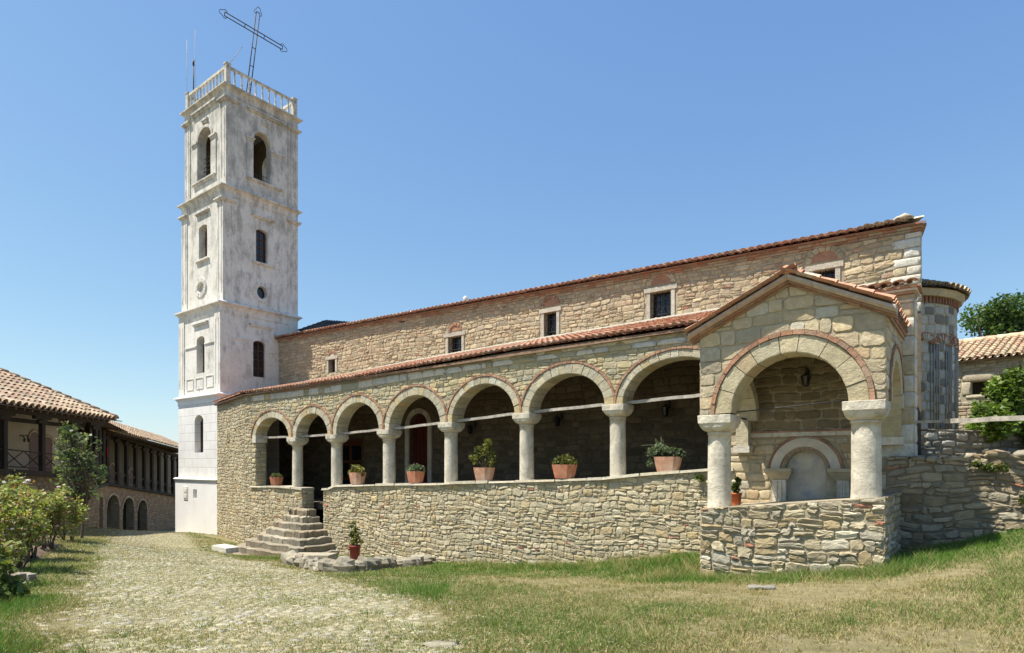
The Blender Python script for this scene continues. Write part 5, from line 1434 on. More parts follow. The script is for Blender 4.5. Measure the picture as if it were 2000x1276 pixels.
# white block bench at the foot of the end wall
x, y, z = hit(441, 1077); l = W2L(x, y)
mb = MB(); mb.hexa([(l[0]-.62, l[1]-.28, z-.1), (l[0]+.6, l[1]-.32, z-.1), (l[0]+.62, l[1]+.3, z-.1), (l[0]-.6, l[1]+.26, z-.1), (l[0]-.6, l[1]-.26, z+.22), (l[0]+.58, l[1]-.3, z+.19), (l[0]+.6, l[1]+.28, z+.2), (l[0]-.58, l[1]+.25, z+.23)], 0, (0.62, 0.60, 0.55))
single('stone_block', mb, 'stone', 'pale squared stone block lying beside the foot of the stairs', 'stone block', (l[0], l[1], z))

# rough stone edging of the bed under the parapet
def border():
    line = [(566, 1100), (585, 1107), (612, 1113), (640, 1117), (668, 1118), (690, 1117), (715, 1115), (745, 1111), (775, 1109), (805, 1107), (836, 1101)]
    th = Thing('stone_border', 'curved border of rough boulders edging the bed below the parapet', 'stone border', (*hit(690, 1117)[:2], hit(690, 1117)[2]), church=False)
    P = [hit(*p) for p in line]
    acc = 0
    for (a, b) in zip(P[:-1], P[1:]):
        d = math.hypot(b[0]-a[0], b[1]-a[1]); n = max(1, int(d/0.34))
        for k in range(n):
            f = (k+U(.2, .8))/n; x, y = lerp(a[0], b[0], f), lerp(a[1], b[1], f); s = U(0.26, 0.56)
            mb = MB(); mb.rock((x, y, gz(x, y)+0.10), (s*1.3, s*0.9, U(.3, .55)), 0, var((0.37, 0.335, 0.26), .7, 1.15), 9, 7, True)
            th.part('boulder', mb, 'stone')
    mb = MB(); x, y, z = hit(620, 1099)
    mb.hexa([(x-.8, y-.2, z+.05), (x+.5, y-.6, z+.05), (x+.7, y-.3, z+.05), (x-.6, y+.2, z+.05), (x-.8, y-.2, z+.24), (x+.5, y-.6, z+.30), (x+.7, y-.3, z+.34), (x-.6, y+.2, z+.28)], 0, (0.40, 0.36, 0.28))
    th.part('flat_slab', mb, 'stone')
border()

# ------------------------------------------------------------------ potted plants
def planter(th, w, d, h, mat, org, facets=True, round_=False, z=0):
    mb = MB(); rs = []
    if round_:
        n = 20
        for (f, k) in ((0, .78), (.86, .98), (.861, 1.06), (1.0, 1.06), (1.001, .95), (.9, .93)): rs.append([(org[0]+w/2*k*math.cos(2*math.pi*a/n), org[1]+w/2*k*math.sin(2*math.pi*a/n), org[2]+h*f) for a in range(n)])
    else:
        base = []
        nf = 10
        for k in range(nf*2):
            a = 2*math.pi*k/(nf*2); e = 3.6
            q = (abs(math.cos(a))**e+abs(math.sin(a))**e)**(-1/e)*(1.0 if k % 2 else 0.955)
            base.append((math.cos(a)*q, math.sin(a)*q))
        for (f, k) in ((0, .76), (.25, .84), (.6, .93), (.9, 1.0), (1.0, 1.03), (1.001, .95), (.88, .90)):
            rs.append([(org[0]+bx*w/2*k, org[1]+by*d/2*k, org[2]+h*f) for bx, by in base])
    mb.rings(rs, smooth=round_); th.part('pot', mb, mat)
    mb = MB(); m = len(rs[-1]); mb.add([(p[0], p[1], org[2]+h*0.93) for p in rs[-1]], [tuple(range(m))]); th.part('potting_soil', mb, 'soil')
POT_GROUP = 'potted plants around the church'
def foliage(th, cl, rad, n, size, cols, seed, org, squash=1.0, up=.3, stems=None):
    V, t = leaves(cl, rad, n, size, cols, 0.2, up, squash, seed)
    V = V - np.array(org); o = np_mesh('foliage', V, 4, t, 'leaf', th.o)
    if stems:
        mb = MB()
        for (p, q, r) in stems: mb.tube([p, ((p[0]+q[0])/2+U(-.03, .03), (p[1]+q[1])/2, (p[2]+q[2])/2), q], [r, r*.8, r*.5], 5)
        th.part('stem', mb, 'bark')
SUCC = [(0.11, 0.14, 0.05), (0.14, 0.16, 0.05), (0.09, 0.13, 0.06)]
YEL = [(0.20, 0.19, 0.04), (0.16, 0.17, 0.04), (0.24, 0.17, 0.06), (0.10, 0.13, 0.04)]
BLUE = [(0.11, 0.15, 0.09), (0.09, 0.13, 0.08), (0.14, 0.17, 0.10)]
def pots():
    T0 = TA+0.08
    def place(u0, u1, v0, v1): 
        s = S((u0+u1)/2, T0); w = (u1-u0)/F*depth_t((u0+u1)/2, T0)*0.86; return (s, T0, parapet_top(s)+0.045), w, (v1-v0)/F*depth_t((u0+u1)/2, T0)
    o, w, h = place(525, 555, 935, 952); th = Thing('potted_plant', 'low succulent in a small terracotta planter at the left end of the parapet', 'potted plant', o, group=POT_GROUP)
    planter(th, w, w*.8, h, 'terracotta_dark', o); foliage(th, [(o[0]+dx, o[1]+dy, o[2]+h*1.05) for dx, dy in ((-.16, 0), (0, .05), (.16, 0), (0, -.08))], [.17]*4, 900, .055, SUCC, 1, o, .8)
    o, w, h = place(679, 717, 925, 948); th = Thing('potted_plant', 'yellow green leafy plant drooping over a fluted terracotta planter', 'potted plant', o, group=POT_GROUP)
    planter(th, w, w*.8, h, 'terracotta_dusty', o); foliage(th, [(o[0]+dx, o[1]-.05, o[2]+h*1.05+dz) for dx, dz in ((-.26, .0), (-.1, .14), (.08, .12), (.26, .08), (.3, -.08), (0, 0), (-.34, -.05))], [.13, .15, .15, .14, .10, .15, .1], 700, .085, YEL, 2, o)
    o, w, h = place(791, 832, 922, 945); th = Thing('potted_plant', 'mounded grey green plant in a wide terracotta planter', 'potted plant', o, group=POT_GROUP)
    planter(th, w, w*.8, h, 'terracotta', o); foliage(th, [(o[0]+dx, o[1], o[2]+h*1.02+dz) for dx, dz in ((-.25, .02), (-.08, .08), (.1, .09), (.26, .03), (.02, -.02))], [.16, .18, .18, .15, .2], 1000, .06, BLUE, 3, o)
    o, w, h = place(921, 969, 917, 943); th = Thing('potted_plant', 'tall bushy plant with small yellow green leaves in a terracotta planter', 'potted plant', o, group=POT_GROUP)
    planter(th, w, w*.8, h, 'terracotta_dusty', o)
    cl = [(-.28, .22), (-.12, .4), (.05, .5), (.12, .62), (-.2, .55), (.2, .42), (.28, .25), (0, .2), (-.34, .3), (.15, .75), (.3, .1)]
    foliage(th, [(o[0]+dx, o[1]+U(-.1, .1), o[2]+h+dz) for dx, dz in cl], [.16]*10+[.13], 1000, .065, YEL[:2]+GREENS[2:], 4, o, stems=[((o[0], o[1], o[2]+h*.9), (o[0]+dx, o[1], o[2]+h+dz), .012) for dx, dz in cl[:9]])
    o, w, h = place(1073, 1130, 910, 937); th = Thing('potted_plant', 'low yellow flowering plant in a long plain terracotta planter', 'potted plant', o, group=POT_GROUP)
    planter(th, w, w*.72, h, 'terracotta', o); foliage(th, [(o[0]+dx, o[1], o[2]+h*1.02+dz) for dx, dz in ((-.25, .05), (-.08, .13), (.1, .12), (.25, .05), (.02, 0))], [.15, .17, .17, .15, .2], 1100, .055, YEL+GREENS[:2], 5, o)
    o, w, h = place(1271, 1334, 893, 922); th = Thing('potted_plant', 'straggly spiky plant trailing from a long terracotta planter next to the porch', 'potted plant', o, group=POT_GROUP)
    planter(th, w, w*.6, h, 'terracotta_dusty', o)
    foliage(th, [(o[0]+dx, o[1]-.05, o[2]+h+dz) for dx, dz in ((-.35, .1), (-.2, .2), (-.05, .15), (.12, .12), (.28, .1), (.38, .05), (-.42, -.15))], [.16, .17, .15, .14, .13, .1, .12], 1000, .075, BLUE, 6, o)
    mb = MB()
    for k in range(26):
        a = U(-2.2, 2.2); q = (o[0]-.25+.5*math.sin(a)*U(.4, 1), o[1]+U(-.2, .15), o[2]+h+U(.1, .55)*math.cos(a*.7))
        mb.tube([(o[0]-.2+U(-.1, .1), o[1], o[2]+h*.9), ((o[0]-.2+q[0])/2, o[1], q[2]+.02), q], [.006, .005, .002], 4, 0, (0.2, 0.22, 0.12))
    th.part('stem', mb, 'leaf')
    tp = TP+1.0; s = S(1434.5, tp); o = (s, tp, church.ptop(s)-0.02)
    th = Thing('potted_plant', 'small leafy herb in an orange round pot behind the left porch column', 'potted plant', o, group=POT_GROUP)
    planter(th, .24, .24, .26, 'orange_pot', o, round_=True); foliage(th, [(o[0]+dx, o[1], o[2]+.28+dz) for dx, dz in ((0, .05), (.03, .16), (-.04, .12), (.05, .26))], [.09, .08, .09, .06], 260, .06, GREENS, 7, o)
    x, y, z = hit(690, 1112); y += 0.12; l = W2L(x, y); o = (l[0], l[1], gz(x, y)+0.24)
    th = Thing('potted_plant', 'leggy yellowing plant in a dark red round pot among the boulders', 'potted plant', o, group=POT_GROUP)
    planter(th, .27, .27, .34, 'red_pot', o, round_=True)
    cl = [(-.05, .06), (.06, .14), (-.08, .25), (.02, .36), (-.14, .46), (.2, .1), (.1, .28), (-.04, .54)]
    foliage(th, [(o[0]+dx, o[1], o[2]+.34+dz) for dx, dz in cl], [.11, .11, .09, .09, .07, .07, .08, .06], 420, .065, YEL+GREENS[:1], 8, o, stems=[((o[0], o[1], o[2]+.30), (o[0]+dx, o[1], o[2]+.34+dz), .01) for dx, dz in cl[2:]])
pots()

# ------------------------------------------------------------------ lanterns on the church wall
def lantern(s, t, z, label, k=1.0):
    o = (s, t, z); th = Thing('wall_lantern', label, 'lantern', o, group='iron lanterns on the church walls')
    mb = MB(); mb.tube([(s, t, z+.22*k), (s, t-.12*k, z+.34*k), (s, t-.24*k, z+.30*k), (s, t-.26*k, z+.2*k)], .014*k, 6); mb.box(s-.04*k, s+.04*k, t-.015, t, z+.1*k, z+.3*k); th.part('bracket', mb, 'iron')
    mb = MB(); n = 6; c = (s, t-.26*k)
    mb.rings([[(c[0]+r*k*math.cos(math.pi*a/3), c[1]+r*k*math.sin(math.pi*a/3), z+h*k) for a in range(n)] for h, r in ((.2, .01), (.17, .05), (.12, .13), (.11, .11))], smooth=False)
    mb.rings([[(c[0]+r*k*math.cos(math.pi*a/3), c[1]+r*k*math.sin(math.pi*a/3), z+h*k) for a in range(n)] for h, r in ((-.14, .05), (-.12, .075), (-.1, .075))], smooth=False)
    for a in range(n): mb.tube([(c[0]+.075*k*math.cos(math.pi*a/3), c[1]+.075*k*math.sin(math.pi*a/3), z-.1*k), (c[0]+.11*k*math.cos(math.pi*a/3), c[1]+.11*k*math.sin(math.pi*a/3), z+.11*k)], .008*k, 4)
    th.part('cage', mb, 'iron')
    mb = MB(); mb.rings([[(c[0]+r*k*math.cos(math.pi*a/3), c[1]+r*k*math.sin(math.pi*a/3), z+h*k) for a in range(n)] for h, r in ((-.1, .065), (.11, .098))], smooth=False); th.part('lamp_glass', mb, 'dark_glass')
for (u, v, t, lb) in ((928, 839, TN-.05, 'black iron lantern on the wall behind the bushy tall potted plant'), (1097, 823, TN-.05, 'black iron lantern on the wall above the long yellow flowered planter'),
                      (1306, 802, TN-.05, 'black iron lantern on the wall above the straggly planter by the porch'), (1576, 742, TA-.06, 'black iron lantern hanging above the painted niche in the porch')):
    lantern(S(u, t), t, Z(u, v, t)-.05, lb, 1.2 if t > 0 else 0.85)

# ------------------------------------------------------------------ retaining wall, terrace and what stands on it
def right_side():
    t0 = TA-0.42; a0, a1 = SE_-0.25, SE_+7.0
    org = (a0+2, t0, -1.6)
    th = Thing('retaining_wall', 'rough rubble retaining wall to the right of the porch, partly in shadow', 'stone wall', org)
    mb = MB(); bend = lambda s: t0
    top = lambda s: interp(s, [a0, SE_+0.9, SE_+2, SE_+7], [0.07, 0.10, 0.22, 0.45])+0.03*math.sin(5*s)
    bot = lambda s: base_z(s, t0)-0.1
    mp = south(t0)
    openwall(mb, a0, a1, bot, top, mp, (), step=.3)
    m = 30
    for k in range(m):
        p, q = lerp(a0, a1, k/m), lerp(a0, a1, (k+1)/m); mb.quad((p, t0, top(p)), (q, t0, top(q)), (q, t0+.42, top(q)), (p, t0+.42, top(p)))
    masonry(mb, a0, a1, bot, lambda s: top(s)+.03, mp, (0.10, 0.2), (0.14, 0.42), 0.012, (0.015, 0.045), pal_grey, 1, split=.35, wamp=2.0, jit=.022, rot=.16, bricks=.03, bev=(.82, .76), rough=1)
    x = a0
    while x < a1: w = U(.2, .5); mb.rock((x+w/2, t0+.15, top(x)-.0), (w, .5, U(.10, .2)), 1, pal_grey(), 8, 6); x += w*.9
    th.part('masonry', mb, ['mortar_dark', 'stone'])
    # weeds growing in the joints
    for (u, v, lb) in ((1905, 905, 'small weed rooted in the retaining wall near its top left'), (1928, 912, 'tiny weed beside another one in the retaining wall'), (1952, 910, 'little weed growing from the retaining wall under the bush'), (1998, 975, 'weed hanging from the retaining wall at the edge of the view')):
        s = S(u, t0-.05); z = Z(u, v, t0-.05)
        V, t = leaves([(0, -.04, 0), (.06, -.05, -.06), (-.05, -.05, -.03)], [.08, .06, .06], 90, .06, YEL[1:2]+GREENS, .1, .3, 1, int(u))
        o = np_mesh('weed', V, 4, t, 'leaf'); o.location = L2W(s, t0-.05, z); o.rotation_euler = (0, 0, ROT); tag(o, lb, 'weed', 'weeds in the stone walls')
    for (u, v, tt_, lb) in ((1365, 932, TA-.1, 'green weed sprouting at the right end of the portico parapet'),):
        V, t = leaves([(0, -.04, 0), (.06, -.05, -.06), (-.05, -.05, -.03)], [.1, .07, .07], 110, .06, GREENS, .1, .3, 1, int(u))
        o = np_mesh('weed', V, 4, t, 'leaf'); o.location = L2W(S(u, tt_), tt_, Z(u, v, tt_)); o.rotation_euler = (0, 0, ROT); tag(o, lb, 'weed', 'weeds in the stone walls')
    # raised terrace behind the wall
    mb = MB(); nx, ny = 14, 20
    vs = []
    for j in range(ny+1):
        for i in range(nx+1):
            s = lerp(SE_+0.05, SE_+16, i/nx); t = lerp(t0+.3, 24, j/ny); vs.append((s, t, 0.02+0.045*max(0, t+1)+0.03*(s-SE_)+U(-.03, .03)))
    mb.add(vs, [(j*(nx+1)+i, j*(nx+1)+i+1, (j+1)*(nx+1)+i+1, (j+1)*(nx+1)+i) for j in range(ny) for i in range(nx)], 0, (0, 0, 0), True)
    o = mb.build('terrace', ['ground']); o.location = (PX, PY, 0); o.rotation_euler = (0, 0, ROT); tag(o, 'raised earth terrace behind the retaining wall', 'terrace', kind='structure')
    # low shaded wall at the foot of the apse
    mp2, l = line_map((SE_+0.22, 1.2), (SE_+2.6, 3.4)); mb = MB()
    tp2 = lambda a: 0.78-0.02*a
    openwall(mb, 0, l, lambda a: -.4, tp2, mp2, ())
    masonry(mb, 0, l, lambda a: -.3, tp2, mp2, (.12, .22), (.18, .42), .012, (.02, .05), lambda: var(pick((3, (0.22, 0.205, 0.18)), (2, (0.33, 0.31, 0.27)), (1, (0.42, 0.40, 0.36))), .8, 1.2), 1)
    q = [mp2(a, 0, -d)[:2] for a, d in ((0, 0), (l, 0), (l, .6), (0, .6))]
    mb.quad(*[(p[0], p[1], .76) for p in q])
    single('low_wall', mb, ['mortar_dark', 'stone'], 'low dark stone wall in the shade at the foot of the apse', 'stone wall', (SE_+1.2, 2.2, 0))
    # horizontal weathered beam
    A = L2W(SE_+0.1, TA+.2, Z(1792, 824, TA+.2)); B = pt(2120, 811, 9.4)
    th = Thing('wooden_beam', 'long weathered grey timber spanning from the church corner to the right', 'wooden beam', (B[0], B[1], gz(B[0], B[1])), church=False)
    mb = MB(); mb.beam(A, pt(1850, 823.5, depth_t(1850, TA)), .05, .05, seg=3, wob=.006); mb.beam(pt(1850, 823, 11.6), B, .10, .085, seg=8, wob=.012); th.part('timber', mb, 'grey_wood')
    mb = MB(); mb.beam((B[0], B[1], gz(B[0], B[1])-.2), (B[0], B[1], B[2]+.1), .14, .14, seg=4, wob=.01); th.part('post', mb, 'grey_wood')
    # outbuilding beyond
    ax = Vector((.68, -.73, 0)).normalized(); p0 = Vector((17.4, 24.0, 0))
    P = p0-ax*7; Q = p0+ax*9; mp3, l = line_map((P.x, P.y), (Q.x, Q.y)); f = lambda u_, v_: None
    org = (p0.x, p0.y, .6)
    th = Thing('outbuilding', 'low stone outbuilding with pale tiled roof and one small square window', 'building', org, church=False)
    ez = 3.92
    # window location along the wall
    k = (1911-CX)/F; tt = (k*P.y-P.x)/(ax.x-k*ax.y); wx = tt; wy = P.y+ax.y*tt; zw = (HV-757)/F*wy
    mb = MB(); op = [('rect', wx-.24, wx+.24, zw-.26, zw+.24)]
    openwall(mb, 0, l, lambda a: .2, lambda a: ez, mp3, op, .35)
    masonry(mb, 0, l, lambda a: .3, lambda a: ez-.03, mp3, (.09, .18), (.15, .42), .012, (.015, .04), lambda: var(pick((4, (0.44, 0.39, 0.30)), (2, (0.48, 0.40, 0.28)), (1, (0.40, 0.30, 0.22))), .8, 1.15), 1, (), [(wx-.55, wx+.55, zw-.45, zw+.6)])
    for (a, b, c, d) in ((wx-.52, wx+.5, zw+.25, zw+.55), (wx-.52, wx-.25, zw-.28, zw+.24), (wx+.25, wx+.52, zw-.28, zw+.24), (wx-.4, wx+.4, zw-.40, zw-.285)):
        stone(mb, [(a+.01, c+.005), (b-.01, c+.005), (b-.005, d-.005), (a+.005, d-.005)], mp3, .05, var((.52, .45, .34), .92, 1.06), 1)
    for (s_, e) in ((0, 1), (l, 1)):
        a = mp3(s_, 0, 0); b = mp3(s_, 0, -6); mb.quad((a[0], a[1], .2), (b[0], b[1], .2), (b[0], b[1], ez), (a[0], a[1], ez))
        c = mp3(s_, 0, -3); mb.add([(a[0], a[1], ez), (b[0], b[1], ez), (c[0], c[1], ez+1.1)], [(0, 1, 2)])
    th.part('wall', mb, ['mortar', 'stone'])
    mb = MB(); a = [mp3(wx-.3, zw-.3, -.36), mp3(wx+.3, zw-.3, -.36), mp3(wx+.3, zw+.3, -.36), mp3(wx-.3, zw+.3, -.36)]; mb.quad(*a); th.part('window', mb, 'dark_wood')
    mb = MB(); e0 = mp3(-.2, 0, .28); up = Vector((-ax.y, ax.x, 0)); d = (up+Vector((0, 0, .36))).normalized()
    tile_roof(mb, (e0[0], e0[1], ez+.04), tuple(ax), tuple(d), int((l+.4)/.235), 10, .235, .40, pal_tile_house)
    e1 = mp3(l+.2, 0, .28); mb.quad((e0[0], e0[1], ez), (e1[0], e1[1], ez), tuple(Vector((e1[0], e1[1], ez))+d*3.5), tuple(Vector((e0[0], e0[1], ez))+d*3.5), 1)
    rg = Vector((e0[0], e0[1], ez+.1))+d*3.5
    k = 0
    while k < l: mb.tube([tuple(rg+ax*k), tuple(rg+ax*(k+.42))], [.13, .11], 8, 0, pal_tile_house()); k += .38
    bk = Vector((up.x, up.y, -.36)).normalized(); mb.quad(tuple(rg), tuple(rg+ax*l), tuple(rg+ax*l+bk*3.5), tuple(rg+bk*3.5), 0, (.5, .38, .26))
    th.part('roof', mb, ['tile', 'soffit_wood'])
right_side()

def tree(name, label, cat, base, height, blobs, rads, n, size, cols, seed, trunk_r=.12, group=None, mat='leaf', squash=.9):
    th = Thing(name, label, cat, base, church=False, group=group)
    mb = MB(); b = Vector(base); top = Vector((b.x+U(-.2, .2), b.y, b.z+height*.55))
    pts = limb(mb, b-Vector((0, 0, .2)), top, trunk_r, trunk_r*.55, 8, .05)
    for c in blobs: limb(mb, pts[U(0, 1) > .5 and -1 or -2], c, trunk_r*.4, trunk_r*.1, 5, .08, 4)
    th.part('trunk', mb, 'bark')
    V, t = leaves(blobs, rads, n, size, cols, .35, .3, squash, seed); V -= np.array(base)
    np_mesh('crown', V, 4, t, mat, th.o)
    return th
def vegetation():
    # tree beyond the outbuilding
    rr = random.Random(3); blobs, rads = [], []
    for k in range(46):
        u = rr.gauss(1965, 40); v = rr.uniform(585, 690); 
        if v < 612 and abs(u-1958) > 28: continue
        if u < 1886+max(0, (645-v))*0.45: continue
        blobs.append(pt(u, v, 36+rr.uniform(-1.6, 1.6))); rads.append(rr.uniform(.35, .95))
    for k in range(14): blobs.append(pt(rr.uniform(1990, 2090), rr.uniform(600, 690), 36+rr.uniform(-1.5, 1.5))); rads.append(rr.uniform(.6, 1.1))
    x, y, _ = pt(1975, 905, 36)
    tree('broadleaf_tree', 'dark green broadleaf tree rising behind the tiled outbuilding', 'tree', (x, y, -.5), 8, blobs, rads, 15000, .2, [(0.055, 0.11, 0.03), (0.075, 0.135, 0.04), (0.045, 0.09, 0.03), (0.095, 0.145, 0.045)], 21, .28)
    # bright shrub on the terrace
    blobs, rads = [], []
    for k in range(60):
        u = rr.uniform(1895, 2080); v = rr.uniform(703, 868)
        lim = np.interp(v, [700, 730, 790, 830, 865], [1975, 1935, 1918, 1900, 1915])
        if u < lim: continue
        blobs.append(pt(u, v, 14.2+rr.uniform(-.7, .7))); rads.append(rr.uniform(.14, .36))
    x, y, _ = pt(1985, 905, 14.2)
    tree('shrub', 'bright green leafy shrub growing on top of the retaining wall', 'shrub', (x, y, .3), 1.4, blobs, rads, 8500, .115, [(0.10, 0.17, 0.03), (0.13, 0.20, 0.04), (0.07, 0.13, 0.025), (0.17, 0.23, 0.05)], 22, .05)
    # young evergreen in front of the galleries
    blobs, rads = [], []
    for k in range(60):
        v = rr.uniform(835, 968); hw = np.interp(v, [828, 850, 880, 915, 950, 970], [6, 18, 36, 46, 40, 22]); c = np.interp(v, [828, 870, 970], [128, 150, 163])
        u = c+rr.uniform(-1, 1)*hw
        if v < 862 and rr.random() < .45: continue
        blobs.append(pt(u, v, 19+rr.uniform(-.5, .5))); rads.append(rr.uniform(.12, .30))
    for (u, v0) in ((126, 826), (168, 850), (193, 858), (140, 842)):
        for k in range(4): blobs.append(pt(u+rr.uniform(-2, 2), v0+k*9, 19)); rads.append(.10)
    x, y, _ = pt(160, 905, 19)
    tree('young_tree', 'young glossy evergreen tree standing in front of the gallery', 'tree', (x, y, gz(x, y)), 2.0, blobs, rads, 1350, .12, [(0.08, 0.12, 0.05), (0.12, 0.16, 0.07), (0.06, 0.10, 0.045), (0.22, 0.25, 0.14)], 23, .05)
    # rose bushes
    R = [(28, 11.2, 1.30, .62, 'tall rose bush with pale and red blooms at the left edge of the view'), (58, 12.6, 1.45, .62, 'large rose bush with white and pink blooms leaning over bare earth'),
         (92, 14.2, 1.30, .55, 'middle rose bush with a few white blooms'), (132, 16.4, 1.30, .60, 'farthest rose bush with a pinkish bloom next to the young tree'),
         (-22, 12.2, 1.4, .7, 'rose bush cut by the left edge of the view'), (6, 9.6, .75, .36, 'small sparse rose bush with red blooms at the left edge'), (12, 14.5, 1.55, .7, 'rear rose bush with reddish shoots below the gallery floor')]
    for i, (u, y, h, w, lb) in enumerate(R):
        x = (u-CX)/F*y; z = gz(x, y); base = (x, y, z)
        th = Thing('rose_bush', lb, 'rose bush', base, church=False, group='rose bushes along the left bed')
        mb = MB(); blobs, rads = [], []
        for k in range(11):
            a = rr.uniform(0, 6.28); r = w*rr.uniform(.2, .95); q = (x+r*math.cos(a), y+r*math.sin(a)*.8, z+h*rr.uniform(.55, 1.02))
            limb(mb, (x+.1*math.cos(a), y+.1*math.sin(a), z-.05), q, .016, .006, 5, .06, 4)
            blobs.append(q); rads.append(rr.uniform(.13, .26)*w/.6)
            if rr.random() < .6: blobs.append((lerp(x, q[0], .9)+rr.uniform(-.1, .1), lerp(y, q[1], .9)-.1, z+h*rr.uniform(.18, .5))); rads.append(rr.uniform(.1, .2)*w/.6)
            if rr.random() < .8: blobs.append((lerp(x, q[0], .75), lerp(y, q[1], .75), lerp(z, q[2], .72))); rads.append(rr.uniform(.12, .22)*w/.6)
        th.part('stem', mb, 'bark')
        V, t = leaves(blobs, rads, int(1500*w/.6), .075, [(0.23, 0.285, 0.08), (0.28, 0.32, 0.10), (0.18, 0.24, 0.075), (0.35, 0.34, 0.12), (0.26, 0.17, 0.07)], .15, .35, 1, 40+i); V -= np.array(base)
        np_mesh('foliage', V, 4, t, 'leaf', th.o)
        for k in range(9):
            q = rr.choice(blobs); c = (q[0]+rr.uniform(-.15, .2), q[1]-rr.uniform(.05, .25), q[2]+rr.uniform(-.1, .18))
            red = (i == 5 and rr.random() < .6) or rr.random() < .08
            col = (0.55, 0.06, 0.04) if red else rr.choice([(0.75, 0.66, 0.60), (0.72, 0.52, 0.50), (0.78, 0.72, 0.62)])
            mb = MB(); s = rr.uniform(.05, .09)
            for p in range(7):
                a = p*2.4; rad = s*(.25+.09*p*.5)
                d = Vector((math.cos(a), math.sin(a), .5)); o = Vector(c)+Vector((math.cos(a)*rad*.5, math.sin(a)*rad*.5, s*.25*(1-p/7)))
                mb.rock(tuple(o), (s*.75, s*.75, s*.55), 0, (col[0]*rr.uniform(.9, 1.1), col[1]*rr.uniform(.9, 1.1), col[2]*rr.uniform(.9, 1.1)), 6, 4)
            th.part('blossom', mb, 'painted')
    # plants beyond the frame on the left throw their shade on the grass
    x, y = -6.9, 7.0
    tree('shrub', 'dark leafy shrub at the very left edge of the foreground', 'shrub', (-7.15, 8.0, gz(-7.15, 8.0)), .7, [(-7.2+rr.uniform(-.45, .42), 8.0+rr.uniform(-.4, .4), gz(-7.1, 8.0)+rr.uniform(.1, .75)) for k in range(16)], [.2]*16, 2200, .09, GREENS, 60, .03)
    # bare earth under the roses
    mb = MB(); pts = []
    edge = [(-14, 1085), (40, 1100), (70, 1093), (100, 1078), (128, 1064), (150, 1048), (120, 1045), (60, 1052), (0, 1065)]
    P = [hit(u, v) for u, v in [(-60, 1170), (20, 1165), (45, 1142), (60, 1118), (95, 1098), (118, 1078), (140, 1062), (160, 1050), (135, 1043), (60, 1046), (-40, 1060)]]
    c = (sum(p[0] for p in P)/len(P), sum(p[1] for p in P)/len(P))
    n = len(P); vs, fs = [], []
    for k in range(n):
        for m in range(6):
            f = m/5; x, y = lerp(c[0], P[k][0], f), lerp(c[1], P[k][1], f); x += U(-.1, .1); y += U(-.1, .1)
            vs.append((x, y, gz(x, y)-0.03*f+0.09*(1-f)+U(-.02, .02)))
    for k in range(n):
        for m in range(5):
            a = k*6+m; b = ((k+1) % n)*6+m; fs.append((a, a+1, b+1, b))
    mb.add(vs, fs, 0, (.3, .3, .2), True); o = mb.build('flower_bed', ['soil']); tag(o, 'bare brown earth bed under the rose bushes', 'flower bed', kind='structure')
    for (u, v, s, lb) in ((28, 1073, .45, 'grey boulder lying under the rose bushes'), (50, 1135, .3, 'pale flat stone at the corner of the rose bed'), (20, 1140, .34, 'low boulder beside the foreground shrub')):
        x, y, z = hit(u, v); mb = MB(); mb.rock((x, y, z+s*.18), (s*1.3, s, s*.6), 0, var((.31, .275, .22)), 9, 7, True); single('boulder', mb, 'stone', lb, 'boulder', (x, y, z), church=False)
    x, y, z = hit(1488, 1152); mb = MB(); mb.rock((x, y, z+.02), (.48, .24, .09), 0, (.30, .285, .25), 10, 7); single('stone_slab', mb, 'stone', 'small pale stone slab half sunk in grass before the pedestal wall', 'stone slab', (x, y, z), church=False)
    x, y, z = hit(862, 1262); mb = MB(); mb.rock((x, y, z), (.42, .2, .06), 0, (.36, .33, .25), 10, 7); single('flat_stone', mb, 'stone', 'flat beige stone lying in the foreground lawn', 'stone', (x, y, z), church=False)
vegetation()

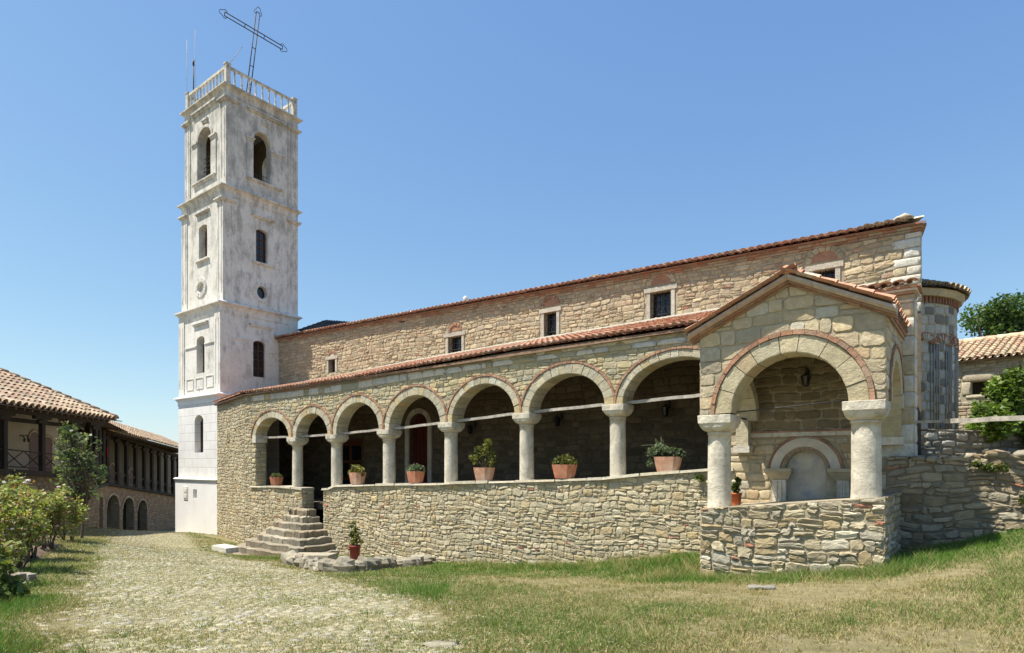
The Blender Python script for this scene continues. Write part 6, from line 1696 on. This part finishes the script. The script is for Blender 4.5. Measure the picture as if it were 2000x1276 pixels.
# ------------------------------------------------------------------ monastery galleries on the left
def arch_door(th, mp, a, z0, z1, w, mat='door_brown', ring=(.5, .42, .32)):
    mb = MB(); r = w/2; pts = [(a-r, z0), (a+r, z0)]+[(a+r*math.cos(math.pi*k/10), z1-r+r*math.sin(math.pi*k/10)) for k in range(11)]
    mb.add([mp(p[0], p[1], .015) for p in pts], [tuple(range(13))]); d = th.part('door', mb, mat)
    mb = MB(); voussoirs(mb, mp, a, lambda x: z1-r, r, r, .1, 8, .04, 0, lambda: var(ring, .9, 1.1), 0, brick=.03)
    th.part('door_arch', mb, 'stone', d)
def galleries():
    # --- near wing: timber gallery over a stone ground floor
    e = lambda y: -18.3-.154*(y-22)
    A, B = Vector((e(13), 13, 0)), Vector((e(30.4), 30.4, 0)); d = (B-A).normalized(); out = Vector((d.y, -d.x, 0)); L = (B-A).length
    ez = 2.07
    org = (e(24)-1, 24, -2.6)
    th = Thing('gallery_wing', 'near monastery wing with timber gallery, whitewashed wall and pale tiled roof', 'building', org, church=False)
    P = A-out*.6; Q = B-out*.6; mp, l = line_map((P.x, P.y), (Q.x, Q.y))
    fz = lambda a: interp(a, [0, 10, l], [-.12, -.20, -.55])
    mb = MB(); wm = lambda a, z, dd: mp(a, z, dd-2.0)
    openwall(mb, 0, l, lambda a: fz(a)-.1, lambda a: ez+.3, wm, ()); th.part('gallery_wall', mb, 'whitewash')
    for (u, z0, z1, w) in ((67, 840, 915, .62), (92, 850, 915, .62)):
        k = (u-CX)/F; o = P-out*2; a = (k*o.y-o.x)/(d.x-k*d.y); y = o.y+d.y*a
        arch_door(th, wm, a, fz(a), (HV-z0)/F*y-.1, .8, 'door_brown')
    o = P-out*2
    for u in (38, 46): mb = MB(); a = (((u-CX)/F)*o.y-o.x)/(d.x-((u-CX)/F)*d.y); q = wm(a, 1.25, .12); mb.tube([wm(a, 1.2, 0), q, wm(a, 1.1, .2)], .02, 5); mb.rock(wm(a, 1.02, .2), (.1, .1, .2), 0); th.part('lamp_bracket', mb, 'iron')
    mb = MB()
    openwall(mb, 0, l, lambda a: gz(mp(a, 0, 0)[0], mp(a, 0, 0)[1])-.4, lambda a: fz(a)-.1, lambda a, z, dd: mp(a, z, dd-.25), ())
    masonry(mb, 0, l, lambda a: gz(mp(a, 0, 0)[0], mp(a, 0, 0)[1])-.3, lambda a: fz(a)-.12, lambda a, z, dd: mp(a, z, dd-.25), (.14, .24), (.2, .5), .012, (.015, .04), lambda: var((.30, .235, .17), .8, 1.15), 1)
    th.part('lower_wall', mb, ['mortar_dark', 'stone'])
    mb = MB(); m = 12
    for k in range(m):
        a, b = l*k/m, l*(k+1)/m
        mb.hexa([mp(a, fz(a)-.22, .1), mp(b, fz(b)-.22, .1), mp(b, fz(b)-.22, -2), mp(a, fz(a)-.22, -2), mp(a, fz(a), .1), mp(b, fz(b), .1), mp(b, fz(b), -2), mp(a, fz(a), -2)])
    th.part('gallery_floor', mb, 'dark_wood')
    py = [16.0, 18.35, 20.7, 23.06, 25.4, 27.8, 29.6]; pa = [(y-P.y)/d.y for y in py]
    for a in pa:
        if a < .3: continue
        mb = MB(); mb.beam(mp(a, fz(a), 0), mp(a, ez-.1, 0), .17, .17)
        mb.beam(mp(a-.55, ez-.18, 0), mp(a+.55, ez-.18, 0), .15, .16); mb.beam(mp(a-.3, ez-.36, 0), mp(a+.3, ez-.36, 0), .14, .15); th.part('post', mb, 'dark_wood')
    for a, b in zip(pa[:-1], pa[1:]):
        mb = MB(); r = .74
        mb.beam(mp(a, fz(a)+r, 0), mp(b, fz(b)+r, 0), .05, .05); mb.beam(mp(a, fz(a)+.1, 0), mp(b, fz(b)+.1, 0), .04, .04)
        n = 2
        for k in range(n):
            p, q = lerp(a, b, k/n), lerp(a, b, (k+1)/n); mb.beam(mp(p, fz(p)+.1, 0), mp(q, fz(q)+r, 0), .03, .03); mb.beam(mp(p, fz(p)+r, 0), mp(q, fz(q)+.1, 0), .03, .03)
        th.part('railing', mb, 'dark_wood')
    mb = MB(); mb.beam(mp(0, ez-.05, 0), mp(l, ez-.05, 0), .2, .18); mb.beam(mp(0, ez-.3, -.9), mp(l, ez-.3, -.9), .16, .16); th.part('eave_beam', mb, 'dark_wood')
    mb = MB()
    mb.hexa([mp(-.2, ez+.02, .62), mp(l+.6, ez+.02, .62), mp(l-1.6, ez+.30, -2), mp(-.2, ez+.30, -2), mp(-.2, ez+.06, .62), mp(l+.6, ez+.06, .62), mp(l-1.6, ez+.34, -2), mp(-.2, ez+.34, -2)])
    for k in range(int(l/.5)): mb.beam(mp(.5*k, ez-.02, .58), mp(.5*k, ez+.22, -1.9), .08, .1)
    th.part('soffit', mb, 'soffit_wood')
    mb = MB(); sl = math.radians(29); up = (-out*math.cos(sl)+Vector((0, 0, math.sin(sl))))
    o = Vector((A.x, A.y, ez+.1))
    def clip(p):
        q = p-o; return (L - q.dot(d)) > -(q.dot(out))*1.0-.15
    tile_roof(mb, tuple(o), tuple(d), tuple(up), int(L/.38)+1, 13, .38, .46, pal_tile_pale, clip=clip, seg=8)
    Bz = Vector((B.x, B.y, ez+.16)); hd = (-out-d); hh = hd.normalized()
    top = Bz+hd*4.2+Vector((0, 0, 4.2*math.tan(sl)))
    k = 0; hv = top-Bz; hl = hv.length; hv.normalize()
    while k < hl-.3: mb.tube([tuple(Bz+hv*k), tuple(Bz+hv*(k+.5))], [.17, .14], 8, 0, pal_tile_pale()); k += .42
    far = B-out*8.4; mb.add([(B.x, B.y, ez+.08), (far.x, far.y, ez+.08), tuple(top)], [(0, 1, 2)], 0, (.45, .33, .24))
    tl = A+(-out)*4.2; mb.quad((A.x, A.y, ez+.05), (B.x, B.y, ez+.05), (top.x, top.y, top.z-.1), (tl.x, tl.y, top.z-.1), 1)
    th.part('roof', mb, ['tile', 'soffit_wood'])
    th.part  # ---
    # --- far wing
    A2, M, E = Vector((-20.6, 29.5, 0)), Vector((-25.8, 39.0, 0)), Vector((-25.8-.2*15, 54, 0))
    org = (-26, 41, -4.6)
    th = Thing('gallery_wing', 'far monastery wing with arcaded brown ground floor, black gallery posts and long roof', 'building', org, church=False)
    m1, l1 = line_map((A2.x, A2.y), (M.x, M.y)); m2, l2 = line_map((M.x, M.y), (E.x, E.y))
    d2 = (E-M).normalized(); out2 = Vector((d2.y, -d2.x, 0)); d1 = (M-A2).normalized(); out1 = Vector((d1.y, -d1.x, 0))
    def along(u): k = (u-CX)/F; a = (k*M.y-M.x)/(d2.x-k*d2.y); return a, M.y+d2.y*a
    def along1(u): k = (u-CX)/F; a = (k*A2.y-A2.x)/(d1.x-k*d1.y); return a, A2.y+d1.y*a
    ap, yp = along(207); aq, yq = along(336)
    fl = lambda a: lerp((HV-943)/F*yp, (HV-966)/F*yq, (a-ap)/(aq-ap))
    lt = lambda a: lerp((HV-858)/F*yp, (HV-898)/F*yq, (a-ap)/(aq-ap))
    gr = lambda a: lerp((HV-1040)/F*yp, (HV-1046)/F*yq, (a-ap)/(aq-ap))
    pal_b = lambda: var(pick((4, (.46, .29, .175)), (2, (.40, .24, .14)), (1, (.50, .35, .23))), .8, 1.15)
    mb = MB(); ops, ars = [], []
    for (u, w, vt) in ((220.8, 24, 967.5), (250.8, 21.5, 972.5), (278, 18.5, 977.5)):
        a, y = along(u); a0, _ = along(u-w/2); a1, _ = along(u+w/2); zt = (HV-vt)/F*y
        r = (a1-a0)/2; rise = .75; ops.append(('arch', a0, a1, gr(a)-.3, zt, rise)); ars.append(((a0+a1)/2, r, rise, zt-rise))
    openwall(mb, 0, l2, lambda a: gr(a)-.3, lambda a: fl(a)-.15, m2, ops, .5)
    masonry(mb, 0, l2, lambda a: gr(a)-.2, lambda a: fl(a)-.16, m2, (.14, .22), (.2, .5), .012, (.012, .03), pal_b, 1,
            [(c, r+.2, rise+.2, (lambda a, z=z: z)) for c, r, rise, z in ars], [(c-r-.02, c+r+.02, -6, z+.05) for c, r, rise, z in ars])
    op1, ar1 = [], []
    for (u, w, vt) in ((176, 8.5, 962), (187, 7.5, 964), (197, 8, 966)):
        a, y = along1(u); a0, _ = along1(u-w/2); a1, _ = along1(u+w/2); zt = (HV-vt)/F*y; rise = .72
        op1.append(('arch', a0, a1, gr(0)-.2, zt, rise)); ar1.append(((a0+a1)/2, (a1-a0)/2, rise, zt-rise))
    openwall(mb, 0, l1, lambda a: gr(0)-.2, lambda a: fl(0)-.15, m1, op1, .5)
    masonry(mb, 0, l1, lambda a: gr(0)-.1, lambda a: fl(0)-.16, m1, (.14, .22), (.2, .5), .012, (.012, .03), pal_b, 1,
            [(c, r+.2, rise+.2, (lambda a, z=z: z)) for c, r, rise, z in ar1], [(c-r-.02, c+r+.02, -6, z+.05) for c, r, rise, z in ar1])
    th.part('lower_wall', mb, ['mortar_dark', 'stone'])
    for (c, r, rise, z) in ars:
        mb = MB(); voussoirs(mb, m2, c, lambda a: z, r, rise, .15, 10, .03, -.3, lambda: var((.50, .41, .30), .9, 1.1), 0, brick=.05); th.part('arch', mb, 'stone')
    for (c, r, rise, z) in ar1:
        mb = MB(); voussoirs(mb, m1, c, lambda a: z, r, rise, .15, 10, .03, -.3, lambda: var((.50, .41, .30), .9, 1.1), 0, brick=.05); th.part('arch', mb, 'stone')
    mb = MB()      # inner wall of the ground floor walk
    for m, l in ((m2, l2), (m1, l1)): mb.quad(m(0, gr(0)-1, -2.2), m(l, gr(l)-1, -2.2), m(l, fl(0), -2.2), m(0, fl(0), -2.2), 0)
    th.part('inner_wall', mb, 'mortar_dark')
    mb = MB()
    for m, l in ((m2, l2), (m1, l1)):
        z0, z1 = (fl(0), fl(l)) if l == l2 else (fl(0), fl(0))
        mb.hexa([m(0, z0-.16, .2), m(l, z1-.16, .2), m(l, z1-.16, -2.2), m(0, z0-.16, -2.2), m(0, z0, .2), m(l, z1, .2), m(l, z1, -2.2), m(0, z0, -2.2)])
    th.part('gallery_floor', mb, 'dark_wood')
    mb = MB()
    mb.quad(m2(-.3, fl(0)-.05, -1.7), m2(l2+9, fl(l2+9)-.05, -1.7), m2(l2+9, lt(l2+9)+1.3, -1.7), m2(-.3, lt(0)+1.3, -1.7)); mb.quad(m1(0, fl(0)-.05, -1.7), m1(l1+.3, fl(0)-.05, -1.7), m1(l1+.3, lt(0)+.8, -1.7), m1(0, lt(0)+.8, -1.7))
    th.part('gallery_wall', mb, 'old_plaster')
    wm = lambda a, z, dd: m2(a, z, dd-1.7)
    for a in (2.2, 5.2, 8.4): arch_door(th, wm, a, fl(a), fl(a)+1.75, .8)
    prev = None
    for u in (207, 227, 245, 263, 280, 295, 309, 322.5, 336, 347):
        a, y = along(u); mb = MB(); mb.beam(m2(a, fl(a), .05), m2(a, lt(a)+.5, .05), .2, .2); mb.beam(m2(a-.35, lt(a)+.1, .05), m2(a+.35, lt(a)+.07, .05), .17, .2); th.part('post', mb, 'dark_wood')
        if prev is not None:
            mb = MB(); p, q = prev, a
            mb.beam(m2(p, fl(p)+.75, .05), m2(q, fl(q)+.75, .05), .05, .05); mb.beam(m2(p, fl(p)+.1, .05), m2(q, fl(q)+.1, .05), .04, .04)
            mb.beam(m2(p, fl(p)+.1, .05), m2(q, fl(q)+.75, .05), .03, .03); mb.beam(m2(p, fl(p)+.75, .05), m2(q, fl(q)+.1, .05), .03, .03); th.part('railing', mb, 'soffit_wood')
        prev = a
    for u in (172, 182, 191, 199):
        a, y = along1(u); mb = MB(); mb.beam(m1(a, fl(0), .05), m1(a, lt(0)+.5, .05), .2, .2); th.part('post', mb, 'dark_wood')
    # eave and roof
    ze = lambda a: lerp((HV-852)/F*39.6, (HV-885)/F*52.8, (a-.5)/13.2)
    oo = 1.3
    mb = MB(); p, q = -1.6, l2
    mb.hexa([m2(p, ze(p)-.02, oo), m2(q, ze(q)-.02, oo), m2(q, ze(q)+.35, -2), m2(p, ze(p)+.35, -2), m2(p, ze(p)+.03, oo), m2(q, ze(q)+.03, oo), m2(q, ze(q)+.4, -2), m2(p, ze(p)+.4, -2)])
    mb.add([m1(0, ez+.0, .9), m1(l1, ze(0)+.25, 1.2), m1(l1, ze(0)+.6, -2), m1(0, ez+.3, -2)], [(0, 1, 2, 3)])
    k = p
    while k < q: mb.beam(m2(k, ze(k)-.06, oo-.05), m2(k, ze(k)+.28, -1.8), .09, .1); k += .55
    th.part('soffit', mb, 'soffit_wood')
    mb = MB(); mb.beam(m2(p, lt(p)+.42, .05), m2(q, lt(q)+.42, .05), .2, .2); th.part('eave_beam', mb, 'dark_wood')
    mb = MB(); ax = (Vector(m2(q, ze(q), oo))-Vector(m2(p, ze(p), oo))); ln = ax.length; ax.normalize()
    sl = math.radians(24); up = (-out2*math.cos(sl)+Vector((0, 0, math.sin(sl))))
    o = Vector(m2(p, ze(p)+.07, oo))
    tile_roof(mb, tuple(o), tuple(ax), tuple(up), int(ln/.30)+1, 10, .30, .44, pal_tile_pale)
    mb.quad(tuple(o), tuple(o+ax*ln), tuple(o+ax*ln+up*3.8), tuple(o+up*3.8), 1)
    bk = (-out2*math.cos(sl)-Vector((0, 0, math.sin(sl)))); r0 = o+up*3.8; mb.quad(tuple(r0), tuple(r0+ax*ln), tuple(r0+ax*ln+bk*4), tuple(r0+bk*4), 0, (.45, .35, .25))
    th.part('roof', mb, ['tile', 'soffit_wood'])
    # red cloth hung between the gallery posts
    a, y = along1(200); mb = MB(); z0, z1 = (HV-893)/F*y, (HV-873)/F*y; c = m1(a, 0, .2); mb.hexa([(c[0]-.06, c[1]-.0, z0), (c[0]+.09, c[1]-.05, z0), (c[0]+.1, c[1], z0), (c[0]-.05, c[1]+.05, z0), (c[0]-.06, c[1], z1), (c[0]+.09, c[1]-.05, z1), (c[0]+.1, c[1], z1), (c[0]-.05, c[1]+.05, z1)])
    single('red_cloth', mb, 'red_cloth', 'narrow red cloth hanging between the gallery posts of the far wing', 'cloth', (c[0], c[1], z0), church=False)
galleries()

# ------------------------------------------------------------------ grass
def grass():
    rg = np.random.default_rng(5)
    n = 1200000
    y = 2.6*np.exp(rg.random(n)*np.log(36/2.6)); x = (rg.random(n)*2-1)*(1.05*y+2.5)
    s = (x-PX)*EX+(y-PY)*EY; t = (x-PX)*NX+(y-PY)*NY
    ok = ~((s > -0.1) & (t > TA-.06)) & ~((s > -TW) & (s <= 0) & (t > -0.02))
    ok &= ~((s > church.pq[0]-.03) & (s < church.pq[1]+.03) & (t > TP-.1)) & ~((s > SE_-.4) & (t > TA-.48))
    # stairs footprint and buildings on the left
    ok &= ~((s > 7.2) & (s < 10.9) & (t > TA-3.0))
    ok &= x > np.interp(y, [0, 22, 29, 39, 50], [-30, -18.6, -20.3, -25.8, -28])
    x, y, s, t = x[ok], y[ok], s[ok], t[ok]
    L = np.interp(y, [p[1] for p in PL], [p[0] for p in PL]); R = np.interp(y, [p[1] for p in PR], [p[0] for p in PR])
    side = np.minimum(x-L, R-x)
    def nz(fx, fy, seed): 
        out = np.zeros_like(x); r2 = np.random.default_rng(seed)
        for k in range(9):
            a, b = r2.normal(size=2); out += np.sin(fx*a*x+fy*b*y+r2.random()*6.28)
        return out/3
    nA, nB, nC = nz(1.1, 1.1, 1), nz(3.2, 3.2, 2), nz(9, 9, 3)
    # how green: along the church wall, bottom-left corner, before the retaining wall
    wall = np.exp(-np.clip(TA-t-1.3, 0, 9)**2/4.5)*np.clip((s-11)/3, 0, 1)*(s < 26.3)*np.clip(.55+(s-15)/9, .4, 1)
    ped = np.exp(-np.clip(TP-t-.3, 0, 9)**2/1.1)*np.clip((s-24.2)/1.5, 0, 1)*np.clip((30.4-s)/.8, 0, 1)
    ret = np.exp(-np.clip(TA-.5-t, 0, 9)**2/4.0)*(s > 29.3)
    left = np.clip((-side-0.05)/0.7, 0, 1)*(x < -1)*(np.clip((14-y)/4, 0, 1))
    bord = np.exp(-((s-12.6)/2.0)**2-((t+4.2)/0.8)**2)
    tow = np.exp(-np.clip(-t, 0, 9)**2/1.2)*(s < 5)*.5
    # density: thin on the path, bare patches elsewhere
    keep = rg.random(len(x))
    pth = np.clip(side/0.5+.4, 0, 1)
    dens = (1-pth)*np.clip(.72+.38*nA+.34*nB+.3*nC, .06, 1)+pth*np.clip(.52+.22*nB+.3*nC+.12*nA, .12, .8)
    soil = ((x < -7.0) & (y > 8.8) & (y < 17) & (side < -1.2))
    lush = np.clip(wall+ped+ret+.9*left+bord+tow, 0, 1)
    dens = np.maximum(dens, lush*(1-.6*pth)*np.clip(.95+.25*nB, .3, 1))
    dens = np.where(soil, dens*.12, dens)
    m = keep < dens
    x, y, s, t, side, nA, nB, nC, pth, soil, wall, ped, ret, left, bord, tow = [a[m] for a in (x, y, s, t, side, nA, nB, nC, pth, soil, wall, ped, ret, left, bord, tow)]
    green = np.clip(0.24+1.25*wall+1.0*ped+1.0*ret+.85*left+.9*bord+tow+.24*nA+.12*nB-.12*pth, 0, 1)
    n = len(x)
    tall = np.clip(.8*wall**6+1.0*ped+.7*ret*.9+.45*left+.8*bord, 0, 1)
    h = (.025+.03*rg.random(n))*(1-.45*pth) + tall*(.04+.12*rg.random(n)**2)*np.clip(.6+.5*nB, .2, 1.3)
    far = np.clip(y/9, 1, 3.2); w = (.0035+.0035*rg.random(n))*far
    z = gz_arr(x, y)
    a = rg.random(n)*6.283; lean = h*(.25+.9*rg.random(n)); b = rg.random(n)*6.283
    p0 = np.stack([x-np.cos(a)*w, y-np.sin(a)*w, z-.01], 1); p1 = np.stack([x+np.cos(a)*w, y+np.sin(a)*w, z-.01], 1)
    p2 = np.stack([x+np.cos(b)*lean, y+np.sin(b)*lean, z+h], 1)
    V = np.stack([p0, p1, p2], 1).reshape(-1, 3)
    dry = np.array([[.40, .32, .16], [.33, .28, .13], [.46, .38, .21], [.28, .24, .11]])[rg.integers(0, 4, n)]
    grn = np.array([[.085, .185, .025], [.11, .215, .035], [.07, .155, .025], [.14, .22, .045]])[rg.integers(0, 4, n)]
    mid = np.array([[.22, .23, .08], [.26, .25, .10]])[rg.integers(0, 2, n)]
    r = rg.random(n)
    col = np.where((r < green)[:, None], grn, np.where((r < green+.33)[:, None], mid, dry))*(.8+.4*rg.random(n))[:, None]
    # taller tufts that the mower left, and dry clippings lying flat
    pw = (.2+green+2.5*wall**8+5*ped**2+bord)*(1-.8*pth); gi = rg.choice(n, 1500, p=pw/pw.sum())
    k = 34; ci = np.repeat(gi, k); N2 = len(ci)
    rr = rg.normal(size=(N2, 2))*.045*(1+.5*(y[ci]/10))[:, None]; tx, ty = x[ci]+rr[:, 0], y[ci]+rr[:, 1]; tz = gz_arr(tx, ty)
    th_ = ((.05+.10*rg.random(1500))*(1+.9*np.clip(wall[gi]**8+ped[gi]+bord[gi], 0, 1))).repeat(k)*(.5+.7*rg.random(N2)); ta = rg.random(N2)*6.283; tl = th_*(.3+.8*rg.random(N2)); tw = .004*np.clip(ty/9, 1, 3)
    V2 = np.stack([np.stack([tx-np.cos(ta)*tw, ty-np.sin(ta)*tw, tz-.01], 1), np.stack([tx+np.cos(ta)*tw, ty+np.sin(ta)*tw, tz-.01], 1),
                   np.stack([tx+np.sin(ta)*tl+rr[:, 0]*.8, ty+np.cos(ta)*tl+rr[:, 1]*.8, tz+th_], 1)], 1).reshape(-1, 3)
    tc = np.array([[.10, .165, .03], [.15, .20, .05], [.24, .24, .09], [.36, .31, .15]])[rg.integers(0, 4, 1500)].repeat(k, 0)*(.8+.4*rg.random(N2))[:, None]
    li = rg.choice(n, 45000); la = rg.random(45000)*6.283; ll = .03+.07*rg.random(45000); lw = .0035*np.clip(y[li]/9, 1, 3)
    lx, ly = x[li]+rg.normal(size=45000)*.1, y[li]+rg.normal(size=45000)*.1; lz = gz_arr(lx, ly)+.006+.02*rg.random(45000)
    V3 = np.stack([np.stack([lx, ly, lz], 1), np.stack([lx+np.cos(la)*ll, ly+np.sin(la)*ll, lz+.004], 1), np.stack([lx+np.cos(la)*ll*.6-np.sin(la)*lw*2, ly+np.sin(la)*ll*.6+np.cos(la)*lw*2, lz+.003], 1)], 1).reshape(-1, 3)
    lc = np.array([[.50, .42, .26], [.44, .36, .20], [.30, .23, .13]])[rg.integers(0, 3, 45000)]
    V = np.concatenate([V, V2, V3]); col = np.concatenate([col, tc, lc])
    o = np_mesh('lawn_grass', V, 3, col, 'grass_blade'); tag(o, 'short dry grass with green tufts along the walls', 'grass', kind='stuff')
    print('blades', n)
grass()

# ------------------------------------------------------------------ light, sky, camera
EL = math.radians(63); sd = Vector((-.985, -.171, 0)).normalized()*math.cos(EL)+Vector((0, 0, math.sin(EL)))   # towards the sun
SKY = [(0.84, 0.715), (0.72, 0.735), (0.42, 0.67)]
w = bpy.data.worlds.new('World'); scene.world = w; w.use_nodes = True
nt = w.node_tree; bg = nt.nodes['Background']
sky = nt.nodes.new('ShaderNodeTexSky'); sky.sky_type = 'NISHITA'; sky.sun_disc = False
sky.sun_elevation = EL; sky.sun_rotation = math.atan2(sd.x, sd.y); sky.altitude = 200; sky.air_density = 1.0; sky.dust_density = 0.5; sky.ozone_density = 2.5
# a summer sky is flatter than the clear-air model: soften each channel's fall-off towards the zenith
sp = nt.nodes.new('ShaderNodeSeparateColor'); cb = nt.nodes.new('ShaderNodeCombineColor'); nt.links.new(sky.outputs[0], sp.inputs[0])
for i, (g, k) in enumerate(SKY):
    m1 = math_n(nt, 'MULTIPLY', sp.outputs[i], 0.105); m2 = math_n(nt, 'POWER', m1, g)
    nt.links.new(math_n(nt, 'MULTIPLY', m2, k/0.105), cb.inputs[i])
nt.links.new(cb.outputs[0], bg.inputs['Color']); bg.inputs['Strength'].default_value = 0.105
ld = bpy.data.lights.new('sun', 'SUN'); ld.energy = 5.0; ld.angle = math.radians(.5); ld.color = (1, .935, .82)
lo = bpy.data.objects.new('sun', ld); C.objects.link(lo); lo.rotation_euler = sd.to_track_quat('Z', 'Y').to_euler()
cam = bpy.data.cameras.new('camera'); cam.sensor_width = 36; cam.sensor_fit = 'HORIZONTAL'; cam.lens = 36*F/2000; cam.shift_y = (HV-638)/2000
cam.clip_start = .05; cam.clip_end = 4000
co = bpy.data.objects.new('camera', cam); C.objects.link(co); co.location = (0, 0, 0); co.rotation_euler = (math.pi/2, 0, 0); scene.camera = co
vs_ = scene.view_settings; vs_.view_transform = 'Standard'; vs_.look = 'None'; vs_.exposure = 0.74; vs_.gamma = 1.0
